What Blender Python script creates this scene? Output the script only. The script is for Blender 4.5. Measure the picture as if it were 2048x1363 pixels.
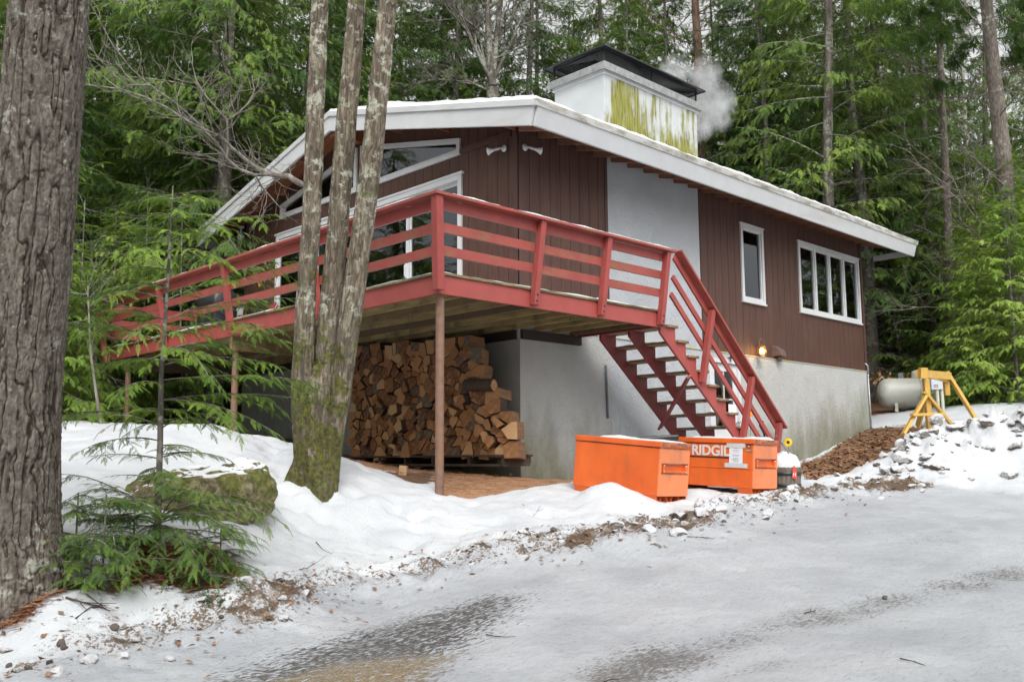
import bpy, bmesh, math, random
import numpy as np
from mathutils import Vector, Matrix
from math import radians, sin, cos, pi

for o in list(bpy.data.objects): bpy.data.objects.remove(o)
SC = bpy.context.scene
COL = SC.collection

# ---------------------------------------------------------------- camera
CAM = np.array([-6.901, -8.356, 0.392])
FPX, CX, CY = 1865.865, 1024.0, 681.5
PITCH, ROLL, YAW = 0.126157542, -0.00584316631, 0.801490564
FW = np.array([cos(YAW)*cos(PITCH), sin(YAW)*cos(PITCH), sin(PITCH)])
_r = np.cross(FW, [0, 0, 1]); _r /= np.linalg.norm(_r); _u = np.cross(_r, FW)
RT = _r*cos(ROLL)+_u*sin(ROLL); UP = -_r*sin(ROLL)+_u*cos(ROLL)
def ray(x, y): return FW+RT*(x-CX)/FPX-UP*(y-CY)/FPX
def at(x, y, D): return CAM+ray(x, y)*D
def onx(x, y, X): q = ray(x, y); return CAM+q*(X-CAM[0])/q[0]
def ony(x, y, Y): q = ray(x, y); return CAM+q*(Y-CAM[1])/q[1]
cam = bpy.data.cameras.new('camera'); cob = bpy.data.objects.new('camera', cam); COL.objects.link(cob)
cam.sensor_width = 36; cam.lens = FPX/2048*36; cam.clip_start = .05; cam.clip_end = 600
M = Matrix.Identity(4)
for i in range(3):
    M[i][0] = RT[i]; M[i][1] = UP[i]; M[i][2] = -FW[i]; M[i][3] = CAM[i]
cob.matrix_world = M
SC.camera = cob

# ---------------------------------------------------------------- sky, sun, exposure
SUN_EL, SUN_AZ = 48.0, 232.0      # azimuth: direction the light comes from, degrees from +X towards +Y
wd = bpy.data.worlds.new("World"); SC.world = wd; wd.use_nodes = True
nt = wd.node_tree; bg = nt.nodes['Background']
sky = nt.nodes.new('ShaderNodeTexSky'); sky.sky_type = 'NISHITA'; sky.sun_disc = False
sky.sun_elevation = radians(SUN_EL); sky.sun_rotation = radians(90-SUN_AZ)
sky.air_density = 1.0; sky.dust_density = 5.0
hs = nt.nodes.new('ShaderNodeHueSaturation'); hs.inputs['Saturation'].default_value = 0.0   # a grey overcast
nt.links.new(sky.outputs[0], hs.inputs['Color']); nt.links.new(hs.outputs[0], bg.inputs[0])
bg.inputs[1].default_value = 0.15
sl = bpy.data.lights.new('sun', 'SUN'); sl.energy = 0.5; sl.angle = radians(25); sl.color = (1, .95, .88)
so = bpy.data.objects.new('sun', sl); COL.objects.link(so)
sd = Vector((cos(radians(SUN_AZ))*cos(radians(SUN_EL)), sin(radians(SUN_AZ))*cos(radians(SUN_EL)), sin(radians(SUN_EL))))
so.rotation_euler = sd.to_track_quat('Z', 'Y').to_euler()
SC.view_settings.view_transform = 'Standard'; SC.view_settings.look = 'None'
SC.view_settings.exposure = 0.80; SC.view_settings.gamma = 1
SC.cycles.max_bounces = 7; SC.cycles.diffuse_bounces = 3; SC.cycles.transparent_max_bounces = 8
SC.cycles.glossy_bounces = 3; SC.cycles.transmission_bounces = 5; SC.cycles.volume_bounces = 1
SC.cycles.use_denoising = True; SC.cycles.use_adaptive_sampling = True; SC.cycles.adaptive_threshold = 0.02
SC.cycles.caustics_reflective = False; SC.cycles.caustics_refractive = False

# ---------------------------------------------------------------- helpers
def tag(o, label=None, cat=None, group=None, kind=None):
    if label: o['label'] = label
    if cat: o['category'] = cat
    if group: o['group'] = group
    if kind: o['kind'] = kind
    return o
def empty(name, loc=(0, 0, 0), rz=0, parent=None):
    o = bpy.data.objects.new(name, None); COL.objects.link(o); o.location = loc; o.rotation_euler = (0, 0, rz)
    o.empty_display_size = .1
    if parent: o.parent = parent
    return o
def mesh_np(name, V, F, mats, parent=None, smooth=False, fmat=None, link=True):
    """V (n,3) array, F (m,k) array with constant k -> object"""
    V = np.asarray(V, np.float32).reshape(-1, 3); F = np.asarray(F, np.int32); k = F.shape[1]
    me = bpy.data.meshes.new(name)
    me.vertices.add(len(V)); me.vertices.foreach_set('co', V.ravel())
    me.loops.add(F.size); me.loops.foreach_set('vertex_index', F.ravel())
    me.polygons.add(len(F)); me.polygons.foreach_set('loop_start', np.arange(0, F.size, k, dtype=np.int32))
    me.polygons.foreach_set('loop_total', np.full(len(F), k, np.int32))
    if smooth: me.polygons.foreach_set('use_smooth', np.ones(len(F), bool))
    for m in (mats if isinstance(mats, (list, tuple)) else [mats]): me.materials.append(m)
    if fmat is not None: me.polygons.foreach_set('material_index', np.asarray(fmat, np.int32))
    me.update(calc_edges=True); me.validate()
    if not link: return me
    o = bpy.data.objects.new(name, me); COL.objects.link(o)
    if parent: o.parent = parent
    return o
class MB:
    """collects solids and links them as ONE mesh object"""
    def __init__(s): s.v = []; s.f = []; s.m = []; s.sm = []
    def poly(s, vs, fs, m=0, smooth=False):
        b = len(s.v); s.v += [tuple(float(c) for c in p) for p in vs]
        for f in fs: s.f.append([b+i for i in f]); s.m.append(m); s.sm.append(smooth)
        return s
    def box(s, a, b, m=0):
        x0, y0, z0 = [min(a[i], b[i]) for i in range(3)]; x1, y1, z1 = [max(a[i], b[i]) for i in range(3)]
        return s.poly([(x0,y0,z0),(x1,y0,z0),(x1,y1,z0),(x0,y1,z0),(x0,y0,z1),(x1,y0,z1),(x1,y1,z1),(x0,y1,z1)],
                      [(0,3,2,1),(4,5,6,7),(0,1,5,4),(1,2,6,5),(2,3,7,6),(3,0,4,7)], m)
    def hexa(s, p, m=0):   # 8 points, bottom loop then top loop
        return s.poly(p, [(0,3,2,1),(4,5,6,7),(0,1,5,4),(1,2,6,5),(2,3,7,6),(3,0,4,7)], m)
    def beam(s, a, b, w, h, up=(0, 0, 1), m=0):
        """board from a to b; h along up-ish, w sideways; centred"""
        a = Vector(a); b = Vector(b); d = (b-a).normalized(); up = Vector(up)
        sd_ = d.cross(up).normalized(); u2 = sd_.cross(d).normalized()
        q = [sd_*(sx*w/2)+u2*(sz*h/2) for sx, sz in ((-1,-1),(1,-1),(1,1),(-1,1))]
        return s.poly([a+c for c in q]+[b+c for c in q], [(0,3,2,1),(4,5,6,7),(0,1,5,4),(1,2,6,5),(2,3,7,6),(3,0,4,7)], m)
    def prism(s, pts, off, m=0):  # planar polygon extruded by vector off
        n = len(pts); off = Vector(off); P = [Vector(p) for p in pts]
        return s.poly(P+[p+off for p in P], [list(range(n))[::-1], list(range(n, 2*n))]+[(i, (i+1) % n, n+(i+1) % n, n+i) for i in range(n)], m)
    def tube(s, pts, rad, n=8, m=0, cap=True, smooth=True):
        P = [Vector(p) for p in pts]; R = rad if isinstance(rad, (list, tuple)) else [rad]*len(P)
        vs = []; ref = None
        for i, p in enumerate(P):
            d = (P[min(i+1, len(P)-1)]-P[max(i-1, 0)]).normalized()
            if ref is None: ref = d.orthogonal().normalized()
            ref = (ref-d*ref.dot(d)).normalized(); t = d.cross(ref)
            vs += [p+(ref*cos(2*pi*k/n)+t*sin(2*pi*k/n))*R[i] for k in range(n)]
        fs = [(i*n+k, i*n+(k+1) % n, (i+1)*n+(k+1) % n, (i+1)*n+k) for i in range(len(P)-1) for k in range(n)]
        s.poly(vs, fs, m, smooth)
        if cap:
            b = len(s.v)-len(vs)
            s.f.append([b+k for k in range(n)][::-1]); s.m.append(m); s.sm.append(False)
            e = b+(len(P)-1)*n; s.f.append([e+k for k in range(n)]); s.m.append(m); s.sm.append(False)
        return s
    def lathe(s, prof, c, n=24, m=0, axis=(0, 0, 1)):
        ax = Vector(axis).normalized(); a = ax.orthogonal().normalized(); b_ = ax.cross(a); c = Vector(c)
        vs = [c+ax*h+(a*cos(2*pi*k/n)+b_*sin(2*pi*k/n))*r for r, h in prof for k in range(n)]
        fs = [(i*n+k, i*n+(k+1) % n, (i+1)*n+(k+1) % n, (i+1)*n+k) for i in range(len(prof)-1) for k in range(n)]
        return s.poly(vs, fs, m, True)
    def build(s, name, mats, parent=None, bevel=0, link=True):
        me = bpy.data.meshes.new(name); me.from_pydata(s.v, [], s.f)
        for m in (mats if isinstance(mats, (list, tuple)) else [mats]): me.materials.append(m)
        me.polygons.foreach_set('material_index', s.m); me.polygons.foreach_set('use_smooth', s.sm)
        me.update(); me.validate()
        o = bpy.data.objects.new(name, me); COL.objects.link(o)
        if parent: o.parent = parent
        if bevel:
            bv = o.modifiers.new('bevel', 'BEVEL'); bv.width = bevel; bv.segments = 2; bv.limit_method = 'ANGLE'; bv.angle_limit = radians(40)
        return o
# vector noise
def _h(ix, iy, iz, seed):
    n = (ix*374761393+iy*668265263+iz*2147483647+seed*1274126177) & 0xffffffff
    n = ((n ^ (n >> 13))*1274126177) & 0xffffffff
    n = ((n ^ (n >> 15))*2246822519) & 0xffffffff
    return ((n ^ (n >> 16)) & 0xffffff)/float(0xffffff)
def vnoise(x, y, z=None, seed=0):
    x = np.asarray(x, float); y = np.asarray(y, float); z = np.zeros_like(x) if z is None else np.asarray(z, float)
    ix, iy, iz = [np.floor(t).astype(np.int64) for t in (x, y, z)]; fx, fy, fz = x-ix, y-iy, z-iz
    sx, sy, sz = [t*t*(3-2*t) for t in (fx, fy, fz)]
    r = 0
    for a in (0, 1):
        for b in (0, 1):
            for c in (0, 1):
                w = (sx if a else 1-sx)*(sy if b else 1-sy)*(sz if c else 1-sz)
                r = r+w*_h(ix+a, iy+b, iz+c, seed)
    return r*2-1
def fbm(x, y, z=None, oct=4, seed=0, gain=.5):
    r = 0; a = 1; f = 1; t = 0
    for i in range(oct):
        r = r+a*vnoise(np.asarray(x)*f, np.asarray(y)*f, None if z is None else np.asarray(z)*f, seed+i*17); t += a; a *= gain; f *= 2.03
    return r/t
def sstep(a, b, x): t = np.clip((x-a)/(b-a), 0, 1); return t*t*(3-2*t)

# ---------------------------------------------------------------- materials
def mat(name):
    m = bpy.data.materials.new(name); m.use_nodes = True
    return m, m.node_tree, m.node_tree.nodes['Principled BSDF']
def N(nt, t, **kw):
    n = nt.nodes.new(t)
    for k, v in kw.items():
        if k in n.inputs: n.inputs[k].default_value = v
        else: setattr(n, k, v)
    return n
def ramp(nt, fac, stops, interp='LINEAR'):
    r = nt.nodes.new('ShaderNodeValToRGB'); r.color_ramp.interpolation = interp
    while len(r.color_ramp.elements) < len(stops): r.color_ramp.elements.new(.5)
    for e, (p, c) in zip(r.color_ramp.elements, stops):
        e.position = p; e.color = tuple(c)+(1,) if len(c) == 3 else c
    if fac is not None: nt.links.new(fac, r.inputs[0])
    return r
def g(v): return (v, v, v)
def mixc(nt, fac, a, b, typ='MIX'):
    m = nt.nodes.new('ShaderNodeMix'); m.data_type = 'RGBA'; m.blend_type = typ
    for s, v in ((0, fac), (6, a), (7, b)):
        if hasattr(v, 'is_linked') or hasattr(v, 'links'): nt.links.new(v, m.inputs[s])
        elif isinstance(v, (int, float)): m.inputs[s].default_value = v
        else: m.inputs[s].default_value = tuple(v)+(1,)
    return m.outputs[2]
def coords(nt, scale=(1, 1, 1), rot=(0, 0, 0), kind='Object'):
    t = nt.nodes.new('ShaderNodeTexCoord'); mp = nt.nodes.new('ShaderNodeMapping')
    mp.inputs['Scale'].default_value = scale; mp.inputs['Rotation'].default_value = rot
    nt.links.new(t.outputs[kind], mp.inputs[0]); return mp.outputs[0]
def noise(nt, vec, scale=5, detail=4, rough=.55, dist=0):
    n = N(nt, 'ShaderNodeTexNoise', Scale=scale, Detail=detail, Roughness=rough, Distortion=dist)
    nt.links.new(vec, n.inputs['Vector']); return n.outputs['Fac']
def bump(nt, b, h, strength=.3, dist=.01, prev=None):
    n = N(nt, 'ShaderNodeBump', Strength=strength, Distance=dist); nt.links.new(h, n.inputs['Height'])
    if prev: nt.links.new(prev, n.inputs['Normal'])
    nt.links.new(n.outputs[0], b.inputs['Normal']); return n.outputs[0]
def mul(nt, a, b, op='MULTIPLY'):
    n = nt.nodes.new('ShaderNodeMath'); n.operation = op
    for i, v in enumerate((a, b)):
        if hasattr(v, 'links'): nt.links.new(v, n.inputs[i])
        else: n.inputs[i].default_value = v
    return n.outputs[0]
def simple(name, col, rough=.6, var=.15, scale=8, bmp=.15, stretch=(1, 1, 1), metal=0, dist=.004, dirt=None, dirt_lo=.55, dirt_hi=.75, dscale=1.5, dstretch=(1, 1, 1), kind='Object'):
    m, nt, b = mat(name); v = coords(nt, stretch, kind=kind)
    n1 = noise(nt, v, scale, 5); lo = tuple(c*(1-var) for c in col); hi = tuple(min(1, c*(1+var)) for c in col)
    c = ramp(nt, n1, [(.3, lo), (.7, hi)]).outputs[0]
    if dirt:
        v2 = coords(nt, dstretch, kind=kind); n2 = noise(nt, v2, dscale, 6, .65)
        f = ramp(nt, n2, [(dirt_lo, g(0)), (dirt_hi, g(1))]).outputs[0]; c = mixc(nt, f, c, dirt)
    nt.links.new(c, b.inputs['Base Color']); b.inputs['Roughness'].default_value = rough; b.inputs['Metallic'].default_value = metal
    if bmp:
        n3 = noise(nt, v, scale*4, 4); bump(nt, b, n3, bmp, dist)
    return m
MT = {}
MT['siding'] = simple('brown_siding', (.077, .035, .025), .62, .22, 3, .5, (6, 6, .5), dirt=(.10, .053, .04), dirt_lo=.5, dirt_hi=.8, dscale=1.2, dist=.003)
MT['trimbrown'] = simple('brown_trim', (.074, .035, .029), .55, .12, 5, .2)
MT['white'] = simple('white_paint', (.58, .59, .60), .45, .05, 3, .1, (1, 1, 1), dirt=(.42, .40, .34), dirt_lo=.6, dirt_hi=.85, dscale=2.5, dstretch=(.4, .4, 2))
MT['fascia'] = simple('fascia_paint', (.51, .52, .53), .5, .05, 3, .12, dirt=(.38, .36, .31), dirt_lo=.56, dirt_hi=.82, dscale=1.3, dstretch=(.25, .25, 2.5))
MT['oldwhite'] = simple('stained_trim', (.5, .5, .47), .6, .12, 5, .15, dirt=(.17, .14, .1), dirt_lo=.45, dirt_hi=.7, dscale=4, dstretch=(.6, 1, 2))
MT['red'] = simple('red_paint', (.32, .062, .054), .5, .12, 4, .25, (1, 1, 1), dirt=(.22, .085, .045), dirt_lo=.56, dirt_hi=.78, dscale=3, dstretch=(1.2, 1.2, 3))
MT['redrail'] = simple('weathered_red_paint', (.30, .062, .050), .55, .15, 4, .3, dirt=(.21, .12, .06), dirt_lo=.5, dirt_hi=.72, dscale=3.5, dstretch=(1, 1, 3))
MT['darkred'] = simple('stair_red_paint', (.20, .03, .03), .5, .18, 4, .25, dirt=(.1, .07, .02), dirt_lo=.56, dirt_hi=.8, dscale=2.2, dstretch=(1, 1, 1))
MT['rafter'] = simple('rafter_wood', (.27, .125, .075), .7, .2, 6, .3)
MT['soffit'] = simple('stained_soffit', (.20, .07, .028), .6, .25, 3, .2, (3, .6, 1))
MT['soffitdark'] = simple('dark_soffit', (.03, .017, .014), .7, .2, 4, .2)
MT['joist'] = simple('treated_joist', (.34, .25, .09), .75, .3, 3, .4, (5, .6, 5), dirt=(.085, .075, .03), dirt_lo=.46, dirt_hi=.72, dscale=1.6, dstretch=(1, 1.6, .5))
m_j, nt, b = mat('treated_joist'); v = coords(nt, (5, .6, 5)); oi = nt.nodes.new('ShaderNodeObjectInfo'); n1 = noise(nt, v, 3, 5, .6); n2 = noise(nt, coords(nt, (1, 1.3, .5)), 2.4, 5, .6)
c = ramp(nt, oi.outputs['Random'], [(0, (.10, .06, .035)), (.35, (.16, .10, .045)), (.6, (.30, .22, .09)), (1, (.42, .32, .13))]).outputs[0]
c = mixc(nt, ramp(nt, n1, [(.35, g(.6)), (.65, g(0))]).outputs[0], c, (.09, .06, .035)); c = mixc(nt, ramp(nt, n2, [(.52, g(0)), (.68, g(.75))]).outputs[0], c, (.06, .055, .025))
nt.links.new(c, b.inputs['Base Color']); b.inputs['Roughness'].default_value = .8; bump(nt, b, n1, .4, .005); MT['joist'] = m_j
MT['deckboard'] = simple('treated_board', (.24, .19, .08), .75, .3, 4, .4, (.6, 5, 5), dirt=(.08, .07, .03), dirt_lo=.42, dirt_hi=.6, dscale=1.5, dstretch=(1, 1, 1))
MT['steelpost'] = simple('rusty_post', (.19, .11, .075), .65, .2, 12, .3, dirt=(.26, .12, .06), dirt_lo=.45, dirt_hi=.7, dscale=2, dstretch=(1, 1, .6))
MT['snow'] = simple('snow_layer', (.66, .675, .69), .55, .03, 6, .5, dist=.02)
MT['black'] = simple('black_metal', (.02, .021, .024), .4, .2, 8, .1)
MT['galv'] = simple('flashing_metal', (.42, .43, .43), .38, .25, 9, .5, metal=.7, dist=.02)
MT['glass'] = None
def m_stucco(name, base, algae, patch=True):
    m, nt, b = mat(name); v = coords(nt, kind='Object')
    n1 = noise(nt, v, 1.6, 6, .6); c = ramp(nt, n1, [(.3, tuple(x*.9 for x in base)), (.7, tuple(min(1, x*1.06) for x in base))]).outputs[0]
    if algae:
        # growth rises from the ground: its own height mask, broken by noise
        geo = nt.nodes.new('ShaderNodeNewGeometry'); sp = nt.nodes.new('ShaderNodeSeparateXYZ'); nt.links.new(geo.outputs['Position'], sp.inputs[0])
        # local ground height of the wall foot: z0 = .16 until x=10, then climbing
        gx = N(nt, 'ShaderNodeMapRange'); gx.inputs['From Min'].default_value = 10; gx.inputs['From Max'].default_value = 14.5; gx.inputs['To Min'].default_value = 0; gx.inputs['To Max'].default_value = .9
        nt.links.new(sp.outputs[0], gx.inputs[0]); h = mul(nt, sp.outputs[2], gx.outputs[0], 'SUBTRACT')
        v2 = coords(nt, (1, 1, .35)); n2 = noise(nt, v2, 2.6, 6, .62); h2 = mul(nt, h, mul(nt, n2, 2.2), 'SUBTRACT')
        f = ramp(nt, h2, [(.0, g(.75)), (.28, g(0))]); hh = nt.nodes.new('ShaderNodeMapRange'); hh.inputs['From Min'].default_value = -1.4; hh.inputs['From Max'].default_value = 1.6
        nt.links.new(h2, hh.inputs[0]); nt.links.new(hh.outputs[0], f.inputs[0]); f.color_ramp.elements[0].position = .12; f.color_ramp.elements[1].position = .5
        c = mixc(nt, f.outputs[0], c, algae)
    nt.links.new(c, b.inputs['Base Color']); b.inputs['Roughness'].default_value = .85
    vv = N(nt, 'ShaderNodeTexNoise', Scale=3.5, Detail=2, Distortion=2.5); nt.links.new(v, vv.inputs[0])
    rr = ramp(nt, vv.outputs[0], [(.44, g(0)), (.5, g(1)), (.53, g(.3))]).outputs[0]
    p = bump(nt, b, rr, .6, .012); bump(nt, b, noise(nt, v, 45, 4), .5, .004, p)
    return m
MT['stucco'] = m_stucco('panel_stucco', (.40, .42, .44), None)
MT['foundation'] = m_stucco('foundation_stucco', (.41, .415, .405), (.115, .115, .045))
# chimney: white stucco with the yellow-green growth running down one face
m, nt, b = mat('chimney_stucco'); v = coords(nt)
n1 = noise(nt, v, 2, 5); c = ramp(nt, n1, [(.3, (.42, .44, .44)), (.7, (.50, .52, .53))]).outputs[0]
geo = nt.nodes.new('ShaderNodeNewGeometry'); sp = nt.nodes.new('ShaderNodeSeparateXYZ'); nt.links.new(geo.outputs['Position'], sp.inputs[0])
v2 = coords(nt, (5, 1.0, .45)); n2 = noise(nt, v2, 2.0, 7, .72, .3)
px_ = nt.nodes.new('ShaderNodeFloatCurve'); mr = N(nt, 'ShaderNodeMapRange'); mr.inputs['From Min'].default_value = 5.05; mr.inputs['From Max'].default_value = 7.84; nt.links.new(sp.outputs[0], mr.inputs[0])
cv = px_.mapping.curves[0]
for i, (x_, y_) in enumerate([(0, .10), (.05, .2), (.15, .78), (.27, .70), (.38, .46), (.5, .50), (.66, .33), (.8, .50), (.92, .55), (1, .3)]):
    if i < 2: cv.points[i].location = (x_, y_)
    else: cv.points.new(x_, y_)
px_.mapping.update(); nt.links.new(mul(nt, mr.outputs[0], mul(nt, mul(nt, noise(nt, coords(nt, (1, 1, .5)), 3.5, 5, .7), .5, 'SUBTRACT'), .22), 'ADD'), px_.inputs['Value'])
zf = N(nt, 'ShaderNodeMapRange'); zf.inputs['From Min'].default_value = 7.1; zf.inputs['From Max'].default_value = 6.2; nt.links.new(sp.outputs[2], zf.inputs[0])
near = mul(nt, mul(nt, sp.outputs[0], 5.06, 'GREATER_THAN'), 1.0)
s1 = mul(nt, mul(nt, px_.outputs[0], .33), mul(nt, zf.outputs[0], .14), 'ADD')
n5 = noise(nt, coords(nt, (2.2, 1, 1.3)), 1.6, 4, .6)
f = ramp(nt, mul(nt, mul(nt, mul(nt, mul(nt, n2, .75), mul(nt, n5, .45), 'ADD'), s1, 'ADD'), near), [(.765, g(0)), (.90, g(.95))]).outputs[0]
ac = ramp(nt, noise(nt, v2, 6, 4), [(.35, (.085, .085, .008)), (.55, (.23, .225, .018)), (.75, (.26, .22, .12))]).outputs[0]
c = mixc(nt, f, c, ac); nt.links.new(c, b.inputs['Base Color']); b.inputs['Roughness'].default_value = .85
bump(nt, b, noise(nt, v, 30, 4), .35, .004); MT['chimney'] = m
# window glass: dark, see-through a little, mirrors the trees
m, nt, b = mat('window_glass'); out = nt.nodes['Material Output']
tr = N(nt, 'ShaderNodeBsdfTransparent'); tr.inputs[0].default_value = (.8, .84, .84, 1)
gl = N(nt, 'ShaderNodeBsdfGlossy', Roughness=.015); gl.inputs[0].default_value = (.9, .95, 1, 1)
fr = N(nt, 'ShaderNodeFresnel', IOR=1.6); mx = nt.nodes.new('ShaderNodeMixShader')
v = coords(nt, (1, 1, 1)); bp = N(nt, 'ShaderNodeBump', Strength=.04, Distance=.05); nt.links.new(noise(nt, v, 1.2, 2), bp.inputs['Height']); nt.links.new(bp.outputs[0], gl.inputs['Normal'])
add = mul(nt, fr.outputs[0], .04, 'ADD'); nt.links.new(add, mx.inputs[0]); nt.links.new(tr.outputs[0], mx.inputs[1]); nt.links.new(gl.outputs[0], mx.inputs[2]); nt.links.new(mx.outputs[0], out.inputs[0])
MT['glass'] = m

# ================================================================ GROUND
_cp = []
def cpx(x, y, D): p = at(x, y, D); _cp.append(p)
for t in [(0,1363,5.0),(250,1363,5.1),(500,1363,5.2),(1024,1363,5.2),(1500,1363,5.1),(2048,1363,4.95),(1024,1185,7.1),(1400,1095,8.4),(1700,1020,10.2),(2048,992,11.4),(1300,1200,6.9),(1700,1180,7.15),(2048,1150,7.5),
          (890,990,10.67),(700,1080,8.9),(520,1200,7.2),(250,1270,6.2),(0,1300,5.7),(60,1195,5.85),(640,965,9.85),(1000,1050,9.4),(1180,1040,9.6),(1311,1018,10.2),(1158,985,10.95),(1519,998,11.2),(1384,985,11.8),(1430,1030,10.0),
          (1600,985,12.0),(1640,975,12.6),(1700,945,15.2),(1800,880,17.0),(1760,905,16.8),(1880,862,17.3),(1960,845,18),(2048,808,21),(1930,812,22),(1740,835,24.5),(1820,823,24.5),(1980,795,26),
          (500,874,11.6),(400,857,10.9),(240,868,12),(150,895,9.8),(120,965,8.1),(300,1010,8.1),(480,1050,8.3),(315,1090,7.0),(180,1185,6.25),(420,1160,6.7),(560,1060,8.6),(600,990,9.5),(560,905,10.7),(1850,935,13.5),(2048,905,13.5),(1750,965,12.6)]: cpx(*t)
for p in [(0,0,0),(2.94,1.64,.16),(5,1.64,.15),(8,1.64,.14),(10.96,1.64,.24),(12.7,1.64,.66),(14.48,1.64,1.1),(2.3,1.3,.2),(2.1,3,.27),(2.2,5.2,.42),(2.94,7.5,.75),(2.94,9.9,1.0),(0,9.32,1.05),(0,5.18,.8),(6.5,-.2,.1),(8,.3,.12),(1.2,.8,.1),
          (-2,14,1.05),(-8,14,1.1),(5,16,1.5),(14,14,1.9),(19,8,1.9),(0,25,1.7),(10,30,2.5),(25,20,2.9),(30,5,2.9),(30,-10,2.7),(-15,25,1.4),(40,40,3.6),(0,50,2.6),(-30,40,1.6),(50,10,3.6),(45,-20,3.2),
          (-9,-12,-1.6),(-2,-14,-1.5),(-14,-6,-1.5),(8,-14,-.5),(16,-9,.6),(-25,0,-1.0),(-12,2,-.25),(0,-30,-2),(30,-30,1.5),(-40,-20,-2),(-40,20,0)]:
    _cp.append(np.array(p, float))
_cp = np.array(_cp); _n = len(_cp)
def _phi(r2): return .5*r2*np.log(r2+1e-9)
_A = np.zeros((_n+3, _n+3)); _d2 = ((_cp[:, None, :2]-_cp[None, :, :2])**2).sum(-1)
_A[:_n, :_n] = _phi(_d2)+np.eye(_n)*.06; _A[:_n, _n] = 1; _A[:_n, _n+1:] = _cp[:, :2]; _A[_n, :_n] = 1; _A[_n+1:, :_n] = _cp[:, :2].T
_w = np.linalg.solve(_A, np.r_[_cp[:, 2], 0, 0, 0])
def H0(x, y):
    x = np.atleast_1d(np.asarray(x, float)); y = np.atleast_1d(np.asarray(y, float)); sh = x.shape; x = x.ravel(); y = y.ravel(); out = np.empty(len(x))
    for i in range(0, len(x), 20000):
        X = x[i:i+20000]; Y = y[i:i+20000]; d2 = (X[:, None]-_cp[None, :, 0])**2+(Y[:, None]-_cp[None, :, 1])**2
        out[i:i+20000] = _phi(d2)@_w[:_n]+_w[_n]+_w[_n+1]*X+_w[_n+2]*Y
    r = np.hypot(x-5, y-5); far = sstep(45, 80, r); out = out*(1-far)+3.2*far
    return out.reshape(sh)
def gp(x, y):   # ground point seen at a pixel
    q = ray(x, y); t = np.arange(3.5, 60, .1); P = CAM+q*t[:, None]; z = H0(P[:, 0], P[:, 1]); k = np.argmax(P[:, 2] <= z)
    a, b = t[k-1], t[k]
    for _ in range(12):
        c = (a+b)/2; P = CAM+q*c
        if P[2] <= H0(P[0], P[1])[0]: b = c
        else: a = c
    return CAM+q*b
def pdist(x, y, line):   # distance to polyline and position along it
    d = np.full(x.shape, 1e9); s = np.zeros(x.shape); acc = 0
    for a, b in zip(line[:-1], line[1:]):
        L = math.hypot(b[0]-a[0], b[1]-a[1]); t = np.clip(((x-a[0])*(b[0]-a[0])+(y-a[1])*(b[1]-a[1]))/(L*L), 0, 1)
        dd = np.hypot(x-a[0]-t*(b[0]-a[0]), y-a[1]-t*(b[1]-a[1])); m_ = dd < d; d = np.where(m_, dd, d); s = np.where(m_, acc+t*L, s); acc += L
    return d, s
def inside(x, y, poly, soft=.25):   # signed softness: 1 inside -> 0 outside
    c = np.zeros(x.shape, bool)
    for a, b in zip(poly, poly[1:]+poly[:1]):
        c ^= ((a[1] > y) != (b[1] > y)) & (x < (b[0]-a[0])*(y-a[1])/(b[1]-a[1]+1e-12)+a[0])
    d, _ = pdist(x, y, poly+poly[:1])
    return sstep(-soft, soft, np.where(c, d, -d))
P2 = lambda L: [tuple(gp(*q)[:2]) for q in L]
BERM = P2([(-60,1378),(150,1322),(330,1275),(480,1238),(620,1198),(780,1165),(930,1130),(1040,1100),(1150,1090),(1290,1075),(1400,1045),(1520,1020),(1620,998),(1720,985),(1800,975)])
HEAP = P2([(1720,968),(1800,950),(1880,932),(1960,920),(2048,908),(2160,900)])
TRACK = P2([(1250,1345),(1330,1312),(1420,1285),(1600,1240),(1800,1190),(2048,1145)])
TRACK2 = P2([(1250,1400),(1480,1335),(1700,1280),(1900,1235),(2100,1195)]); TRACK3 = P2([(820,1300),(1100,1235),(1400,1165),(1700,1095),(2048,1050)])
GRAV = P2([(300,1400),(430,1335),(620,1275),(800,1225),(960,1185),(1090,1180),(1050,1230),(960,1300),(860,1400)])
GRIT = P2([(330,1420),(480,1358),(650,1315),(850,1290),(980,1290),(900,1350),(760,1420)])
SAW = P2([(700,925),(860,940),(880,985),(940,993),(1060,975),(1165,965),(1190,950),(1040,945),(1020,915),(760,895)])
LITTER = P2([(1590,932),(1620,962),(1690,952),(1740,925),(1790,895),(1815,870),(1850,850),(1735,852)])
NEED1 = P2([(-20,1250),(0,1195),(110,1165),(200,1165),(240,1140),(280,1095),(430,1098),(470,1150),(440,1195),(380,1190),(300,1160),(240,1175),(90,1190),(60,1240)])
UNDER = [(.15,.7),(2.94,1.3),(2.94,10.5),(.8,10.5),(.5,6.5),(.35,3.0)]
FOOT = P2([(520,870),(545,960),(560,1020),(590,1060),(610,1090)])
BUMP = P2([(1205, 1004), (1262, 1012)])
DENT = [gp(*q)[:2] for q in [(835,1035),(795,1020),(815,1095),(840,1060),(1085,1030),(700,990),(560,940),(575,985),(600,1020),(640,1040),(560,1010),(610,1060),(585,1040),(548,905),(655,1005)]]
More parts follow.
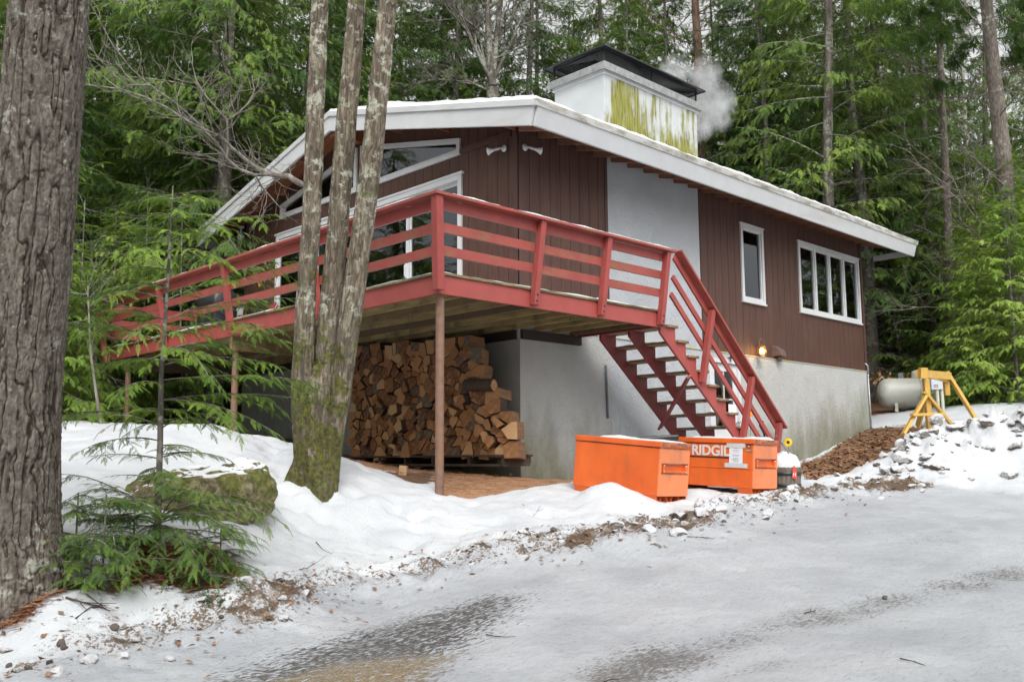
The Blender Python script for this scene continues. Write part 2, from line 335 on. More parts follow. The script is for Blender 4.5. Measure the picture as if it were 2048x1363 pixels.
def Hd(x, y):
    z = H0(x, y); d, s = pdist(x, y, BERM); hd, hs_ = pdist(x, y, HEAP)
    # everything below acts on the land in front of the house only
    road = sstep(.1, .9, d)*((x-y) > 0)
    side = np.zeros(x.shape)
    lump = fbm(x*1.1, y*1.1, oct=3, seed=5)*.07+fbm(x*4, y*4, oct=3, seed=9)*.03-.03*sstep(.25, .6, fbm(x*3.2, y*3.2, oct=2, seed=19))
    cres = np.exp(-(d/.38)**2)*(.07+.05*fbm(x*2.5, y*2.5, oct=2, seed=21)+.11*np.maximum(0, fbm(x*6, y*6, oct=3, seed=33))+.07*np.maximum(0, fbm(x*15, y*15, oct=2, seed=34)))*sstep(-.5, 1.5, s)
    hp = np.exp(-(hd/.75)**2)*(.58+.34*fbm(x*1.6, y*1.6, oct=3, seed=41)+.36*np.maximum(-.2, fbm(x*4.5, y*4.5, oct=4, seed=43)))*sstep(0, 2.2, hs_)
    rough = sstep(.9, .1, hd-.2)*0
    k = np.zeros(x.shape)
    for (a, b) in DENT: k = k-.10*np.exp(-(((x-a)**2+(y-b)**2)/.012))+.02*np.exp(-(((x-a)**2+(y-b)**2)/.05))
    for (a, b), h_, w_ in (((BUMP[0]), .15, .10), ((BUMP[1]), .10, .08)): k = k+h_*np.exp(-((x-a)**2+(y-b)**2)/w_)
    fd, fs = pdist(x, y, FOOT); k = k-.05*np.exp(-(fd/.3)**2)*np.maximum(0, fbm(x*5, y*5, oct=2, seed=77)+.15)*2
    return z, d, hd, lump, cres, hp, k
fx0 = np.array([FW[0], FW[1]])/np.hypot(FW[0], FW[1]); rx0 = np.array([RT[0], RT[1]])/np.hypot(RT[0], RT[1])
def grow(a, b, step, end, f=1.13):
    L = list(np.arange(a, b, step)); s_ = step
    while L[-1] < end: s_ *= f; L.append(L[-1]+s_)
    return np.array(L)
_D = np.concatenate([-grow(-3.0, -2.9, .1, 60, 1.25)[::-1], np.arange(3.2, 12.5, .042), grow(12.5, 20, .08, 170, 1.1)])
_D = np.unique(np.round(_D, 4)); _D = _D[(_D > -60)]
_L = grow(0, 7.5, .042, 170, 1.14); _L = np.concatenate([-_L[:0:-1], _L])
LL, DD = np.meshgrid(_L, _D); GX = CAM[0]+DD*fx0[0]+LL*rx0[0]; GY = CAM[1]+DD*fx0[1]+LL*rx0[1]
# road side of the berm line
def roadside(x, y):   # +1 on the road side
    d, s = pdist(x, y, BERM); B = BERM+[tuple(HEAP[-1])]
    poly = [tuple(p) for p in BERM]+P2([(1860, 972), (1960, 980), (2100, 995), (2300, 1010)])+[(30, -14), (30, -60), (-60, -60), (-60, -14)]
    return inside(x, y, poly, .12)
z, dB, dH, lump, cres, hp, k = Hd(GX, GY)
RS = roadside(GX, GY)
gravm = inside(GX, GY, GRAV, .45); gritm = inside(GX, GY, GRIT, .35); sawm = inside(GX, GY, SAW, .22); litm = inside(GX, GY, LITTER, .25); ndm = inside(GX, GY, NEED1, .12); undm = inside(GX, GY, UNDER, .3)
tr_, ts_ = pdist(GX, GY, TRACK); trm = np.exp(-(tr_/.5)**2)*np.clip(.85+.5*fbm(GX*1.3, GY*1.3, oct=3, seed=88), 0, 1.15)
t2, _ = pdist(GX, GY, TRACK2); t3, _ = pdist(GX, GY, TRACK3); pat = np.clip(.5+1.5*fbm(GX*.9, GY*.9, oct=3, seed=98), 0, 1); trm = np.maximum(trm, np.maximum(.85*np.exp(-(t2/.28)**2), .78*np.exp(-(t3/.45)**2))*(.55+.45*pat))
rr_ = np.hypot(GX-CAM[0], GY-CAM[1]); forest = sstep(0, 3, GX+GY-17.5)*sstep(-1, 2, GY-1.2)+sstep(10.6, 13.5, GY)
forest = np.clip(forest+sstep(24, 27, GX), 0, 1)
bare = np.clip(sawm+litm+undm+ndm, 0, 1)
GZ = z+lump*(1-.78*RS)*(1-.6*bare)+fbm(GX*9, GY*9, oct=2, seed=3)*.009-RS*(.018*np.exp(-(tr_/.22)**2)+.014*np.exp(-(t2/.2)**2)+.012*np.exp(-(t3/.25)**2))+RS*.010*fbm(GX*3, GY*3, oct=3, seed=71)+cres+hp*(1+.0*RS)+np.exp(-(dH/.8)**2)*.10*np.maximum(0, fbm(GX*9, GY*9, oct=3, seed=45))+k*(1-bare)-.045*bare*(1-forest)+.03*(1-RS)*(1-bare)
_me = None
nr, nc = LL.shape; idx = np.arange(nr*nc).reshape(nr, nc)
F = np.stack([idx[:-1, :-1], idx[:-1, 1:], idx[1:, 1:], idx[1:, :-1]], -1).reshape(-1, 4)
m, nt, b = mat('snowy_ground'); v = coords(nt)
def attr(nm): a = nt.nodes.new('ShaderNodeAttribute'); a.attribute_name = nm; s_ = nt.nodes.new('ShaderNodeSeparateColor'); nt.links.new(a.outputs['Color'], s_.inputs[0]); return s_.outputs
A1 = attr('zone_a'); A2 = attr('zone_b'); A3 = attr('zone_c')
nL = noise(nt, v, 1.3, 6, .6); nM = noise(nt, v, 7, 5, .65); nF = noise(nt, v, 42, 4, .7); nFF = noise(nt, v, 130, 3, .7)
vs_ = coords(nt, (1, 1, 1), (0, 0, radians(-28))); vst = nt.nodes.new('ShaderNodeMapping'); vst.inputs['Scale'].default_value = (11, 34, 10); vst.inputs['Rotation'].default_value = (0, 0, radians(28)); nt.links.new(v, vst.inputs[0])
nS = noise(nt, vst.outputs[0], 1.6, 5, .7)
snow = ramp(nt, nL, [(.35, (.48, .50, .525)), (.65, (.58, .595, .61))]).outputs[0]
rc = ramp(nt, nL, [(.3, (.325, .34, .365)), (.7, (.455, .47, .49))]).outputs[0]   # packed, icy road snow
c = mixc(nt, A1[0], snow, rc)
# faint grit worked into the packed snow
f = ramp(nt, mul(nt, nS, mul(nt, A1[0], .1), 'ADD'), [(.64, g(0)), (.76, g(.6))]).outputs[0]; c = mixc(nt, f, c, (.22, .22, .22))
c = mixc(nt, ramp(nt, nFF, [(.645, g(0)), (.70, g(.7))]).outputs[0], c, (.17, .16, .15))
# tracks + gravel showing through
def layer(c, msk, nz, thr, w, col, gain=1.0):
    s_ = mul(nt, mul(nt, msk, gain), nz, 'ADD'); return mixc(nt, ramp(nt, s_, [(thr-w, g(0)), (thr+w, g(1))]).outputs[0], c, col)
c = layer(c, A1[1], nL, .86, .14, (.33, .34, .355), .34)
c = layer(c, A1[1], mul(nt, mul(nt, nS, .6), mul(nt, nF, .4), 'ADD'), .915, .06, (.13, .128, .122), .43)      # track
asph = ramp(nt, nF, [(.35, (.035, .035, .036)), (.6, (.10, .095, .09)), (.7, (.22, .2, .18))]).outputs[0]
c = layer(c, A1[2], nS, .80, .05, asph, .36)
tan = ramp(nt, nFF, [(.35, (.05, .045, .04)), (.5, (.2, .15, .09)), (.66, (.42, .33, .2))]).outputs[0]
c = layer(c, A2[0], nS, .88, .05, tan, .45)
# soil and leaf bits thrown into the plough ridge
soil = ramp(nt, nF, [(.35, (.05, .032, .022)), (.6, (.13, .085, .05)), (.75, (.3, .24, .17))]).outputs[0]
c = layer(c, A2[1], mul(nt, mul(nt, nM, .35), mul(nt, nF, .65), 'ADD'), .78, .025, soil, .36)
c = layer(c, A2[1], mul(nt, mul(nt, nL, .6), mul(nt, nF, .4), 'ADD'), .99, .08, (.47, .43, .38), .40)
c = layer(c, A2[1], mul(nt, mul(nt, nL, .35), mul(nt, nM, .65), 'ADD'), .82, .03, soil, .31)
sd_ = ramp(nt, mul(nt, mul(nt, nF, .55), mul(nt, nM, .45), 'ADD'), [(.36, (.09, .045, .025)), (.48, (.30, .15, .075)), (.62, (.48, .29, .17))]).outputs[0]
c = layer(c, A2[2], nM, .95, .05, sd_, .95)
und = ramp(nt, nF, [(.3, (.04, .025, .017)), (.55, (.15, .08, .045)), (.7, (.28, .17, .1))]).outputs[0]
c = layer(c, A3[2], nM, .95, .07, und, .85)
lit = ramp(nt, mul(nt, mul(nt, nF, .6), mul(nt, nL, .4), 'ADD'), [(.36, (.07, .04, .022)), (.5, (.20, .11, .055)), (.64, (.34, .21, .12))]).outputs[0]
c = layer(c, A3[0], nM, .95, .05, lit, .95)
nd = ramp(nt, nF, [(.3, (.06, .03, .018)), (.5, (.2, .09, .045)), (.7, (.36, .19, .1))]).outputs[0]
c = layer(c, A3[1], nM, .9, .06, nd, .85)
nt.links.new(c, b.inputs['Base Color']); rg = mul(nt, A1[0], -.25); nt.links.new(mul(nt, rg, .68, 'ADD'), b.inputs['Roughness'])
p_ = bump(nt, b, nM, .45, .035); p_ = bump(nt, b, nS, .35, .012, p_); p_ = bump(nt, b, nF, .6, .014, p_); bump(nt, b, nFF, .35, .004, p_)
MT['ground'] = m
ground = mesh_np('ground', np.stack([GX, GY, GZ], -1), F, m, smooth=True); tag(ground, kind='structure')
def setattr_rgb(o, nm, a, b_, c_):
    at_ = o.data.color_attributes.new(nm, 'FLOAT_COLOR', 'POINT'); arr = np.stack([a, b_, c_, np.ones_like(a)], -1).astype(np.float32)
    at_.data.foreach_set('color', arr.ravel())
berm_d = np.exp(-(dB/.42)**2)*(.78+.5*np.clip(fbm(GX*1.6, GY*1.6, oct=3, seed=61)+.2, 0, 1))*(.82+.18*np.clip(2*fbm(GX*6, GY*6, oct=2, seed=62)+.5, 0, 1))
steep = np.clip(hp-.15, 0, 1)*np.clip(fbm(GX*3, GY*3, oct=2, seed=63)+.35, 0, 1)*1.1+np.exp(-((dH-.75)/.28)**2)*RS*(GX > 2)*.5
setattr_rgb(ground, 'zone_a', RS, trm*RS, gravm*RS)
setattr_rgb(ground, 'zone_b', gritm*RS, np.clip(berm_d+steep, 0, 1.3), sawm)
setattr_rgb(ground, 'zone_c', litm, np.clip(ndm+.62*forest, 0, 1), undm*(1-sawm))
# exact height lookup on the finished sheet
def HZ(x, y):
    x = float(x); y = float(y); dx, dy = x-CAM[0], y-CAM[1]; D = dx*fx0[0]+dy*fx0[1]; L = dx*rx0[0]+dy*rx0[1]
    i = int(np.clip(np.searchsorted(_D, D)-1, 0, nr-2)); j = int(np.clip(np.searchsorted(_L, L)-1, 0, nc-2))
    a = (D-_D[i])/(_D[i+1]-_D[i]); b_ = (L-_L[j])/(_L[j+1]-_L[j])
    return float((1-a)*((1-b_)*GZ[i, j]+b_*GZ[i, j+1])+a*((1-b_)*GZ[i+1, j]+b_*GZ[i+1, j+1]))
def G(x, y): p = gp(x, y); p[2] = HZ(p[0], p[1]); return p

# ================================================================ HOUSE
GXW, SYW, YB, XE = 2.94, 1.64, 10.2, 14.48      # gable wall plane, side wall plane, back, far end
RID, RZ, SL = 5.93, 6.81, .246
def rtop(y): return RZ-SL*abs(y-RID)
house = empty('house', (GXW, SYW, .1))
tag(house, 'brown wooden cabin on a pale stucco basement with a low white-edged gable roof', 'house')
ORG = Vector((GXW, SYW, .1))
def hp_(o, par=None):   # parent a world-space mesh to the house empty
    o.parent = par or house; o.matrix_parent_inverse = Matrix.Translation(-ORG); return o
def wall(mb, P, y0, y1, zb, zt, holes, pitch, th, m=0, gap=.009):
    """P(a,z,t) maps along, height, outward thickness to a point. holes: (a0,a1,zlo(a),zhi(a))"""
    cuts = {y0, y1}
    k = 1
    while y0+k*pitch < y1-.03: cuts.add(y0+k*pitch); k += 1
    grooves = sorted(cuts); extra = {c for h in holes for c in h[:2]}
    if y0 < RID < y1: extra.add(RID)
    for a, b_ in zip(grooves[:-1], grooves[1:]):
        a_, bb = a+gap/2, b_-gap/2; xs = sorted({a_, bb}|{e for e in extra if a_+.004 < e < bb-.004})
        for u, v_ in zip(xs[:-1], xs[1:]):
            mid = (u+v_)/2; hs_ = sorted([h for h in holes if h[0] <= mid <= h[1]], key=lambda h: h[2](mid))
            lo = lambda t: zb
            for h in hs_+[None]:
                hi = h[2] if h else zt
                mb.hexa([P(u, lo(u), 0), P(v_, lo(v_), 0), P(v_, lo(v_), th), P(u, lo(u), th), P(u, hi(u), 0), P(v_, hi(v_), 0), P(v_, hi(v_), th), P(u, hi(u), th)], m)
                if h: lo = h[3]
Pg = lambda a, z, t: (GXW+.035-t, a, z)
Ps = lambda a, z, t: (a, SYW+.035-t, z)
cst = lambda c: (lambda t: c)
tt = lambda y: 6.30-.205*abs(y-5.93)       # top edge line of the gable lights
gh = [(3.04, 8.83, cst(2.5), cst(5.0)), (3.07, 5.80, cst(5.49), lambda y: tt(y)-.07), (6.06, 8.70, cst(5.49), lambda y: tt(y)-.07)]
mb = MB(); wall(mb, Pg, SYW, YB, 2.42, lambda y: rtop(y)-.12, gh, .235, .035)
hp_(mb.build('gable_siding', MT['siding']))
mb = MB(); wall(mb, lambda a, z, t: (GXW+.08-t, a, z), SYW+.03, YB, 2.42, lambda y: rtop(y)-.13, gh, 50, .04, gap=0)
sh = [(9.23, 9.96, cst(3.57), cst(5.02)), (11.51, 14.25, cst(3.59), cst(5.02))]
wall(mb, lambda a, z, t: (a, SYW+.08-t, z), GXW+.09, XE-.02, 2.42, lambda y: rtop(SYW)-.12, sh+[(5.1, 7.7, cst(2.3), cst(6))], 50, .04, gap=0)
mb.box((XE-.06, SYW+.09, 2.42), (XE, YB, 5.45)); mb.box((GXW+.09, YB-.05, 1), (XE-.07, YB, 5.4))
mb.prism([(XE-.06, SYW+.09, 5.46), (XE-.06, YB, 5.46), (XE-.06, RID, rtop(RID)-.13)], (.06, 0, 0))
hp_(mb.build('wall_frame', MT['trimbrown']))
# side siding is broken by the stucco chimney panel
mb = MB()
wall(mb, Ps, GXW+.002, 5.02, 2.42, lambda y: rtop(SYW)-.12, [], .235, .035); hp_(mb.build('side_siding', MT['siding'])); mb = MB(); wall(mb, Ps, 7.78, XE, 2.42, lambda y: rtop(SYW)-.12, sh, .235, .035)
hp_(mb.build('side_siding', MT['siding']))
def cb(*bx):
    mb = MB()
    for b_ in bx: mb.box(*b_)
    hp_(mb.build('corner_board', MT['trimbrown']))
cb(((GXW-.02, SYW-.022, 2.43), (GXW+.0, SYW+.10, 5.6)), ((GXW-.02, SYW-.024, 2.43), (GXW+.09, SYW-.001, 5.58)))
cb(((4.99, SYW-.012, 2.5), (5.06, SYW+.05, 5.58))); cb(((XE-.005, SYW-.02, 2.43), (XE+.02, SYW+.1, 5.5)), ((XE-.08, SYW-.021, 2.43), (XE-.004, SYW-.001, 5.5))); cb(((GXW-.022, YB-.09, 2.43), (GXW-.001, YB+.02, 5.7)))
mb = MB(); mb.beam((GXW-.02, 3.0, 5.47), (GXW-.02, 1.78, 5.46), .04, .09)

hp_(mb.build('trim_board', MT['trimbrown']))

mb = MB(); mb.box((5.06, SYW-.01, .1), (7.74, SYW+.5, 5.62)); hp_(mb.build('stucco_panel', MT['stucco']))
# foundation: gable side, long side; white door opening at x 7.95-8.95
DX0, DX1, DZ1 = 7.98, 8.92, 2.2
mb = MB()
mb.box((GXW-.01, SYW-.015, -.6), (5.06, SYW+.2, 2.40)); mb.box((7.74, SYW-.015, -.6), (DX0, SYW+.2, 2.40)); mb.box((DX1, SYW-.015, -.6), (XE+.01, SYW+.2, 2.40)); mb.box((DX0, SYW-.015, DZ1), (DX1, SYW+.2, 2.40))
mb.box((5.06, SYW-.012, -.6), (7.74, SYW+.2, .10))
mb.box((GXW-.012, SYW+.2, -.6), (GXW+.2, YB, 2.40)); mb.box((XE-.2, SYW+.2, -.6), (XE+.008, YB, 2.40)); mb.box((GXW+.2, YB-.2, -.6), (XE-.2, YB+.01, 2.40))
hp_(mb.build('foundation', MT['foundation']))
mb = MB(); mb.box((GXW-.03, SYW-.03, 2.402), (XE+.03, SYW-.0, 2.418)); mb.box((GXW-.03, SYW, 2.402), (GXW, YB, 2.417))
m_ledge = simple('flashing_yellow', (.45, .45, .38), .5, .1, 4, .1, dirt=(.48, .43, .08), dirt_lo=.52, dirt_hi=.6, dscale=2, dstretch=(1, 1, 1))
hp_(mb.build('flashing_strip', m_ledge))
# interior: floor, ceiling, partitions
m_int = simple('interior_wall', (.42, .4, .36), .8, .05, 2, 0); m_intd = simple('interior_floor', (.07, .045, .03), .5, .2, 3, 0)
mb = MB(); mb.box((GXW+.1, SYW+.1, 2.5), (XE-.1, YB-.1, 2.56), 1); mb.box((8.2, SYW+.1, 2.56), (8.26, YB-.1, 5.4), 0)
for s_ in (-1, 1):
    y0 = SYW+.1 if s_ < 0 else YB-.06
    mb.hexa([(GXW+.1, RID, RZ-.30), (8.2, RID, RZ-.30), (8.2, y0, rtop(y0)-.26), (GXW+.1, y0, rtop(y0)-.26), (GXW+.1, RID, RZ-.28), (8.2, RID, RZ-.28), (8.2, y0, rtop(y0)-.24), (GXW+.1, y0, rtop(y0)-.24)], 2)
mb.box((8.27, SYW+.1, 5.15), (XE-.1, YB-.1, 5.19), 2)
hp_(mb.build('interior', [m_int, m_intd, simple('interior_ceiling', (.5, .5, .48), .8, .03, 2, 0)]))
# ---- roof
roof = empty('roof', tuple(ORG)); roof.parent = house; roof.location = (0, 0, 0)
def rp(o): o.parent = roof; o.matrix_parent_inverse = Matrix.Translation(-ORG); return o
RX0, RX1, EY0, EY1 = 2.30, 15.22, .62, 11.24
mb = MB()
for e, s_ in ((EY0, -1), (EY1, 1)):
    a = [(RX0, RID, RZ-.10), (RX1, RID, RZ-.10), (RX1, e, rtop(e)-.10), (RX0, e, rtop(e)-.10)]
    mb.hexa(a+[(x, y, z+.085) for x, y, z in a], 0)
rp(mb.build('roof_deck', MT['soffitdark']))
mb = MB()    # stained boards under the gable overhang
for e in (EY0+.1, EY1-.1):
    a = [(RX0+.01, RID, RZ-.125), (GXW-.0, RID, RZ-.125), (GXW-.0, e, rtop(e)-.125), (RX0+.01, e, rtop(e)-.125)]
    mb.hexa(a+[(x, y, z+.022) for x, y, z in a], 0)
mb.box((RX0+.03, RID-.09, RZ-.46), (GXW, RID+.09, RZ-.13)); 
for y in (SYW+.05, 3.3, 4.6, 7.25, 8.55, 9.9):
    mb.hexa([(RX0+.03, y-.03, rtop(y-.03)-.28), (GXW, y-.03, rtop(y-.03)-.28), (GXW, y+.03, rtop(y+.03)-.28), (RX0+.03, y+.03, rtop(y+.03)-.28),
             (RX0+.03, y-.03, rtop(y-.03)-.13), (GXW, y-.03, rtop(y-.03)-.13), (GXW, y+.03, rtop(y+.03)-.13), (RX0+.03, y+.03, rtop(y+.03)-.13)])
rp(mb.build('gable_soffit', MT['soffit']))
def fascia_rake(e):
    mb = MB(); x0, x1 = RX0-.045, RX0
    sq = .085*(1 if e < RID else -1)
    mb.prism([(x0, RID, RZ-.075), (x0, e, rtop(e)-.075), (x0, e+sq, rtop(e)-.365), (x0, RID, RZ-.375)], (x1-x0, 0, 0))
    x0 -= .028
    mb.prism([(x0, RID, RZ+.0), (x0, e-.03*(1 if e < RID else -1), rtop(e)-.008), (x0, e-.01*(1 if e < RID else -1), rtop(e)-.098), (x0, RID, RZ-.10)], (x1-x0, 0, 0))
    return mb
rp(fascia_rake(EY0).build('rake_fascia', MT['fascia'], bevel=.004)); rp(fascia_rake(EY1).build('rake_fascia', MT['fascia'], bevel=.004))
mb = MB(); e = EY0
mb.prism([(RX0, e-.045, rtop(e)-.075), (RX0, e-.002, rtop(e)-.075), (RX0, e+.083, rtop(e)-.365), (RX0, e+.04, rtop(e)-.365)], (RX1-RX0, 0, 0))
mb.prism([(RX0-.07, e-.078, rtop(e)-.004), (RX0-.07, e-.004, rtop(e)+.002), (RX0-.07, e+.02, rtop(e)-.098), (RX0-.07, e-.052, rtop(e)-.103)], (RX1-RX0+.1, 0, 0), 1)
rp(mb.build('eave_fascia', [MT['fascia'], MT['oldwhite']], bevel=.004))
mb = MB(); e = EY1
mb.prism([(RX0, e+.045, rtop(e)-.075), (RX0, e+.002, rtop(e)-.075), (RX0, e-.083, rtop(e)-.365), (RX0, e-.04, rtop(e)-.365)], (RX1-RX0, 0, 0))
rp(mb.build('eave_fascia', MT['fascia'])); mb = MB(); mb.box((RX1-.04, EY0+.12, rtop(EY0)-.33), (RX1, SYW, rtop(EY0)-.20)); rp(mb.build('end_trim', MT['fascia']))
# rafters under the side overhang, each a board of its own
def rafter_mesh():
    mb = MB(); a, b_ = EY0+.06, SYW+.06
    mb.prism([(0, a+.03, rtop(a)-.29), (0, b_, rtop(b_)-.29), (0, b_, rtop(b_)-.10), (0, a, rtop(a)-.10)], (.042, 0, 0)); return mb
r0 = rp(rafter_mesh().build('rafter', MT['rafter'])); xs = np.arange(GXW-.02, XE+.45, .45)
for i, x in enumerate(xs):
    o = r0 if i == 0 else r0.copy()
    if i: COL.objects.link(o); o.parent = roof; o.matrix_parent_inverse = Matrix.Translation(-ORG)
    o.location.x = x
# roof snow: lumpy sheet
def snow_sheet(name, x0, x1, y0, y1, nx, ny, zf, hf, tap=.05):
    X, Y = np.meshgrid(np.linspace(x0, x1, nx), np.linspace(y0, y1, ny)); Z0 = zf(X, Y); h = hf(X, Y)
    ed = np.minimum(np.minimum(X-x0, x1-X)/tap, np.minimum(Y-y0, y1-Y)/tap); h = h*np.clip(ed, 0, 1)**.5
    V = np.concatenate([np.stack([X, Y, Z0+np.maximum(h, .0)], -1).reshape(-1, 3), np.stack([X, Y, Z0-.004+0*h], -1).reshape(-1, 3)])
    i = np.arange(nx*ny).reshape(ny, nx); F = np.stack([i[:-1, :-1], i[:-1, 1:], i[1:, 1:], i[1:, :-1]], -1).reshape(-1, 4)
    keep = (h.ravel()[F].max(1) > .001); F = F[keep]
    return mesh_np(name, V[:nx*ny], F, MT['snow'], smooth=True)
_rt = lambda X, Y: RZ-SL*np.abs(Y-RID)-.012
def hroof(X, Y):
    h = .055+.03*fbm(X*1.2, Y*1.2, oct=3, seed=3)+.07*np.exp(-((Y-3.9)/.9)**2-((X-2.5)/.4)**2)+.02*fbm(X*5, Y*5, oct=2, seed=4)
    h = h*np.where((Y > 6.3), 0.0, 1)*sstep(14.9, 13.0, X+fbm(X*2, Y*2, seed=8)*.6)
    return h
rp(snow_sheet('roof_snow', RX0-.065, RX1-.02, EY0-.07, 6.35, 330, 150, lambda X, Y: _rt(X, Y)+.006, lambda X, Y: np.maximum(hroof(X, Y), .0)+.004, .02))
m_sh = simple('roof_shingle', (.09, .085, .08), .9, .2, 9, .5, dirt=(.3, .12, .05), dirt_lo=.5, dirt_hi=.7, dscale=6)
mb = MB()
for e in (EY0-.0, EY1+.0):
    a = [(RX0-.05, RID, RZ-.014), (RX1, RID, RZ-.014), (RX1, e, rtop(e)-.014), (RX0-.05, e, rtop(e)-.014)]
    mb.hexa(a+[(x, y, z+.008) for x, y, z in a], 0)
rp(mb.build('shingles', m_sh))
# ---- chimney (through the roof, above the stucco panel)
CX0, CX1, CY0, CY1, CZ = 5.06, 7.84, 1.66, 2.84, 7.2
chim = empty('chimney', (0, 0, 0)); chim.parent = house
def cp_(o): o.parent = chim; o.matrix_parent_inverse = Matrix.Translation(-ORG); return o
mb = MB(); mb.box((CX0, CY0, 5.3), (CX1, CY1, CZ-.05)); cp_(mb.build('chimney_stack', MT['chimney'], bevel=.012))
mb = MB(); s_ = .09
mb.box((CX0-s_, CY0-s_, CZ-.115), (CX1+s_, CY0-s_+.02, CZ+.02)); mb.box((CX0-s_, CY1+s_-.02, CZ-.115), (CX1+s_, CY1+s_, CZ+.02))
mb.box((CX0-s_-.002, CY0-s_+.02, CZ-.113), (CX0-s_+.02, CY1+s_-.02, CZ+.018)); mb.box((CX1+s_-.02, CY0-s_+.02, CZ-.113), (CX1+s_+.002, CY1+s_-.02, CZ+.018))
mb.box((CX0-s_+.02, CY0-s_+.02, CZ-.02), (CX1+s_-.02, CY1+s_-.02, CZ+.012))
for a_, b_ in (((CX0-.03, CY0-.03), (CX1+.03, CY0)), ((CX0-.03, CY1), (CX1+.03, CY1+.03)), ((CX0-.03, CY0), (CX0, CY1)), ((CX1, CY0), (CX1+.03, CY1))): mb.box((*a_, CZ-.16), (*b_, CZ-.05), 1)
cp_(mb.build('chimney_flashing', [MT['galv'], MT['white']]))
mb = MB(); HH = .30; hx0, hx1, hy0, hy1 = CX0-.0, CX1-.02, CY0+.0, CY1-.0
for x in (hx0, (hx0+hx1)/2, hx1):
    for y in (hy0, hy1): mb.box((x-.012, y-.012, CZ+.012), (x+.012, y+.012, CZ+HH))
for y in (hy0, hy1): mb.box((hx0, y-.008, CZ+.014), (hx1, y+.008, CZ+.035)); mb.box((hx0, y-.008, CZ+HH-.03), (hx1, y+.008, CZ+HH-.004))
for x in (hx0, hx1): mb.box((x-.009, hy0, CZ+.015), (x+.009, hy1, CZ+.034)); mb.box((x-.009, hy0, CZ+HH-.031), (x+.009, hy1, CZ+HH-.003))
# crossed braces of the baffle plates inside
mb.beam((hx0+.1, hy0+.15, CZ+.03), (hx1-.1, hy1-.15, CZ+HH-.03), .02, .06); mb.beam((hx0+.1, hy1-.15, CZ+.03), (hx1-.1, hy0+.15, CZ+HH-.03), .02, .06)
cp_(mb.build('cage_frame', MT['black']))
mb = MB()   # expanded-metal mesh: diagonal wires
def mesh_wall(p, du, L):
    du = Vector(du); n = int(L/.052)
    for i in range(-8, n+1):
        for d in (1, -1):
            a = i*.052; b2 = a+HH*.62*1
            lo, hi = max(a, 0), min(b2, L)
            if hi <= lo: continue
            z0 = (lo-a)/(b2-a)*HH; z1 = (hi-a)/(b2-a)*HH
            if d < 0: z0, z1 = HH-z0, HH-z1
            mb.tube([Vector(p)+du*lo+Vector((0, 0, z0)), Vector(p)+du*hi+Vector((0, 0, z1))], .0022, 3, cap=False)
mesh_wall((hx0, hy0, CZ+.01), (1, 0, 0), hx1-hx0); mesh_wall((hx0, hy0, CZ+.01), (0, 1, 0), hy1-hy0); mesh_wall((hx1, hy0, CZ+.01), (0, 1, 0), hy1-hy0); mesh_wall((hx0, hy1, CZ+.01), (1, 0, 0), hx1-hx0)
cp_(mb.build('cage_mesh', MT['black']))
mb = MB(); q = .14   # hood: low hipped sheet-metal roof, thin
zb = CZ+HH; cx_, cy_ = (hx0+hx1)/2, (hy0+hy1)/2
b4 = [(hx0-q, hy0-q), (hx1+q, hy0-q), (hx1+q, hy1+q), (hx0-q, hy1+q)]
for th, mm in ((0, 0), (.012, 1)):
    R0, R1 = (hx0+.5, cy_, zb+.12+th), (hx1-.5, cy_, zb+.12+th); B = [(x, y, zb-.02+th) for x, y in b4]
    mb.poly([*B, R0, R1], [(0, 1, 5, 4), (2, 3, 4, 5), (1, 2, 5), (3, 0, 4)], mm)
for i in range(4):
    a_, b_ = b4[i], b4[(i+1) % 4]; mb.poly([(a_[0], a_[1], zb-.035), (b_[0], b_[1], zb-.035), (b_[0], b_[1], zb-.008), (a_[0], a_[1], zb-.008)], [(0, 1, 2, 3)], 2)
cp_(mb.build('hood', [MT['black'], MT['galv'], MT['black']]))
# ---- windows: each its own part with frame, mullions and panes beneath
m_curt = simple('blue_curtain', (.62, .72, .88), .8, .06, 2, .2, (8, 8, .3)); m_blind = simple('window_blind', (.45, .45, .38), .8, .05, 2, .1)
m_in = simple('dark_room', (.02, .022, .022), .8, .1, 3, 0)
def win_side(x0, x1, z0, z1, mull, name='window'):
    w = MB(); t = .075; y0, y1 = SYW-.035, SYW+.05
    w.box((x0, y0, z0), (x0+t, y1, z1)); w.box((x1-t, y0, z0), (x1, y1, z1)); w.box((x0+t, y0+.002, z1-t), (x1-t, y1, z1)); w.box((x0+t, y0+.002, z0), (x1-t, y1, z0+t*.9))
    w.box((x0-.03, y0-.012, z1), (x1+.03, y1-.04, z1+.03)); w.box((x0-.02, y0-.02, z0-.035), (x1+.02, y1-.04, z0-.001))
    wo = hp_(w.build(name, MT['white'], bevel=.004))
    ed = [x0+t]+list(mull)+[x1-t]
    mm = MB()
    for x in mull: mm.box((x-.035, y0+.012, z0+t*.9), (x+.035, y1-.01, z1-t))
    for i, (a, b_) in enumerate(zip(ed[:-1], ed[1:])):   # sash
        a2 = a+(.035 if i else 0); b2 = b_-(.035 if i < len(ed)-2 else 0); s_ = .032; za, zb_ = z0+t*.9, z1-t; ya, yb = y0+.03, y1-.015
        mm.box((a2, ya, za), (a2+s_, yb, zb_)); mm.box((b2-s_, ya, za), (b2, yb, zb_)); mm.box((a2+s_, ya+.001, za), (b2-s_, yb, za+s_)); mm.box((a2+s_, ya+.001, zb_-s_), (b2-s_, yb, zb_))
    o = mm.build('mullion', MT['white']); o.parent = wo; 
    gl_ = MB(); gl_.box((x0+t, SYW+.028, z0+t*.9), (x1-t, SYW+.032, z1-t)); o2 = gl_.build('pane', MT['glass']); o2.parent = wo
    for o in (o, o2): o.parent = wo
    return wo
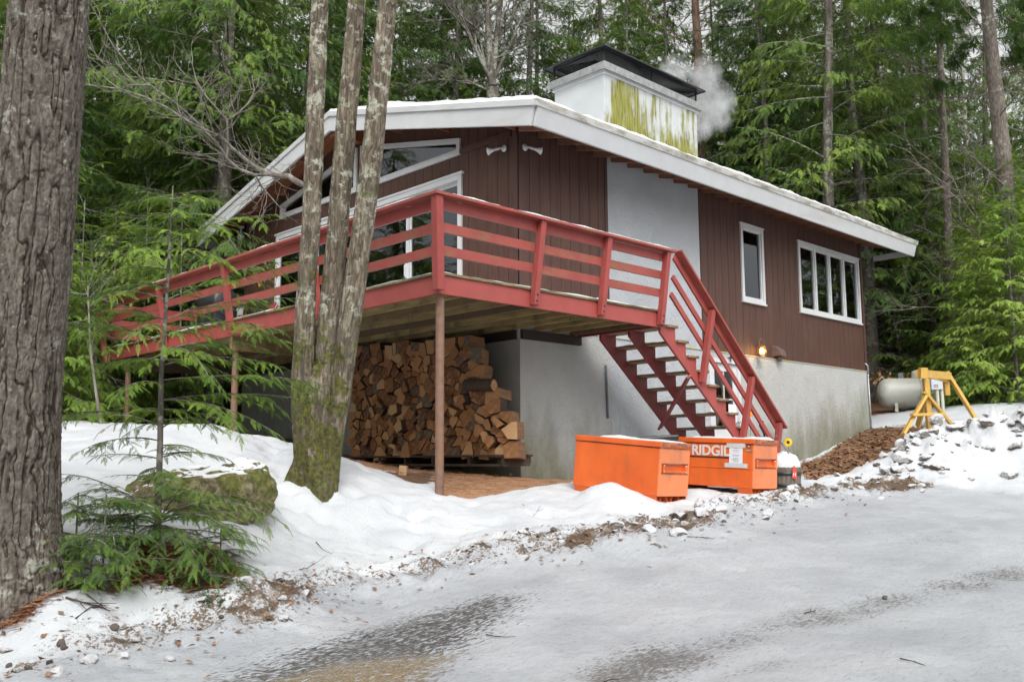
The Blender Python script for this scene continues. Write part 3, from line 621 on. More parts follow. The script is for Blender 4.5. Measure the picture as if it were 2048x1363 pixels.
w1 = win_side(9.17, 10.02, 3.51, 5.08, [])
c_ = MB(); c_.box((9.25, SYW+.12, 4.25), (9.95, SYW+.13, 4.98)); o = c_.build('blind', m_blind); o.parent = w1
w2 = win_side(11.45, 14.31, 3.53, 5.08, [12.20, 12.87, 13.55])
for a, b_ in ((12.24, 12.62), (12.91, 13.28)):
    c_ = MB(); n = 14
    for i in range(n):
        xa, xb = a+(b_-a)*i/n, a+(b_-a)*(i+1)/n; ya = SYW+.095+.012*(i % 2); yb = SYW+.095+.012*((i+1) % 2)
        c_.poly([(xa, ya, 3.58), (xb, yb, 3.58), (xb, yb, 5.02), (xa, ya, 5.02)], [(0, 1, 2, 3)])
    o = c_.build('curtain', m_curt); o.parent = w2
# gable lights (trapezoids) and the wide sliding door
def trapz(y0, y1, name):
    zt_ = lambda y: tt(y); t = .085; x0, x1 = GXW-.04, GXW+.05; zb_ = 5.42
    w = MB(); H_ = lambda ya, yb, zla, zlb, zha, zhb, xa=x0: w.hexa([(xa, ya, zla), (xa, yb, zlb), (x1, yb, zlb), (x1, ya, zla), (xa, ya, zha), (xa, yb, zhb), (x1, yb, zhb), (x1, ya, zha)])
    H_(y0, y1, zb_, zb_, zb_+t, zb_+t); H_(y0, y1, zt_(y0)-t, zt_(y1)-t, zt_(y0), zt_(y1)); H_(y0, y0+t, zb_+t, zb_+t, zt_(y0)-t, zt_(y0+t)-t, x0+.002); H_(y1-t, y1, zb_+t, zb_+t, zt_(y1-t)-t, zt_(y1)-t, x0+.002)
    H_(y0+t, y1-t, zb_+t, zb_+t, zb_+t+.03, zb_+t+.03, x0+.02)
    wo = hp_(w.build(name, MT['white'], bevel=.004))
    p = MB(); p.prism([(GXW+.02, y0+.06, zb_+.06), (GXW+.02, y1-.06, zb_+.06), (GXW+.02, y1-.06, zt_(y1-.06)-.06), (GXW+.02, y0+.06, zt_(y0+.06)-.06)], (.005, 0, 0)); o = p.build('pane', MT['glass']); o.parent = wo
    return wo
tag(trapz(3.0, 5.87, 'gable_window'), 'wider trapezoid gable window right of the ridge'); tag(trapz(5.99, 8.77, 'gable_window'), 'trapezoid gable window left of the ridge')
sd_ = MB(); y0, y1, z0, z1 = 2.96, 8.9, 2.585, 5.08; x0, x1 = GXW-.04, GXW+.07; t = .09
sd_.box((x0, y0, z0), (x1, y0+t, z1)); sd_.box((x0, y1-t, z0), (x1, y1, z1)); sd_.box((x0+.002, y0+t, z1-t), (x1, y1-t, z1)); sd_.box((x0+.002, y0+t, z0), (x1, y1-t, z0+.06)); sd_.box((x0-.015, y0-.04, z1), (x1-.06, y1+.04, z1+.04))
door = hp_(sd_.build('sliding_door', MT['white'], bevel=.004))
mm = MB()
pan = [y0+t, 4.42, 5.93, 7.42, y1-t]
for i, (a, b_) in enumerate(zip(pan[:-1], pan[1:])):
    xo = GXW+(.0 if i % 2 else .035); s_ = .055
    mm.box((xo, a, z0+.06), (xo+.03, a+s_, z1-t)); mm.box((xo, b_-s_, z0+.06), (xo+.03, b_, z1-t)); mm.box((xo+.001, a+s_, z0+.06), (xo+.029, b_-s_, z0+.14)); mm.box((xo+.001, a+s_, z1-t-.06), (xo+.029, b_-s_, z1-t))
    p = MB(); p.box((xo+.012, a+s_-.01, z0+.13), (xo+.017, b_-s_+.01, z1-t-.05)); o = p.build('pane', MT['glass']); o.parent = door
o = mm.build('door_panel', MT['white']); o.parent = door
hd = MB(); hd.box((GXW-.03, 4.44, 3.55), (GXW-.002, 4.465, 3.8)); hd.box((GXW-.05, 4.443, 3.58), (GXW-.031, 4.462, 3.77)); o = hd.build('handle', MT['white']); o.parent = door
# ---- basement door under the stairs
bd = MB(); y0, y1 = SYW-.03, SYW+.06; t = .09
bd.box((DX0-.06, y0, .12), (DX0+.03, y1, DZ1)); bd.box((DX1-.03, y0, .12), (DX1+.06, y1, DZ1)); bd.box((DX0-.06, y0+.001, DZ1), (DX1+.06, y1, DZ1+.08))
bdo = hp_(bd.build('basement_door', MT['white'], bevel=.004))
lf = MB(); ya, yb = SYW+.02, SYW+.06; a, b_ = DX0+.03, DX1-.03
lf.box((a, ya, .14), (b_, yb, .95)); lf.box((a, ya, .95), (a+.13, yb, 2.2)); lf.box((b_-.13, ya, .95), (b_, yb, 2.2)); lf.box((a+.13, ya, 2.05), (b_-.13, yb, 2.2)); lf.box(((a+b_)/2-.012, ya-.004, .95), ((a+b_)/2+.012, yb-.01, 2.05)); lf.box((a+.13, ya-.002, 1.5), (b_-.13, yb-.012, 1.525))
o = lf.build('door_leaf', MT['white']); o.parent = bdo
lf = MB(); lf.box((a+.12, SYW+.035, .94), (b_-.12, SYW+.045, 2.06)); o = lf.build('pane', MT['glass']); o.parent = bdo
lf = MB(); lf.lathe([(0, 0), (.03, 0), (.032, .02), (.012, .03), (.012, .05), (.03, .06), (.028, .09), (0, .095)], (b_-.06, SYW+.02, 1.08), 12, axis=(0, -1, 0)); o = lf.build('door_knob', MT['galv']); o.parent = bdo
sg = MB(); sg.box((8.55, SYW-.008, 1.05), (8.80, SYW+.003, 1.42)); sgo = hp_(sg.build('door_notice', simple('paper', (.72, .72, .72), .7, .02, 3, 0))); sgo.parent = bdo; sgo.matrix_parent_inverse = Matrix.Identity(4)

# ================================================================ DECK
deck = empty('deck', (0, 0, 0)); tag(deck, 'red painted raised deck wrapping the cabin corner above the woodpile', 'deck')
def dk(o): o.parent = deck; return o
DL, DXE, DF = 10.05, 4.27, 2.585
mb = MB(); mb.box((0, 0, 2.33), (DXE, .04, 2.558)); dk(mb.build('rim_beam', MT['red'], bevel=.004))
mb = MB(); mb.box((0.001, .04, 2.331), (.04, DL, 2.557)); dk(mb.build('rim_beam', MT['red'], bevel=.004))
mb = MB(); mb.box((.04, DL-.04, 2.33), (GXW, DL, 2.557)); dk(mb.build('rim_beam', MT['red'], bevel=.004))
mb = MB(); mb.box((DXE-.04, .04, 2.33), (DXE, SYW-.03, 2.557)); dk(mb.build('rim_beam', MT['darkred'], bevel=.004))
mb = MB(); random.seed(5); y = -.025
while y < DL:
    x1 = DXE+.01 if y < SYW-.16 else GXW-.045; j = random.uniform(-.012, .004)
    mb.box((-.03+j, y, 2.5585), (x1, y+.137, 2.585)); y += .143
dk(mb.build('decking', MT['deckboard']))
jx = [.42+.405*i for i in range(10)]
for i, x in enumerate(jx):
    mb = MB(); y1 = DL-.045 if x < GXW-.08 else SYW-.03; mb.box((x-.02, .045, 2.345), (x+.02, y1, 2.556)); dk(mb.build('joist', MT['joist']))
for yy in (5.18, 9.4):
    mb = MB(); mb.box((.05, yy-.04, 2.12), (GXW-.02, yy+.04, 2.343)); dk(mb.build('cross_beam', MT['joist']))
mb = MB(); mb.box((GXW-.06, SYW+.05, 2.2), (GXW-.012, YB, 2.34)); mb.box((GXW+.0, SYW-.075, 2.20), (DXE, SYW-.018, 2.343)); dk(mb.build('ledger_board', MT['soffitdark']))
# steel posts
for (x, y) in ((.10, .10), (.14, 5.18), (.14, 9.4)):
    zg = HZ(x, y); mb = MB(); mb.lathe([(.052, zg-.3), (.052, 2.33 if y < 1 else 2.12)], (x, y, 0), 20); mb.lathe([(0, 0), (.085, 0), (.085, .012), (0, .012)], (x, y, (2.318 if y < 1 else 2.107)), 20); dk(mb.build('steel_post', MT['steelpost']))
# leaning railing posts and rails
def out(z): return .045+.16*(z-2.36)/1.1
def railpost(base, n, tall=3.43, zb=2.36, w=.089, mt='red', along=None):
    mb = MB(); n = Vector((n[0], n[1], 0)); b = Vector((base[0], base[1], 0)); t = Vector((-n.y, n.x, 0)).normalized(); q = []
    for z in (zb, tall):
        c = b+n*out(z); q += [c-t*w/2-n*w/2+Vector((0, 0, z)), c+t*w/2-n*w/2+Vector((0, 0, z)), c+t*w/2+n*w/2+Vector((0, 0, z)), c-t*w/2+n*w/2+Vector((0, 0, z))]
    mb.hexa(q)
    o = dk(mb.build('railing_post', MT[mt], bevel=.005))
    for z in (2.41, 2.49):
        bb = MB(); c = b+n*(out(z)+w/2+.001)+Vector((0, 0, z)); bb.lathe([(0, .006), (.014, .006), (.016, 0)], c, 10, axis=n); p = bb.build('bolt', MT['black']); p.parent = o
    return o
for x in (1.55, 2.87, 4.22): railpost((x, 0), (0, -1))
for y in (2.52, 5.0, 7.4): railpost((0, y), (-1, 0))
# corner posts lean along the diagonal
def corner(base, d, zb=2.36):
    mb = MB(); q = []; w = .105
    for z in (zb, 3.43):
        o_ = out(z)-.045; c = Vector((base[0]+d[0]*(o_+.03), base[1]+d[1]*(o_+.03), z)); q += [c+Vector((a*w/2, b_*w/2, 0)) for a, b_ in ((-1, -1), (1, -1), (1, 1), (-1, 1))]
    mb.hexa(q); return dk(mb.build('corner_post', MT['red'], bevel=.006))
corner((-.01, -.01), (-1, -1)); corner((-.01, DL+.01), (-1, 1), 2.30)
def rail(z, h, name, mt, th=.036, inner=True, cap=False):
    o_ = out(z)-(.0645 if inner else 0)
    A = (DXE+.02, -o_); Bc = (-o_, -o_); Cc = (-o_, DL+o_); E_ = (GXW-.04, DL+o_)
    for a, b_ in ((A, Bc), (Bc, Cc), (Cc, E_)):
        mb = MB()
        if cap:
            a2, b2 = Vector((*a, 0)), Vector((*b_, 0)); d = (b2-a2).normalized(); b2 = b2+d*(.07 if b_ != E_ else 0); a2 = a2+d*(.0705 if a != A else -.07)
            mb.beam((a2.x, a2.y, z), (b2.x, b2.y, z), .145, h)
        else: mb.beam((*a, z), (*b_, z), th, h)
        dk(mb.build(name, MT[mt], bevel=.003))
rail(3.453, .036, 'rail_cap', 'redrail', inner=False, cap=True)
rail(3.365, .13, 'top_rail', 'red'); rail(3.10, .118, 'mid_rail', 'redrail'); rail(2.835, .118, 'lower_rail', 'redrail')
_dz = lambda c: (lambda X, Y: c+0*X)
for args in [(-.27, -.14, -.2, DL, 6, 700, 3.472), (0, DXE, -.27, -.14, 300, 6, 3.472)]:
    x0, x1, y0, y1, nx, ny, zz = args
    dk(snow_sheet('rail_snow', x0, x1, y0, y1, nx, ny, _dz(zz), lambda X, Y: np.maximum(.003, .014+.02*fbm(X*3, Y*3, oct=3, seed=12)), .004))
dk(snow_sheet('deck_snow', -.02, GXW-.1, -.02, DL, 60, 240, _dz(2.588), lambda X, Y: np.maximum(.002, .024+.02*fbm(X*2, Y*2, oct=3, seed=15)), .01))
dk(snow_sheet('deck_snow', GXW-.09, DXE, -.02, SYW-.1, 60, 60, _dz(2.588), lambda X, Y: np.maximum(.0, .014+.03*fbm(X*2, Y*2, oct=3, seed=16)), .01))

# ================================================================ STAIRS
st = empty('staircase', (4.3, 0, .1)); tag(st, 'dark red open wooden staircase descending from the deck along the cabin side', 'stairs')
SO = Vector((4.3, 0, .1))
def sp_(o): o.parent = st; o.matrix_parent_inverse = Matrix.Translation(-SO); return o
NT = 11; TX0, TZ0, RUN, RISE = 4.66, 2.385, .262, .211
nose = lambda X: TZ0+.04-(X-TX0)/RUN*RISE
for y in (0.0, .58, 1.16):
    pts = [(DXE+.01, y, TZ0+.15), (TX0-RUN+.02, y, TZ0+.15)] if False else [(DXE+.005, y, 2.33)]
    pts = [(DXE+.005, y, 2.325), (TX0-.262+.0, y, 2.325)]
    pts = [(DXE+.005, y, TZ0-.04)]
    for k in range(NT):
        x = TX0+RUN*k; z = TZ0-RISE*k-.04
        if k: pts.append((x-RUN-.005, y, z))
        pts.append((x-.015-.0, y, z)) if k else pts.append((x-.02, y, z))
    # rebuild as a clean saw-tooth: flat (under tread) then drop
    pts = [(DXE+.005, y, TZ0-.04)]
    for k in range(NT):
        xr = TX0+RUN*k-.02; z = TZ0-RISE*k-.04
        pts += [(xr, y, z), (xr, y, z-RISE)]
    zl = pts[-1][2]; xl = pts[-1][0]; xg = xl+.0
    pts += [(xg-.02, y, -.05), (xg-.40, y, -.05)]
    xb = lambda z: TX0+(TZ0+.04-.49-z)/RISE*RUN
    pts += [(xb(.05), y, .05), (DXE+.005, y, nose(DXE)-.49)]
    mb = MB(); mb.prism([Vector(p) for p in pts[::-1]], (0, .042, 0)); sp_(mb.build('stringer', MT['darkred' if y else 'red'], bevel=.002))
random.seed(3)
m_tread = simple('worn_tread', (.26, .18, .10), .75, .3, 5, .4, (5, 1, 5), dirt=(.12, .05, .03), dirt_lo=.45, dirt_hi=.65)
t0 = None
for k in range(NT):
    x = TX0+RUN*k; z = TZ0-RISE*k
    if t0 is None:
        mb = MB(); mb.box((-.275, -.045, -.038), (-.142, 1.235, 0)); mb.box((-.134, -.04, -.038), (.012, 1.24, 0)); t0 = sp_(mb.build('tread', m_tread, bevel=.004)); o = t0
    else: o = t0.copy(); COL.objects.link(o); o.parent = st; o.matrix_parent_inverse = Matrix.Translation(-SO)
    o.location = (x, 0, z)
    if k in (1, 2, 4, 5, 6, 7): sn = sp_(snow_sheet('tread_snow', x-.26, x, -.02, 1.15, 12, 50, _dz(z+.001), lambda X, Y: .006+.018*np.maximum(0, fbm(X*6, Y*6, oct=2, seed=100+k)+.2)))
# diagonal brace between the outer stringers
a = ony(1378, 752, -.01); b_ = ony(1320, 856, 1.15); mb = MB(); mb.beam(a, b_, .04, .10, up=(1, 0, .4)); sp_(mb.build('diagonal_brace', MT['darkred'], bevel=.003))
# handrail
RA, RB = ony(1360, 507, -.20), ony(1567, 853, -.20)
def rz_at(x): return RA[2]+(RB[2]-RA[2])*(x-RA[0])/(RB[0]-RA[0])
RA0 = (DXE+.06, -.21, rz_at(DXE+.06))
HX = RA[0]-.06
mb = MB(); mb.beam((HX, -.205, rz_at(HX)-.02), (RB[0], -.205, RB[2]-.02), .14, .036); sp_(mb.build('handrail', MT['redrail'], bevel=.003))
mb = MB(); mb.beam((HX, -.135, rz_at(HX)-.10), (RB[0]-.05, -.135, rz_at(RB[0]-.05)-.10), .036, .11); sp_(mb.build('top_stair_rail', MT['red'], bevel=.003))
for dz_, nm in ((.40, 'mid_stair_rail'), (.66, 'lower_stair_rail')):
    yo = -.135+.15*(dz_-.1)/1.0; xe = RB[0]-.1
    mb = MB(); mb.beam((HX-.06*0, yo, rz_at(HX)-dz_), (xe-.02, yo, rz_at(xe)-dz_), .036, .085); sp_(mb.build(nm, MT['red'], bevel=.003))
for x, zb in ((5.24, None), (6.32, None), (7.22, .0)):
    zt = rz_at(x)-.05; zb_ = nose(x)-.40 if zb is None else zb; mb = MB(); q = []
    for z, yo, dx in ((zb_, -.05, 0), (zt, -.205, .1 if zb is None else 0)):
        c = Vector((x+dx, yo, z if zb is not None or z == zb_ else rz_at(x+dx)-.05)); q += [c+Vector((u_*.045, v_*.045, 0)) for u_, v_ in ((-1, -1), (1, -1), (1, 1), (-1, 1))]
    mb.hexa(q); sp_(mb.build('stair_post', MT['red'], bevel=.005))
mb = MB(); xe = TX0+RUN*NT
mb.box((xe-.35, -.1, -.1), (xe+.5, 1.35, .12)); sp_(mb.build('landing_pad', simple('concrete_pad', (.35, .34, .32), .9, .1, 4, .3)))

# ================================================================ WOODPILE
def voronoi(P, dom, r):
    cells = []
    for i, p in enumerate(P):
        poly = [(p[0]-r, p[1]-r), (p[0]+r, p[1]-r), (p[0]+r, p[1]+r), (p[0]-r, p[1]+r)]
        for j, q in enumerate(P):
            if i == j or abs(q[0]-p[0]) > 2*r or abs(q[1]-p[1]) > 2*r: continue
            mx_, my_ = (p[0]+q[0])/2, (p[1]+q[1])/2; nx_, ny_ = q[0]-p[0], q[1]-p[1]; new = []
            for a, b in zip(poly, poly[1:]+poly[:1]):
                da = (a[0]-mx_)*nx_+(a[1]-my_)*ny_; db = (b[0]-mx_)*nx_+(b[1]-my_)*ny_
                if da <= 0: new.append(a)
                if da*db < 0: t_ = da/(da-db); new.append((a[0]+t_*(b[0]-a[0]), a[1]+t_*(b[1]-a[1])))
            poly = new
            if len(poly) < 3: break
        cells.append(poly)
    return cells
def woodmat(name, cols):
    m, nt, b = mat(name); v = coords(nt, (1, 1, 1)); oi = nt.nodes.new('ShaderNodeObjectInfo')
    r = ramp(nt, oi.outputs['Random'], [(0, (.13, .11, .09)), (.12, cols[0]), (.35, cols[1]), (.6, cols[2]), (.82, cols[3]), (1, (.56, .36, .19))]); 
    v2 = coords(nt, (1.5, 7, 30)); n1 = noise(nt, v2, 3, 5, .65); n0 = noise(nt, v, 14, 4)
    c = mixc(nt, ramp(nt, n1, [(.4, g(0)), (.7, g(.45))]).outputs[0], r.outputs[0], tuple(x*.35 for x in cols[1])); c = mixc(nt, ramp(nt, n0, [(.5, g(0)), (.75, g(.55))]).outputs[0], c, tuple(min(1, x*1.5) for x in cols[2]))
    nt.links.new(c, b.inputs['Base Color']); b.inputs['Roughness'].default_value = .85; bump(nt, b, n1, .5, .008); return m
MT['end'] = woodmat('split_wood', [(.085, .047, .03), (.20, .088, .036), (.33, .155, .06), (.46, .25, .11)])
MT['bark'] = simple('firewood_bark', (.07, .048, .036), .95, .35, 12, .8, (.6, 2, 2), dist=.012)
MT['side'] = simple('split_side', (.23, .12, .06), .85, .3, 6, .5, (.5, 6, 6))
def split_log(poly, x0, x1, name='split_log', mats=None, shrink=.93):
    cx = sum(p[0] for p in poly)/len(poly); cz = sum(p[1] for p in poly)/len(poly); n = len(poly)
    pts = [(cx+(a-cx)*shrink, cz+(b-cz)*shrink) for a, b in poly]; c0 = Vector((0, cx, cz))
    mb = MB(); V = []
    for xx in (0, (x1-x0)*.5, x1-x0):
        jit = random.uniform(-.006, .006)
        V += [(xx+random.uniform(-.008, .008), a-cx+jit, b-cz+jit) for a, b in pts]
    mb.poly(V, [list(range(n))[::-1]], 0); b0 = 0
    mb.f.append(list(range(2*n, 3*n))); mb.m.append(0); mb.sm.append(False); bk = random.randrange(n)
    for s_ in range(2):
        for i in range(n): j = (i+1) % n; mb.f.append([s_*n+i, s_*n+j, (s_+1)*n+j, (s_+1)*n+i]); mb.m.append(1 if i == bk or (n > 5 and i == (bk+1) % n) else 2); mb.sm.append(False)
    o = mb.build(name, mats or [MT['end'], MT['bark'], MT['side']]); o.location = (x0, cx, cz); return o
rs = np.random.RandomState(11); PX = 2.22; pts = []
def pile_top(y):  # stacked height over the length of the pile
    if y < 1.55: return .98+1.0*(y-1.15)
    if y < 1.84: return 1.40
    return min(1.98+.55*(y-1.84), 2.11+.16*(y-1.86)/3.6)
BASEZ = lambda y: .47
cand = 0; rad_ = []
def gap_ok(yy, zz, rr):
    for (a_, b_), r2 in zip(pts, rad_):
        if (a_-yy)**2+(b_-zz)**2 < (.93*(rr+r2))**2: return False
    return True
while cand < 26000:
    cand += 1; yy = rs.uniform(1.12, 5.15); zz = rs.uniform(.535, 2.36); rr = .060+.05*rs.uniform()**1.5
    if zz < pile_top(yy)-.04+.03*math.sin(yy*9) and gap_ok(yy, zz, rr): pts.append((yy, zz)); rad_.append(rr)
# a few bigger rounds: drop neighbours to leave room
for (by, bz, rr) in ((4.45, 1.75, .15), (3.95, 1.62, .15), (1.72, 1.02, .15), (2.2, 1.15, .13)):
    pts = [p for p in pts if math.hypot(p[0]-by, p[1]-bz) > rr]+[(by, bz)]
cells = voronoi(pts, None, .145)
LOGS = []
def cut(poly, p, ang):
    n_ = (cos(ang), sin(ang)); A_, B_ = [], []
    for a, b in zip(poly, poly[1:]+poly[:1]):
        da = (a[0]-p[0])*n_[0]+(a[1]-p[1])*n_[1]; db = (b[0]-p[0])*n_[0]+(b[1]-p[1])*n_[1]
        (A_ if da >= 0 else B_).append(a)
        if da*db < 0: t_ = da/(da-db); q_ = (a[0]+t_*(b[0]-a[0]), a[1]+t_*(b[1]-a[1])); A_.append(q_); B_.append(q_)
    return A_, B_
def area(c): return abs(sum(a[0]*b[1]-b[0]*a[1] for a, b in zip(c, c[1:]+c[:1])))/2
for p, c in zip(pts, cells):
    if len(c) < 3: continue
    if area(c) > .024 and rs.uniform() < .5:
        for h_ in cut(c, p, rs.uniform(0, 3.14)):
            if len(h_) > 2: LOGS.append(((sum(q[0] for q in h_)/len(h_), sum(q[1] for q in h_)/len(h_)), h_))
    else: LOGS.append((p, c))
print('CELLS', len(pts), len(LOGS), np.mean([area(c) for p, c in LOGS]))
# keep the 290 that show (the left end stands behind the maple trunks)
LOGS.sort(key=lambda q: q[0][0]); LOGS = LOGS[:292]
random.seed(7); llab = 'split firewood log in the big stack under the deck'
for (p, c) in LOGS:
    big = max(math.hypot(a-p[0], b-p[1]) for a, b in c) > .125
    dx = random.uniform(-.035, .035)-(.10 if (p[1] < 1.35 and random.random() < .15) else 0)
    # merge near-collinear corners for an angular split look
    cc = [c[i] for i in range(len(c)) if math.hypot(c[i][0]-c[i-1][0], c[i][1]-c[i-1][1]) > .028]
    if len(cc) < 3: cc = c
    yw = (.46 if p[0] < 2.05 and p[1] > 1.3 or p[0] < 1.62 else .16)+random.uniform(-.09, .09); o = split_log(cc, PX+dx, PX+dx+random.uniform(.34, .42), shrink=random.uniform(.86, .95)); o.rotation_euler = (random.uniform(-.1, .1), random.uniform(-.07, .07), yw); tag(o, llab, 'log', 'split logs stacked under the deck')
print('LOGS', len(LOGS), max(p[0] for p, c in LOGS))
# special logs lying across
def odd_log(a, b, r, label, seed=0, n=9):
    random.seed(seed); a = Vector(a); b = Vector(b); d = (b-a); mb = MB(); ref = d.orthogonal().normalized(); t = d.normalized().cross(ref); rr = [r*random.uniform(.78, 1.15) for _ in range(n)]
    V = [(ref*cos(2*pi*k/n)+t*sin(2*pi*k/n))*rr[k]*s_+d*q-Vector((0, 0, 0)) for q, s_ in ((0, .97), (.03, 1), (.97, 1.02), (1, .97)) for k in range(n)]
    mb.poly(V, [list(range(n))[::-1], list(range(3*n, 4*n))], 0); 
    for s2 in range(3):
        for k in range(n): mb.f.append([s2*n+k, s2*n+(k+1) % n, (s2+1)*n+(k+1) % n, (s2+1)*n+k]); mb.m.append(1); mb.sm.append(True)
    o = mb.build('firewood_log', [MT['end'], MT['bark']]); o.location = a; return tag(o, label, 'log')
odd_log((PX-.1, 1.95, 1.46), (PX+.02, 1.45, 1.44), .095, 'bark-covered log lying crosswise on the step of the woodpile', 4)
odd_log((PX-.13, 2.02, 1.27), (PX+.3, 2.05, 1.29), .085, 'round grey-ended log sticking out of the woodpile', 8, 14)
q = G(1040, 945); odd_log(q+[0, .1, .05], q+[.3, -.32, .06], .07, 'loose bark-covered log lying on the ground at the basement corner', 9)
q = G(975, 933); odd_log(q+[0, .1, .07], q+[.22, -.02, .08], .09, 'short chunk of wood on the ground at the right end of the woodpile', 12)
q = G(815, 930); odd_log(q+[0, 0, .06], q+[.1, -.3, .05], .05, 'split stick of firewood on the sawdust before the woodpile', 14)
q = G(805, 942); mb = MB(); mb.box((-.03, -.05, -.02), (.05, .05, .12)); o = mb.build('wood_block', simple('pale_wood_block', (.42, .27, .14), .8, .12, 5, .3), bevel=.005); o.location = q+[0, 0, .0]; o.rotation_euler = (.1, .05, .7); tag(o, 'pale cut wood block standing in the sawdust left of the steel post', 'wood block')
q = G(908, 932); mb = MB(); mb.box((-.02, -.11, -.02), (.05, .11, .07)); o = mb.build('wood_block', simple('pale_offcut', (.42, .28, .15), .8, .12, 5, .3), bevel=.005); o.location = q; o.rotation_euler = (.1, .05, .5); tag(o, 'pale wood offcut lying just right of the steel post', 'wood block')
# pallets under the stack
m_pal = simple('old_pallet', (.06, .04, .03), .9, .3, 6, .4)
for i, (ya, yb, lb) in enumerate(((1.2, 2.7, 'dark pallet under the right end of the woodpile'), (2.74, 4.2, 'dark pallet under the middle of the woodpile'), (4.24, 5.7, 'dark pallet under the left end of the woodpile'))):
    pe = empty('pallet', (PX, ya, .3)); tag(pe, lb, 'pallet', 'pallets under the woodpile')
    zt = .462
    mb = MB()
    for k in range(5): x = PX-.06+k*.125; mb.box((x, ya, zt-.03), (x+.1, yb, zt))
    o = mb.build('deck_board', m_pal); o.parent = pe; o.matrix_parent_inverse = Matrix.Translation(-Vector(pe.location))
    for k in range(3):
        mb = MB(); yk = ya+.02+(yb-ya-.09)*k/2; mb.box((PX-.04, yk, zt-.13), (PX+.52, yk+.045, zt-.031)); o = mb.build('stringer', m_pal); o.parent = pe; o.matrix_parent_inverse = Matrix.Translation(-Vector(pe.location))
    mb = MB(); mb.box((PX-.03, ya+.02, zt-.165), (PX+.5, yb-.02, zt-.132)); o = mb.build('lower_skid', m_pal); o.parent = pe; o.matrix_parent_inverse = Matrix.Translation(-Vector(pe.location))

# ================================================================ TOOL CHESTS
def m_orange(name, c1, c2):
    m, nt, b = mat(name); v = coords(nt); n1 = noise(nt, v, 2.5, 5)
    c = ramp(nt, n1, [(.3, c1), (.7, c2)]).outputs[0]; v2 = coords(nt, (3, 3, 1.2)); n2 = noise(nt, v2, 4, 6, .7)
    c = mixc(nt, ramp(nt, n2, [(.6, g(0)), (.72, g(.55))]).outputs[0], c, (.28, .12, .06)); n3 = noise(nt, coords(nt, (1.5, 1.5, 22)), 5, 4, .8); c = mixc(nt, ramp(nt, n3, [(.66, g(0)), (.70, g(.35))]).outputs[0], c, (.16, .08, .05)); gm = noise(nt, coords(nt, (2, 2, .7)), 3, 5, .65); c = mixc(nt, ramp(nt, gm, [(.5, g(0)), (.8, g(.5))]).outputs[0], c, (.36, .10, .035)); nt.links.new(c, b.inputs['Base Color']); b.inputs['Roughness'].default_value = .45; bump(nt, b, noise(nt, v, 2.2, 3), .25, .03); return m
MT['orange'] = m_orange('orange_paint', (.60, .098, .016), (.74, .14, .022))
MT['paleorange'] = simple('pale_orange', (.72, .22, .085), .45, .07, 3, .1, dirt=(.45, .16, .08), dirt_lo=.55, dirt_hi=.8, dscale=4, dstretch=(1, 1, .4))  # end panels: a lighter, pinker orange than the rest of the chest
MT['grime'] = simple('grimy_orange', (.5, .17, .08), .6, .3, 9, .3, dirt=(.09, .07, .05), dirt_lo=.42, dirt_hi=.6, dscale=7, dstretch=(1, 1, 2.5))
def text_obj(txt, size, name, m, shear=0, bold=.0, ext=.002):
    cu = bpy.data.curves.new(name, 'FONT'); cu.body = txt; cu.size = size; cu.align_x = 'CENTER'; cu.align_y = 'CENTER'; cu.extrude = ext; cu.offset = bold; cu.resolution_u = 4
    t = bpy.data.objects.new(name, cu); COL.objects.link(t); bpy.context.view_layer.update()
    me = bpy.data.meshes.new_from_object(t.evaluated_get(bpy.context.evaluated_depsgraph_get())); bpy.data.objects.remove(t); bpy.data.curves.remove(cu)
    me.materials.clear(); me.materials.append(m); o = bpy.data.objects.new(name, me); COL.objects.link(o); return o
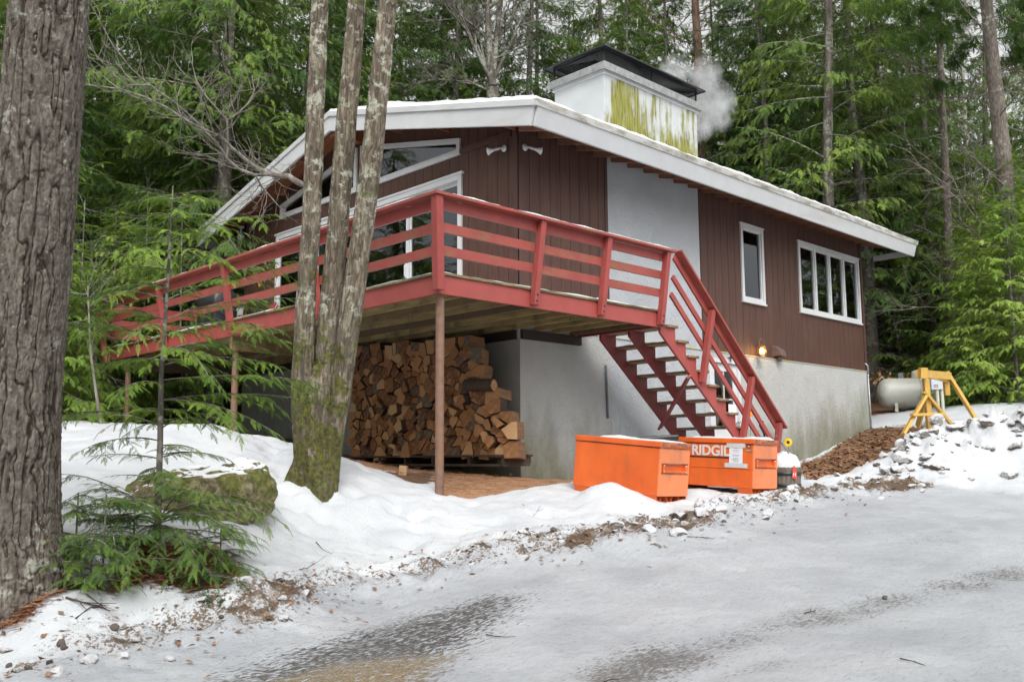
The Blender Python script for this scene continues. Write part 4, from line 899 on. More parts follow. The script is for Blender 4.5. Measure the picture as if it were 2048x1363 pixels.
def chest(P0, PL, PR, label, marked):
    P0, PL, PR = map(Vector, (P0, PL, PR)); ex = (PL-P0).normalized(); ey = PR-P0; ey = (ey-ex*ey.dot(ex)).normalized(); ez = ey.cross(ex).normalized()
    if ez.z < 0: ez = -ez
    root = empty('tool_chest'); Mx = Matrix.Identity(4)
    for i in range(3): Mx[i][0] = ex[i]; Mx[i][1] = ey[i]; Mx[i][2] = ez[i]; Mx[i][3] = P0[i]
    root.matrix_world = Mx; tag(root, label, 'tool chest')      # x: along the long face, y: into depth, z: up
    # ex, ey, ez is left handed: mirror x so the basis stays a rotation
    if Mx.to_3x3().determinant() < 0:
        for i in range(3): Mx[i][0] = -ex[i]
        root.matrix_world = Mx; sx = -1
    else: sx = 1
    L, W_, Hh = 1.22, .60, .535
    def part(mb, name, m, par=root, bev=.006):
        o = mb.build(name, m, bevel=bev); o.parent = par; return o
    X = lambda a, b: (sx*a, sx*b)
    def B(mb, x0, x1, y0, y1, z0, z1, m=0): mb.box((sx*x0, y0, z0), (sx*x1, y1, z1), m); return mb
    mb = MB()
    B(mb, 0.02, L, 0, W_, 0, Hh)          # main shell, end panel set back behind the handle recess
    part(mb, 'chest_body', MT['orange']); mb = MB()
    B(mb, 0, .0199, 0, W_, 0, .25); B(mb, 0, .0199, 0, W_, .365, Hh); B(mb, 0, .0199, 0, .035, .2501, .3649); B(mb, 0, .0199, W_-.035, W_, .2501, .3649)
    part(mb, 'end_panel', MT['paleorange'], bev=.002)
    mb = MB(); B(mb, -.004, .0, .03, W_-.03, .360, .369); B(mb, -.004, .0, .03, W_-.03, .246, .254); part(mb, 'recess_edge', MT['grime'], bev=0)
    mb = MB()
    for y in (.06, W_-.09): B(mb, -.012, .02, y, y+.03, .262, .35)
    B(mb, -.012, .006, .062, W_-.062, .262, .287); hd_ = part(mb, 'handle', MT['orange'], bev=.003)
    for y in (.06, W_-.09):
        for z in (.272, .34): mb = MB(); mb.lathe([(0, .006), (.009, .005), (.01, 0)], (sx*-.012, y+.015, z), 8, axis=(-sx, 0, 0)); o = mb.build('bolt', MT['galv']); o.parent = hd_
    mb = MB(); B(mb, -.012, L+.012, -.014, W_+.012, Hh+.004, Hh+.068); ld = part(mb, 'lid', MT['orange'], bev=.01)
    mb = MB(); B(mb, -.0145, -.0125, .0, W_, Hh+.022, Hh+.062); B(mb, -.006, -.001, 0, W_, Hh-.004, Hh+.003); o = mb.build('grime_streak', MT['grime']); o.parent = ld
    mb = MB(); B(mb, .0, L, -.005, -.001, Hh-.003, Hh+.002); part(mb, 'lid_gap', MT['black'], bev=0)
    mb = MB(); B(mb, .01, L-.01, -.006, -.001, .232, .246) if marked else None
    if marked:
        part(mb, 'panel_crease', MT['orange'], bev=.002)
    # forklift skids: open channel feet
    for x0 in (.02, L-.22):
        sk = MB()
        for (ya, yb, za) in ((.0, .1, 0), (.20, .32, 0), (.45, .6, 0)):
            y2 = ya+.03
            sk.hexa([(sx*x0, ya+.03, -.105), (sx*(x0+.2), ya+.03, -.105), (sx*(x0+.2), ya+.034, -.105), (sx*x0, ya+.034, -.105), (sx*x0, ya, -.001), (sx*(x0+.2), ya, -.001), (sx*(x0+.2), ya+.004, -.001), (sx*x0, ya+.004, -.001)])
            sk.hexa([(sx*x0, yb-.03, -.105), (sx*(x0+.2), yb-.03, -.105), (sx*(x0+.2), yb-.026, -.105), (sx*x0, yb-.026, -.105), (sx*x0, yb, -.001), (sx*(x0+.2), yb, -.001), (sx*(x0+.2), yb+.004, -.001), (sx*x0, yb+.004, -.001)])
        sk.box((sx*x0, .02, -.112), (sx*(x0+.2), .58, -.106)); part(sk, 'skid', MT['orange'], bev=0)
    # snow patch left on the lid
    nx, ny = 60, 30; XX, YY = np.meshgrid(np.linspace(.02, L*.74, nx), np.linspace(.02, W_-.02, ny)); hh = .006+.045*np.clip(fbm(XX*2+3*marked, YY*2, oct=3, seed=31)+.4, 0, 1)*np.clip(np.minimum(np.minimum(XX-.02, L*.74-XX), np.minimum(YY-.02, W_-.02-YY))/.05, 0, 1)
    V = np.stack([XX*sx, YY, Hh+.068+hh-.004], -1).reshape(-1, 3); i = np.arange(nx*ny).reshape(ny, nx); F = np.stack([i[:-1, :-1], i[:-1, 1:], i[1:, 1:], i[1:, :-1]], -1).reshape(-1, 4)
    o = mesh_np('lid_snow', V, F, MT['snow'], smooth=True); o.parent = ld
    if marked:
        def face(o, u, h, y=-.004):   # stand a text on the long face, reading left to right
            o.parent = root; R_ = Matrix.Identity(4); xa = Vector((-sx, 0, 0)); za = Vector((0, -1, 0)); ya = Vector((0, 0, 1))
            for i in range(3): R_[i][0] = xa[i]; R_[i][1] = ya[i]; R_[i][2] = za[i]
            R_.translation = Vector((sx*u, y, h)); o.matrix_parent_inverse = Matrix.Identity(4); o.matrix_basis = R_
        mw = simple('lettering_white', (.6, .58, .55), .5, .05, 5, 0)
        t = text_obj('RIDGID', .178, 'lettering', mw, bold=.005); face(t, .585, .44)
        mb = MB(); B(mb, .34, .92, -.004, -.001, .355, .371); part(mb, 'black_stripe', MT['black'], bev=0)
        mp = simple('notice_paper', (.66, .67, .72), .7, .02, 3, 0); mtape = simple('duct_tape', (.50, .53, .52), .45, .05, 8, .1)
        mb = MB(); B(mb, .15, .335, -.008, -.0065, .285, .50); no = part(mb, 'notice', mp, bev=0)
        for q4 in ((.115, .37, -.012, -.0085, .49, .545), (.08, .395, -.012, -.0085, .245, .30)): mb = MB(); B(mb, *q4); o = mb.build('tape', mtape); o.parent = no
        for j, (tx, sz, hz_) in enumerate((('- - - - -', .012, .483), ('- - - - - - -', .017, .463), ('- - - - - - -', .015, .442), ('- - - - - - - - -', .012, .405), ('- - - - - - - - - -', .012, .392), ('- - - - - - -', .012, .365), ('- - - - - - - - - -', .012, .35), ('- - - - - - - -', .012, .335), ('- - - - - - -', .012, .32))):
            t = text_obj(tx, sz*1.35, 'notice_line', MT['black'], ext=.0002, bold=.0012); face(t, .243, hz_, -.0095)
        mb = MB(); B(mb, .045, .095, -.006, -.002, .497, .525); B(mb, .025, .105, -.006, -.002, .45, .472); pl = part(mb, 'data_plate', MT['black'], bev=0)
        mb = MB(); B(mb, .055, .082, -.008, -.0065, .504, .518)
        for k in range(5): B(mb, .031+k*.015, .042+k*.015, -.008, -.0065, .455, .4665)
        o = mb.build('plate_marks', mw); o.parent = pl
    return root
P0 = at(1316, 992, 10.35); PL_ = at(1158, 971, 11.12); PR_ = at(1381, 992, 10.80)
chest(P0, PL_, PR_, 'plain orange steel tool chest nearest the steel post, tilted in the snow', 0)
P0 = at(1507, 977, 11.35); PL_ = at(1338, 965.5, 12.18); PR_ = at(1554, 976.5, 11.79)
chest(P0, PL_, PR_, 'orange steel tool chest with white lettering and a taped paper notice', 1)

# ================================================================ FOLIAGE TOOLS
def frond(L, n, wr, seed, ll=.42, ang=52, droop=.10):
    r = np.random.RandomState(seed); Q = []
    def dia(b, d, l, w, up=(0, 0, 1)):
        b = np.array(b, float); d = np.array(d, float); d /= np.linalg.norm(d); s_ = np.cross(d, up); s_ /= np.linalg.norm(s_)
        Q.append([b, b+d*l*.4+s_*w/2, b+d*l, b+d*l*.4-s_*w/2])
    for i in range(n):
        s_ = (i+.6)/n
        for sd in (-1, 1):
            l = L*ll*(1-s_*.85)**.75*r.uniform(.75, 1.15)*(.55+.45*min(1, s_*4)); a = radians(ang+r.uniform(-9, 9)-14*s_)
            z = r.uniform(-.16, .05); dia((L*s_*.93+r.uniform(-.01, .01)*L, 0, 0), (cos(a), sd*sin(a), z), l, wr*L*r.uniform(.8, 1.2)*(1-.3*s_), (0, r.uniform(-.3, .3), 1))
    dia((L*.86, 0, 0), (1, 0, -.05), L*.2, wr*L)
    for k in range(int(n*.6)): dia((L*k/(n*.6), 0, 0), (1, r.uniform(-.1, .1), 0), L*1.5/(n*.6), wr*L*.7)
    Q = np.array(Q); rr = np.hypot(Q[..., 0], Q[..., 1]*1.3); Q[..., 2] -= droop*rr**2/L
    return Q
def assemble(fr, T):
    """fr: list of (origin, dir, up, scale, tid)"""
    out = []
    o = np.array([f[0] for f in fr]); d = np.array([f[1] for f in fr]); u = np.array([f[2] for f in fr]); s_ = np.array([f[3] for f in fr]); t = np.array([f[4] for f in fr])
    d = d/np.linalg.norm(d, axis=1)[:, None]; y = np.cross(u, d); y /= np.linalg.norm(y, axis=1)[:, None]; z = np.cross(d, y)
    M3 = np.stack([d, y, z], 1)*s_[:, None, None]
    for k, q in enumerate(T):
        m_ = t == k
        if m_.any(): out.append((np.einsum('qvi,nij->nqvj', q, M3[m_])+o[m_][:, None, None, :]).reshape(-1, 3))
    return np.concatenate(out)
def branch_pts(o, az, L, el, droop, n=7, wob=.05, rs=None):
    P = []; d = np.array([cos(az), sin(az), 0]); sdv = np.array([-sin(az), cos(az), 0]); w = rs.uniform(-1, 1, 2) if rs is not None else (0, 0)
    for i in range(n+1):
        s_ = i/n; P.append(np.array(o)+d*L*s_+np.array([0, 0, 1])*(L*s_*math.tan(el)-droop*L*s_**2)+sdv*wob*L*(w[0]*s_*s_+w[1]*.3*math.sin(3*s_)))
    return P
def along(P, s_):
    n = len(P)-1; x = min(s_*n, n-1e-6); i = int(x); f = x-i; return P[i]*(1-f)+P[i+1]*f, P[i+1]-P[i]
def dress(P, T, fr, rs, spacing, fs, s0=.12, yaw=55, hang=.12):
    L = sum(np.linalg.norm(P[i+1]-P[i]) for i in range(len(P)-1)); s_ = s0; k = 0
    while s_ < 1:
        o, d = along(P, s_); d = d/np.linalg.norm(d); side = np.cross(d, [0, 0, 1]); side /= max(1e-6, np.linalg.norm(side)); sd = 1 if k % 2 else -1
        a = radians(yaw+rs.uniform(-12, 12)-15*s_); dd = d*cos(a)+side*sd*sin(a)+np.array([0, 0, -hang*rs.uniform(.1, 1.4)])
        fr.append((o, dd, np.array([rs.uniform(-.5, .5), rs.uniform(-.5, .5), 1.]), fs*rs.uniform(.7, 1.15)*(1.1-.55*s_), rs.randint(len(T)))); s_ += spacing/L*rs.uniform(.6, 1.3); k += 1
    o, d = along(P, .97); fr.append((o, d, np.array([0, 0, 1.]), fs*.8, rs.randint(len(T))))
def twig_tube(V, F, P, r0, r1, n=3):
    b = len(V); m_ = len(P)
    for i, p in enumerate(P):
        d = P[min(i+1, m_-1)]-P[max(i-1, 0)]; d = d/(np.linalg.norm(d)+1e-9); a = np.cross(d, [.31, .2, .93]); a /= np.linalg.norm(a)+1e-9; c = np.cross(d, a); r_ = r0+(r1-r0)*i/(m_-1)
        for k in range(n): t = 2*pi*k/n; V.append(p+(a*cos(t)+c*sin(t))*r_)
    for i in range(m_-1):
        for k in range(n): F.append((b+i*n+k, b+i*n+(k+1) % n, b+(i+1)*n+(k+1) % n, b+(i+1)*n+k))
def leafmat(name, cols, trans=.35, tip=None):
    m, nt, b = mat(name); v = coords(nt); oi = nt.nodes.new('ShaderNodeObjectInfo'); v3 = nt.nodes.new('ShaderNodeVectorMath'); v3.operation = 'ADD'
    sc = nt.nodes.new('ShaderNodeVectorMath'); sc.operation = 'SCALE'; sc.inputs[0].default_value = (17, 31, 5); nt.links.new(oi.outputs['Random'], sc.inputs['Scale']); nt.links.new(v, v3.inputs[0]); nt.links.new(sc.outputs[0], v3.inputs[1])
    n1 = noise(nt, v3.outputs[0], .55, 3, .6); n2 = noise(nt, v3.outputs[0], 6, 3, .7); s_ = mul(nt, mul(nt, n1, .6), mul(nt, n2, .4), 'ADD'); s2 = mul(nt, s_, mul(nt, oi.outputs['Random'], .14), 'ADD')
    c = ramp(nt, s2, [(.40, cols[0]), (.53, cols[1]), (.64, cols[2]), (.76, cols[3])]).outputs[0]
    nt.links.new(c, b.inputs['Base Color']); b.inputs['Roughness'].default_value = .7; b.inputs['Specular IOR Level'].default_value = .12
    t = nt.nodes.new('ShaderNodeBsdfTranslucent'); tc = mixc(nt, .5, c, (.20, .32, .035), 'MIX'); nt.links.new(tc, t.inputs[0]); mx = nt.nodes.new('ShaderNodeMixShader'); mx.inputs[0].default_value = trans
    nt.links.new(b.outputs[0], mx.inputs[1]); nt.links.new(t.outputs[0], mx.inputs[2]); nt.links.new(mx.outputs[0], nt.nodes['Material Output'].inputs[0]); return m
MT['leaf'] = leafmat('hemlock_needles', [(.024, .058, .022), (.060, .118, .034), (.14, .22, .048), (.28, .38, .075)])
MT['leafpale'] = leafmat('young_hemlock_needles', [(.055, .115, .025), (.13, .225, .040), (.25, .37, .062), (.42, .53, .13)])
MT['needle'] = leafmat('pine_needles', [(.04, .08, .03), (.07, .13, .04), (.12, .2, .06), (.2, .28, .1)])
def barkmat(name, a, b2, lich=None, lth=.62, moss=None, mossz=None, stretch=(9, 9, 1.2), plate=None):
    m, nt, b = mat(name); v = coords(nt); vs = coords(nt, stretch); n1 = noise(nt, vs, 1.5, 6, .65); c = ramp(nt, n1, [(.32, tuple(x*.45 for x in a)), (.5, a), (.7, b2)]).outputs[0]
    if plate:   # inner bark of the cracks is darker than the weathered plates
        at_ = nt.nodes.new('ShaderNodeAttribute'); at_.attribute_name = 'plate'; c = mixc(nt, ramp(nt, at_.outputs['Fac'], [(.15, g(0)), (.65, g(1))]).outputs[0], plate, c)
    if lich:
        n2 = noise(nt, v, 9, 5, .7); n4 = noise(nt, v, 1.2, 2); c = mixc(nt, ramp(nt, mul(nt, mul(nt, n2, .75), mul(nt, n4, .3), 'ADD'), [(lth-.03, g(0)), (lth+.03, g(.8))]).outputs[0], c, lich)
    if moss:
        geo = nt.nodes.new('ShaderNodeNewGeometry'); sp = nt.nodes.new('ShaderNodeSeparateXYZ'); nt.links.new(geo.outputs['Position'], sp.inputs[0])
        n3 = noise(nt, v, 4.5, 6, .65); zf = N(nt, 'ShaderNodeMapRange'); zf.inputs['From Min'].default_value = mossz[0]; zf.inputs['From Max'].default_value = mossz[1]; zf.inputs['To Min'].default_value = .22; zf.inputs['To Max'].default_value = 0; nt.links.new(sp.outputs[2], zf.inputs[0])
        mc = ramp(nt, noise(nt, v, 22, 3), [(.35, moss[0]), (.65, moss[1])]).outputs[0]
        c = mixc(nt, ramp(nt, mul(nt, n3, zf.outputs[0], 'ADD'), [(.59, g(0)), (.65, g(.92))]).outputs[0], c, mc)
    nt.links.new(c, b.inputs['Base Color']); b.inputs['Roughness'].default_value = .95; p = bump(nt, b, n1, .6, .02); bump(nt, b, noise(nt, v, 60, 4), .6, .006, p); return m
MT['trunk'] = barkmat('forest_bark', (.105, .09, .075), (.20, .175, .15), (.28, .29, .24), .57, stretch=(7, 7, 1.5))
MT['pinebark'] = barkmat('big_pine_bark', (.112, .094, .076), (.21, .182, .152), (.34, .34, .28), .615, stretch=(24, 24, 7), plate=(.030, .020, .014))
MT['forestpine'] = barkmat('forest_pine_bark', (.15, .125, .105), (.26, .225, .19), (.34, .35, .29), .62, stretch=(16, 16, 4))
MT['redbark'] = barkmat('red_pine_bark', (.20, .12, .09), (.34, .23, .19), (.35, .34, .3), .66)
MT['maple'] = barkmat('maple_bark', (.14, .112, .08), (.33, .28, .21), (.44, .45, .37), .585, ((.030, .026, .012), (.11, .115, .012)), (.2, 2.4), stretch=(14, 14, 3), plate=(.07, .055, .04))
MT['twig'] = barkmat('grey_twig', (.2, .175, .15), (.36, .33, .29))
MT['birch'] = barkmat('pale_bark', (.36, .34, .3), (.55, .53, .5), (.2, .19, .17), .6, stretch=(3, 3, 6))
FT_FAR = [frond(.32, 6, .105, 1, .46, droop=.2), frond(.32, 5, .11, 2, .54, droop=.35), frond(.32, 6, .10, 3, .42, droop=.6)]
FT_NEAR = [frond(.18, 14, .046, 4, .36, droop=.18), frond(.18, 13, .048, 5, .42, droop=.3), frond(.18, 15, .044, 6, .30, droop=.4)]
FT_MID = [frond(.30, 8, .085, 7, .46, droop=.2), frond(.30, 7, .09, 8, .54, droop=.3), frond(.30, 8, .08, 9, .4, droop=.5)]
def quads(V): return np.arange(len(V), dtype=np.int32).reshape(-1, 4)
def make_hemlock(H, r0, nb, Lmax, cb, seed, T, spacing, fs, shape=.75, dead=10, el=8, leaf='leaf', bark='trunk', lean=0):
    rs = np.random.RandomState(seed); V, F, fr = [], [], []; ax = rs.uniform(-1, 1, 2)*lean
    tp = [np.array([ax[0]*max(0, h/H)**1.5*H*.05+.04*math.sin(h*.9+seed), ax[1]*max(0, h/H)**1.5*H*.05+.04*math.cos(h*.7+seed), h]) for h in np.linspace(-.4, H, 16)]
    ctr = lambda h: along(tp, max(0, min(1, (h+.4)/(H+.4))))[0]
    for i, p in enumerate(tp):
        rr = r0*(1-.93*max(0, p[2])/H)*(1+.35*math.exp(-max(0, p[2])/.35))
        for k in range(10): t = 2*pi*k/10; V.append(p+np.array([cos(t), sin(t), 0])*rr*(1+.06*math.sin(3*t+i)))
    for i in range(15):
        for k in range(10): F.append((i*10+k, i*10+(k+1) % 10, (i+1)*10+(k+1) % 10, (i+1)*10+k))
    for i in range(nb):
        u = ((i+rs.uniform(0, 1))/nb)**.92; h = cb+(H-cb)*u*.985; L = Lmax*((1-u)**shape*rs.uniform(.62, 1.12)+.06); az = i*2.39996+rs.uniform(-.5, .5)
        P = branch_pts(ctr(h), az, L, radians(el+rs.uniform(-20, 18)+14*u), rs.uniform(.14, .32)*(1-u*.6), 6, .1, rs); twig_tube(V, F, P, max(.006, .011*L), .003); dress(P, T, fr, rs, spacing, fs, .15, 50, .35)
        for j in range(int(L/.34)):
            s_ = rs.uniform(.15, .9); o2, d2 = along(P, s_); d2 = d2/np.linalg.norm(d2); sd_ = np.cross(d2, [0, 0, 1]); q = d2*rs.uniform(.5, 1)+sd_*rs.choice([-1, 1])*rs.uniform(.35, 1.0)+np.array([0, 0, rs.uniform(-.35, .25)]); q /= np.linalg.norm(q); L2 = L*(1-s_)*rs.uniform(.35, .7)+.25; P2_ = [o2+q*L2*k/4-np.array([0, 0, rs.uniform(.1, .4)*L2*(k/4)**2]) for k in range(5)]; twig_tube(V, F, P2_, .006, .002); dress(P2_, T, fr, rs, spacing, fs*.9, .1, 50, .35)
    for i in range(dead):
        h = rs.uniform(.8, cb+1.5); P = branch_pts(ctr(h), rs.uniform(0, 6.28), rs.uniform(.5, 1.6), radians(rs.uniform(-10, 15)), .2, 4, .25, rs); twig_tube(V, F, P, .012, .002)
        for j in range(4): o, d = along(P, rs.uniform(.3, .95)); d = d/np.linalg.norm(d)+rs.uniform(-.8, .8, 3); twig_tube(V, F, [o, o+d*.2, o+d*.35+[0, 0, .05]], .004, .001)
    W_ = mesh_np('trunk', V, F, MT[bark], smooth=True, link=False); A = assemble(fr, T); Lf = mesh_np('crown', A, quads(A), MT[leaf], link=False)
    print('tree', seed, len(A)//4); return W_, Lf, H
def put_tree(pr, x, y, s_, rz, name, label, cat, group, sz=1.0, tilt=0, z=None):
    e = empty(name, (x, y, (HZ(x, y) if z is None else z)-.05), rz); e.scale = (s_, s_, s_*sz); e.rotation_euler[0] = tilt; tag(e, label, cat, group)
    for nm, me in (('trunk', pr[0]), ('crown', pr[1])): o = bpy.data.objects.new(nm, me); COL.objects.link(o); o.parent = e
    return e
HP = [make_hemlock(17, .17, 135, 3.2, 1.0, 31, FT_FAR, .12, 1.05, dead=34, lean=.6, el=6), make_hemlock(18, .2, 125, 3.5, 2.2, 32, FT_FAR, .125, 1.1, dead=40, lean=.8, el=4), make_hemlock(15, .15, 130, 2.7, .5, 33, FT_FAR, .115, 1.0, .9, 6, lean=.6, el=6), make_hemlock(19, .19, 85, 3.0, 4.5, 34, FT_FAR, .125, 1.05, .6, 60, lean=.9, el=2)]
YP = [make_hemlock(5.2, .05, 100, 1.7, .15, 41, FT_MID, .09, .95, .85, 0, 10, 'leafpale', lean=.5), make_hemlock(3.6, .035, 75, 1.35, .1, 42, FT_MID, .085, .9, .8, 0, 6, 'leafpale', lean=.5), make_hemlock(6.5, .06, 115, 1.9, .2, 43, FT_MID, .095, 1.0, .9, 0, 6, 'leaf', lean=.5)]

# ================================================================ FOREST
rs = np.random.RandomState(2024); TR = []
def ok(x, y, dmin):
    if 1.0 < x < 17.5 and -1 < y < 12.4: return False
    if -3 < x < 4 and y < 12.6: return False
    return all((x-a)**2+(y-b)**2 > dmin*dmin for a, b in TR)
def wpx(px, D): p = at(px, 900, D); return p[0], p[1]
# named trunks seen in the photo
def mark(px, D): x, y = wpx(px, D); TR.append((x, y)); return x, y
x, y = mark(425, 21); put_tree(HP[1], x, y, 1.1, 1.0, 'hemlock_tree', 'big dark hemlock trunk rising left of the low end of the white roof edge', 'tree', 'hemlocks in the forest left of the house')
x, y = mark(505, 26); put_tree(HP[3], x, y, 1.0, 2.0, 'hemlock_tree', 'slim pale-trunked hemlock seen between the bare maple branch and the roof edge', 'tree', 'hemlocks in the forest left of the house')
n_t = 0
def region(px):
    if px < 640: return 'hemlock in the dense forest to the left of the house', 'hemlocks in the forest left of the house'
    if px < 1420: return 'hemlock in the forest behind the snowy roof and chimney', 'hemlocks behind the roof'
    return 'hemlock in the forest to the right of the chimney and beyond the house end', 'hemlocks to the right of the chimney'
tries = 0
while n_t < 138 and tries < 12000:
    tries += 1
    px = rs.uniform(-200, 2260); D = 17+52*rs.uniform(0, 1)**.8; x, y = wpx(px, D)
    if D > 30 and 0: pass
    if px > 1700 and D < 27: continue
    if 130 < px < 420 and D < 19.5: continue
    if 900 < px < 1060 and D < 40: continue
    if 1360 < px < 1440 and D < 37: continue
    if 1960 < px < 2048 and D < 22: continue
    if not ok(x, y, 2.0 if D < 36 else 2.5): continue
    TR.append((x, y)); n_t += 1; lb, gr = region(px)
    put_tree(HP[rs.randint(4)], x, y, rs.uniform(.92, 1.3), rs.uniform(0, 6.28), 'hemlock_tree', lb, 'tree', gr, rs.uniform(.9, 1.12))
# young bright hemlocks: right of the house, and a few low ones left
for i, (px, D, s_, k, lb) in enumerate([(1905, 27, 1.25, 0, 'young hemlock standing right behind the white gas tank'), (1985, 24.5, 1.15, 0, 'bright young hemlock with drooping boughs right of the yellow wooden frame'), (2060, 22.5, 1.2, 0, 'young hemlock cut by the right edge of the photo'), (1775, 31, 1.3, 0, 'young hemlock between the house end and the gas tank'), (1845, 33, 1.5, 0, 'taller young hemlock behind the left part of the gas tank'),
        (1940, 31, 1.4, 0, 'young hemlock behind the grey box on its post'), (2035, 28, 1.5, 0, 'tall young hemlock near the right edge behind the brighter one'), (1978, 22.0, .8, 0, 'bushy young hemlock before the foot of the thick leaning pine'), (2050, 21.2, .95, 0, 'bushy young hemlock at the right edge of the photo above the snow heap'), (1940, 23.6, .5, 1, 'small bright hemlock at the right foot of the yellow wooden stand'), (2000, 23.5, .45, 1, 'knee-high hemlock seedling in the snow at the forest edge on the right'), (1925, 23.5, .4, 1, 'small dark hemlock seedling beneath the grey box'),
        (210, 19, .9, 0, 'young hemlock under the left end of the deck'), (330, 21, 1.0, 0, 'young hemlock seen beneath the deck left of the middle steel post'), (120, 16, .9, 1, 'pale green young hemlock just right of the big pine trunk'), (520, 23, .9, 0, 'young hemlock behind the corner of the deck post and the basement'), (30, 17, 1.2, 0, 'young hemlock cut by the left edge of the photo')]):
    x, y = wpx(px, D); put_tree(YP[k], x, y, s_, i*1.3, 'young_hemlock', lb, 'young tree', 'young hemlocks')
for px, D, s_, k in ((700, 31, 1.15, 0), (790, 36, 1.2, 2), (870, 33, 1.1, 1), (1085, 34, 1.15, 0), (1150, 39, 1.25, 2), (1230, 35, 1.2, 1), (1310, 40, 1.3, 0), (640, 28, 1.0, 2), (1470, 33, 1.1, 2), (1560, 31, 1.1, 0)):
    x, y = wpx(px, D); TR.append((x, y)); put_tree(HP[k], x, y, s_, px*.1, 'hemlock_tree', 'hemlock in the forest behind the snowy roof and chimney', 'tree', 'hemlocks behind the roof')
n_y = 0
while n_y < 54:
    px = rs.uniform(-120, 2200); D = rs.uniform(17.5, 44); x, y = wpx(px, D)
    if (px > 1700 and D < 28) or (130 < px < 470 and D < 19) or (640 < px < 1700) or not ok(x, y, 1.1): continue
    TR.append((x, y)); n_y += 1; put_tree(YP[rs.randint(3)], x, y, rs.uniform(.75, 1.5), rs.uniform(0, 6.28), 'young_hemlock', 'young hemlock in the undergrowth '+('left of the house' if px < 900 else 'right of the house'), 'young tree', 'undergrowth hemlocks '+('left' if px < 900 else 'right'))
# the woods go on round the back of the camera and are mirrored in the windows
for k in range(46):
    a = radians(rs.uniform(112, 262)); r_ = rs.uniform(17, 34); x, y = CAM[0]+5+r_*cos(a), CAM[1]+6+r_*sin(a)
    if (x+2)**2+(y-4)**2 < 170: continue
    v_ = np.array([x, y, .4])-CAM
    if v_@FW > 0 and abs(v_@RT)/(v_@FW) < .75: continue
    put_tree(HP[rs.randint(4)], x, y, rs.uniform(.8, 1.1), rs.uniform(0, 6.28), 'hemlock_tree', 'hemlock across the road, seen only mirrored in the window glass', 'tree', 'hemlocks across the road', z=float(H0(x, y)[0]))
# trunk with bare limbs helper (bare trees, pines)
def grow_bare(V, F, p, d, L, r, rs, depth, up=.25, split=3, bend=.22):
    n = 6; P = [p]; dd = d/np.linalg.norm(d)
    for i in range(n): dd = dd+rs.uniform(-bend, bend, 3)*.5+np.array([0, 0, up])*.12; dd /= np.linalg.norm(dd); P.append(P[-1]+dd*L/n)
    twig_tube(V, F, P, r, r*.35 if depth else .0015, 6 if r > .03 else 4 if r > .01 else 3)
    if depth <= 0: return
    for j in range(split+rs.randint(0, 2)):
        s_ = rs.uniform(.3, 1.0); o, d2 = along(P, s_); d2 = d2/np.linalg.norm(d2); q = d2+rs.uniform(-.75, .75, 3); grow_bare(V, F, o, q, L*rs.uniform(.45, .7), r*.5, rs, depth-1, up, split, bend)
# leafless broadleaf behind the roof
x, y = mark(985, 29); rs = np.random.RandomState(5); V, F = [], []
base = np.array([x, y, HZ(x, y)-.1]); fk = at(985, 175, 29)
twig_tube(V, F, [base, base+(fk-base)*.5+[.05, 0, 0], fk], .26, .19, 12)
for (px, py, dD, r_) in ((975, -80, 0, .14), (1018, -60, .6, .12), (905, 20, -.5, .08), (1060, 10, .5, .07), (890, 150, 0, .05), (940, 70, .3, .07)):
    q = at(px, py, 29+dD); st_ = at(985, 165 if px != 890 else 185, 29); d = q-st_; L = np.linalg.norm(d)*1.1; V2 = []; grow_bare(V, F, st_-d/np.linalg.norm(d)*.1, d, L, r_, rs, 4, .2, 4, .16)
e = empty('bare_tree', tuple(base)); tag(e, 'leafless forked broadleaf tree behind the roof left of the chimney', 'tree')
o = mesh_np('trunk', np.array(V)-base, F, MT['trunk'], smooth=True); o.parent = e
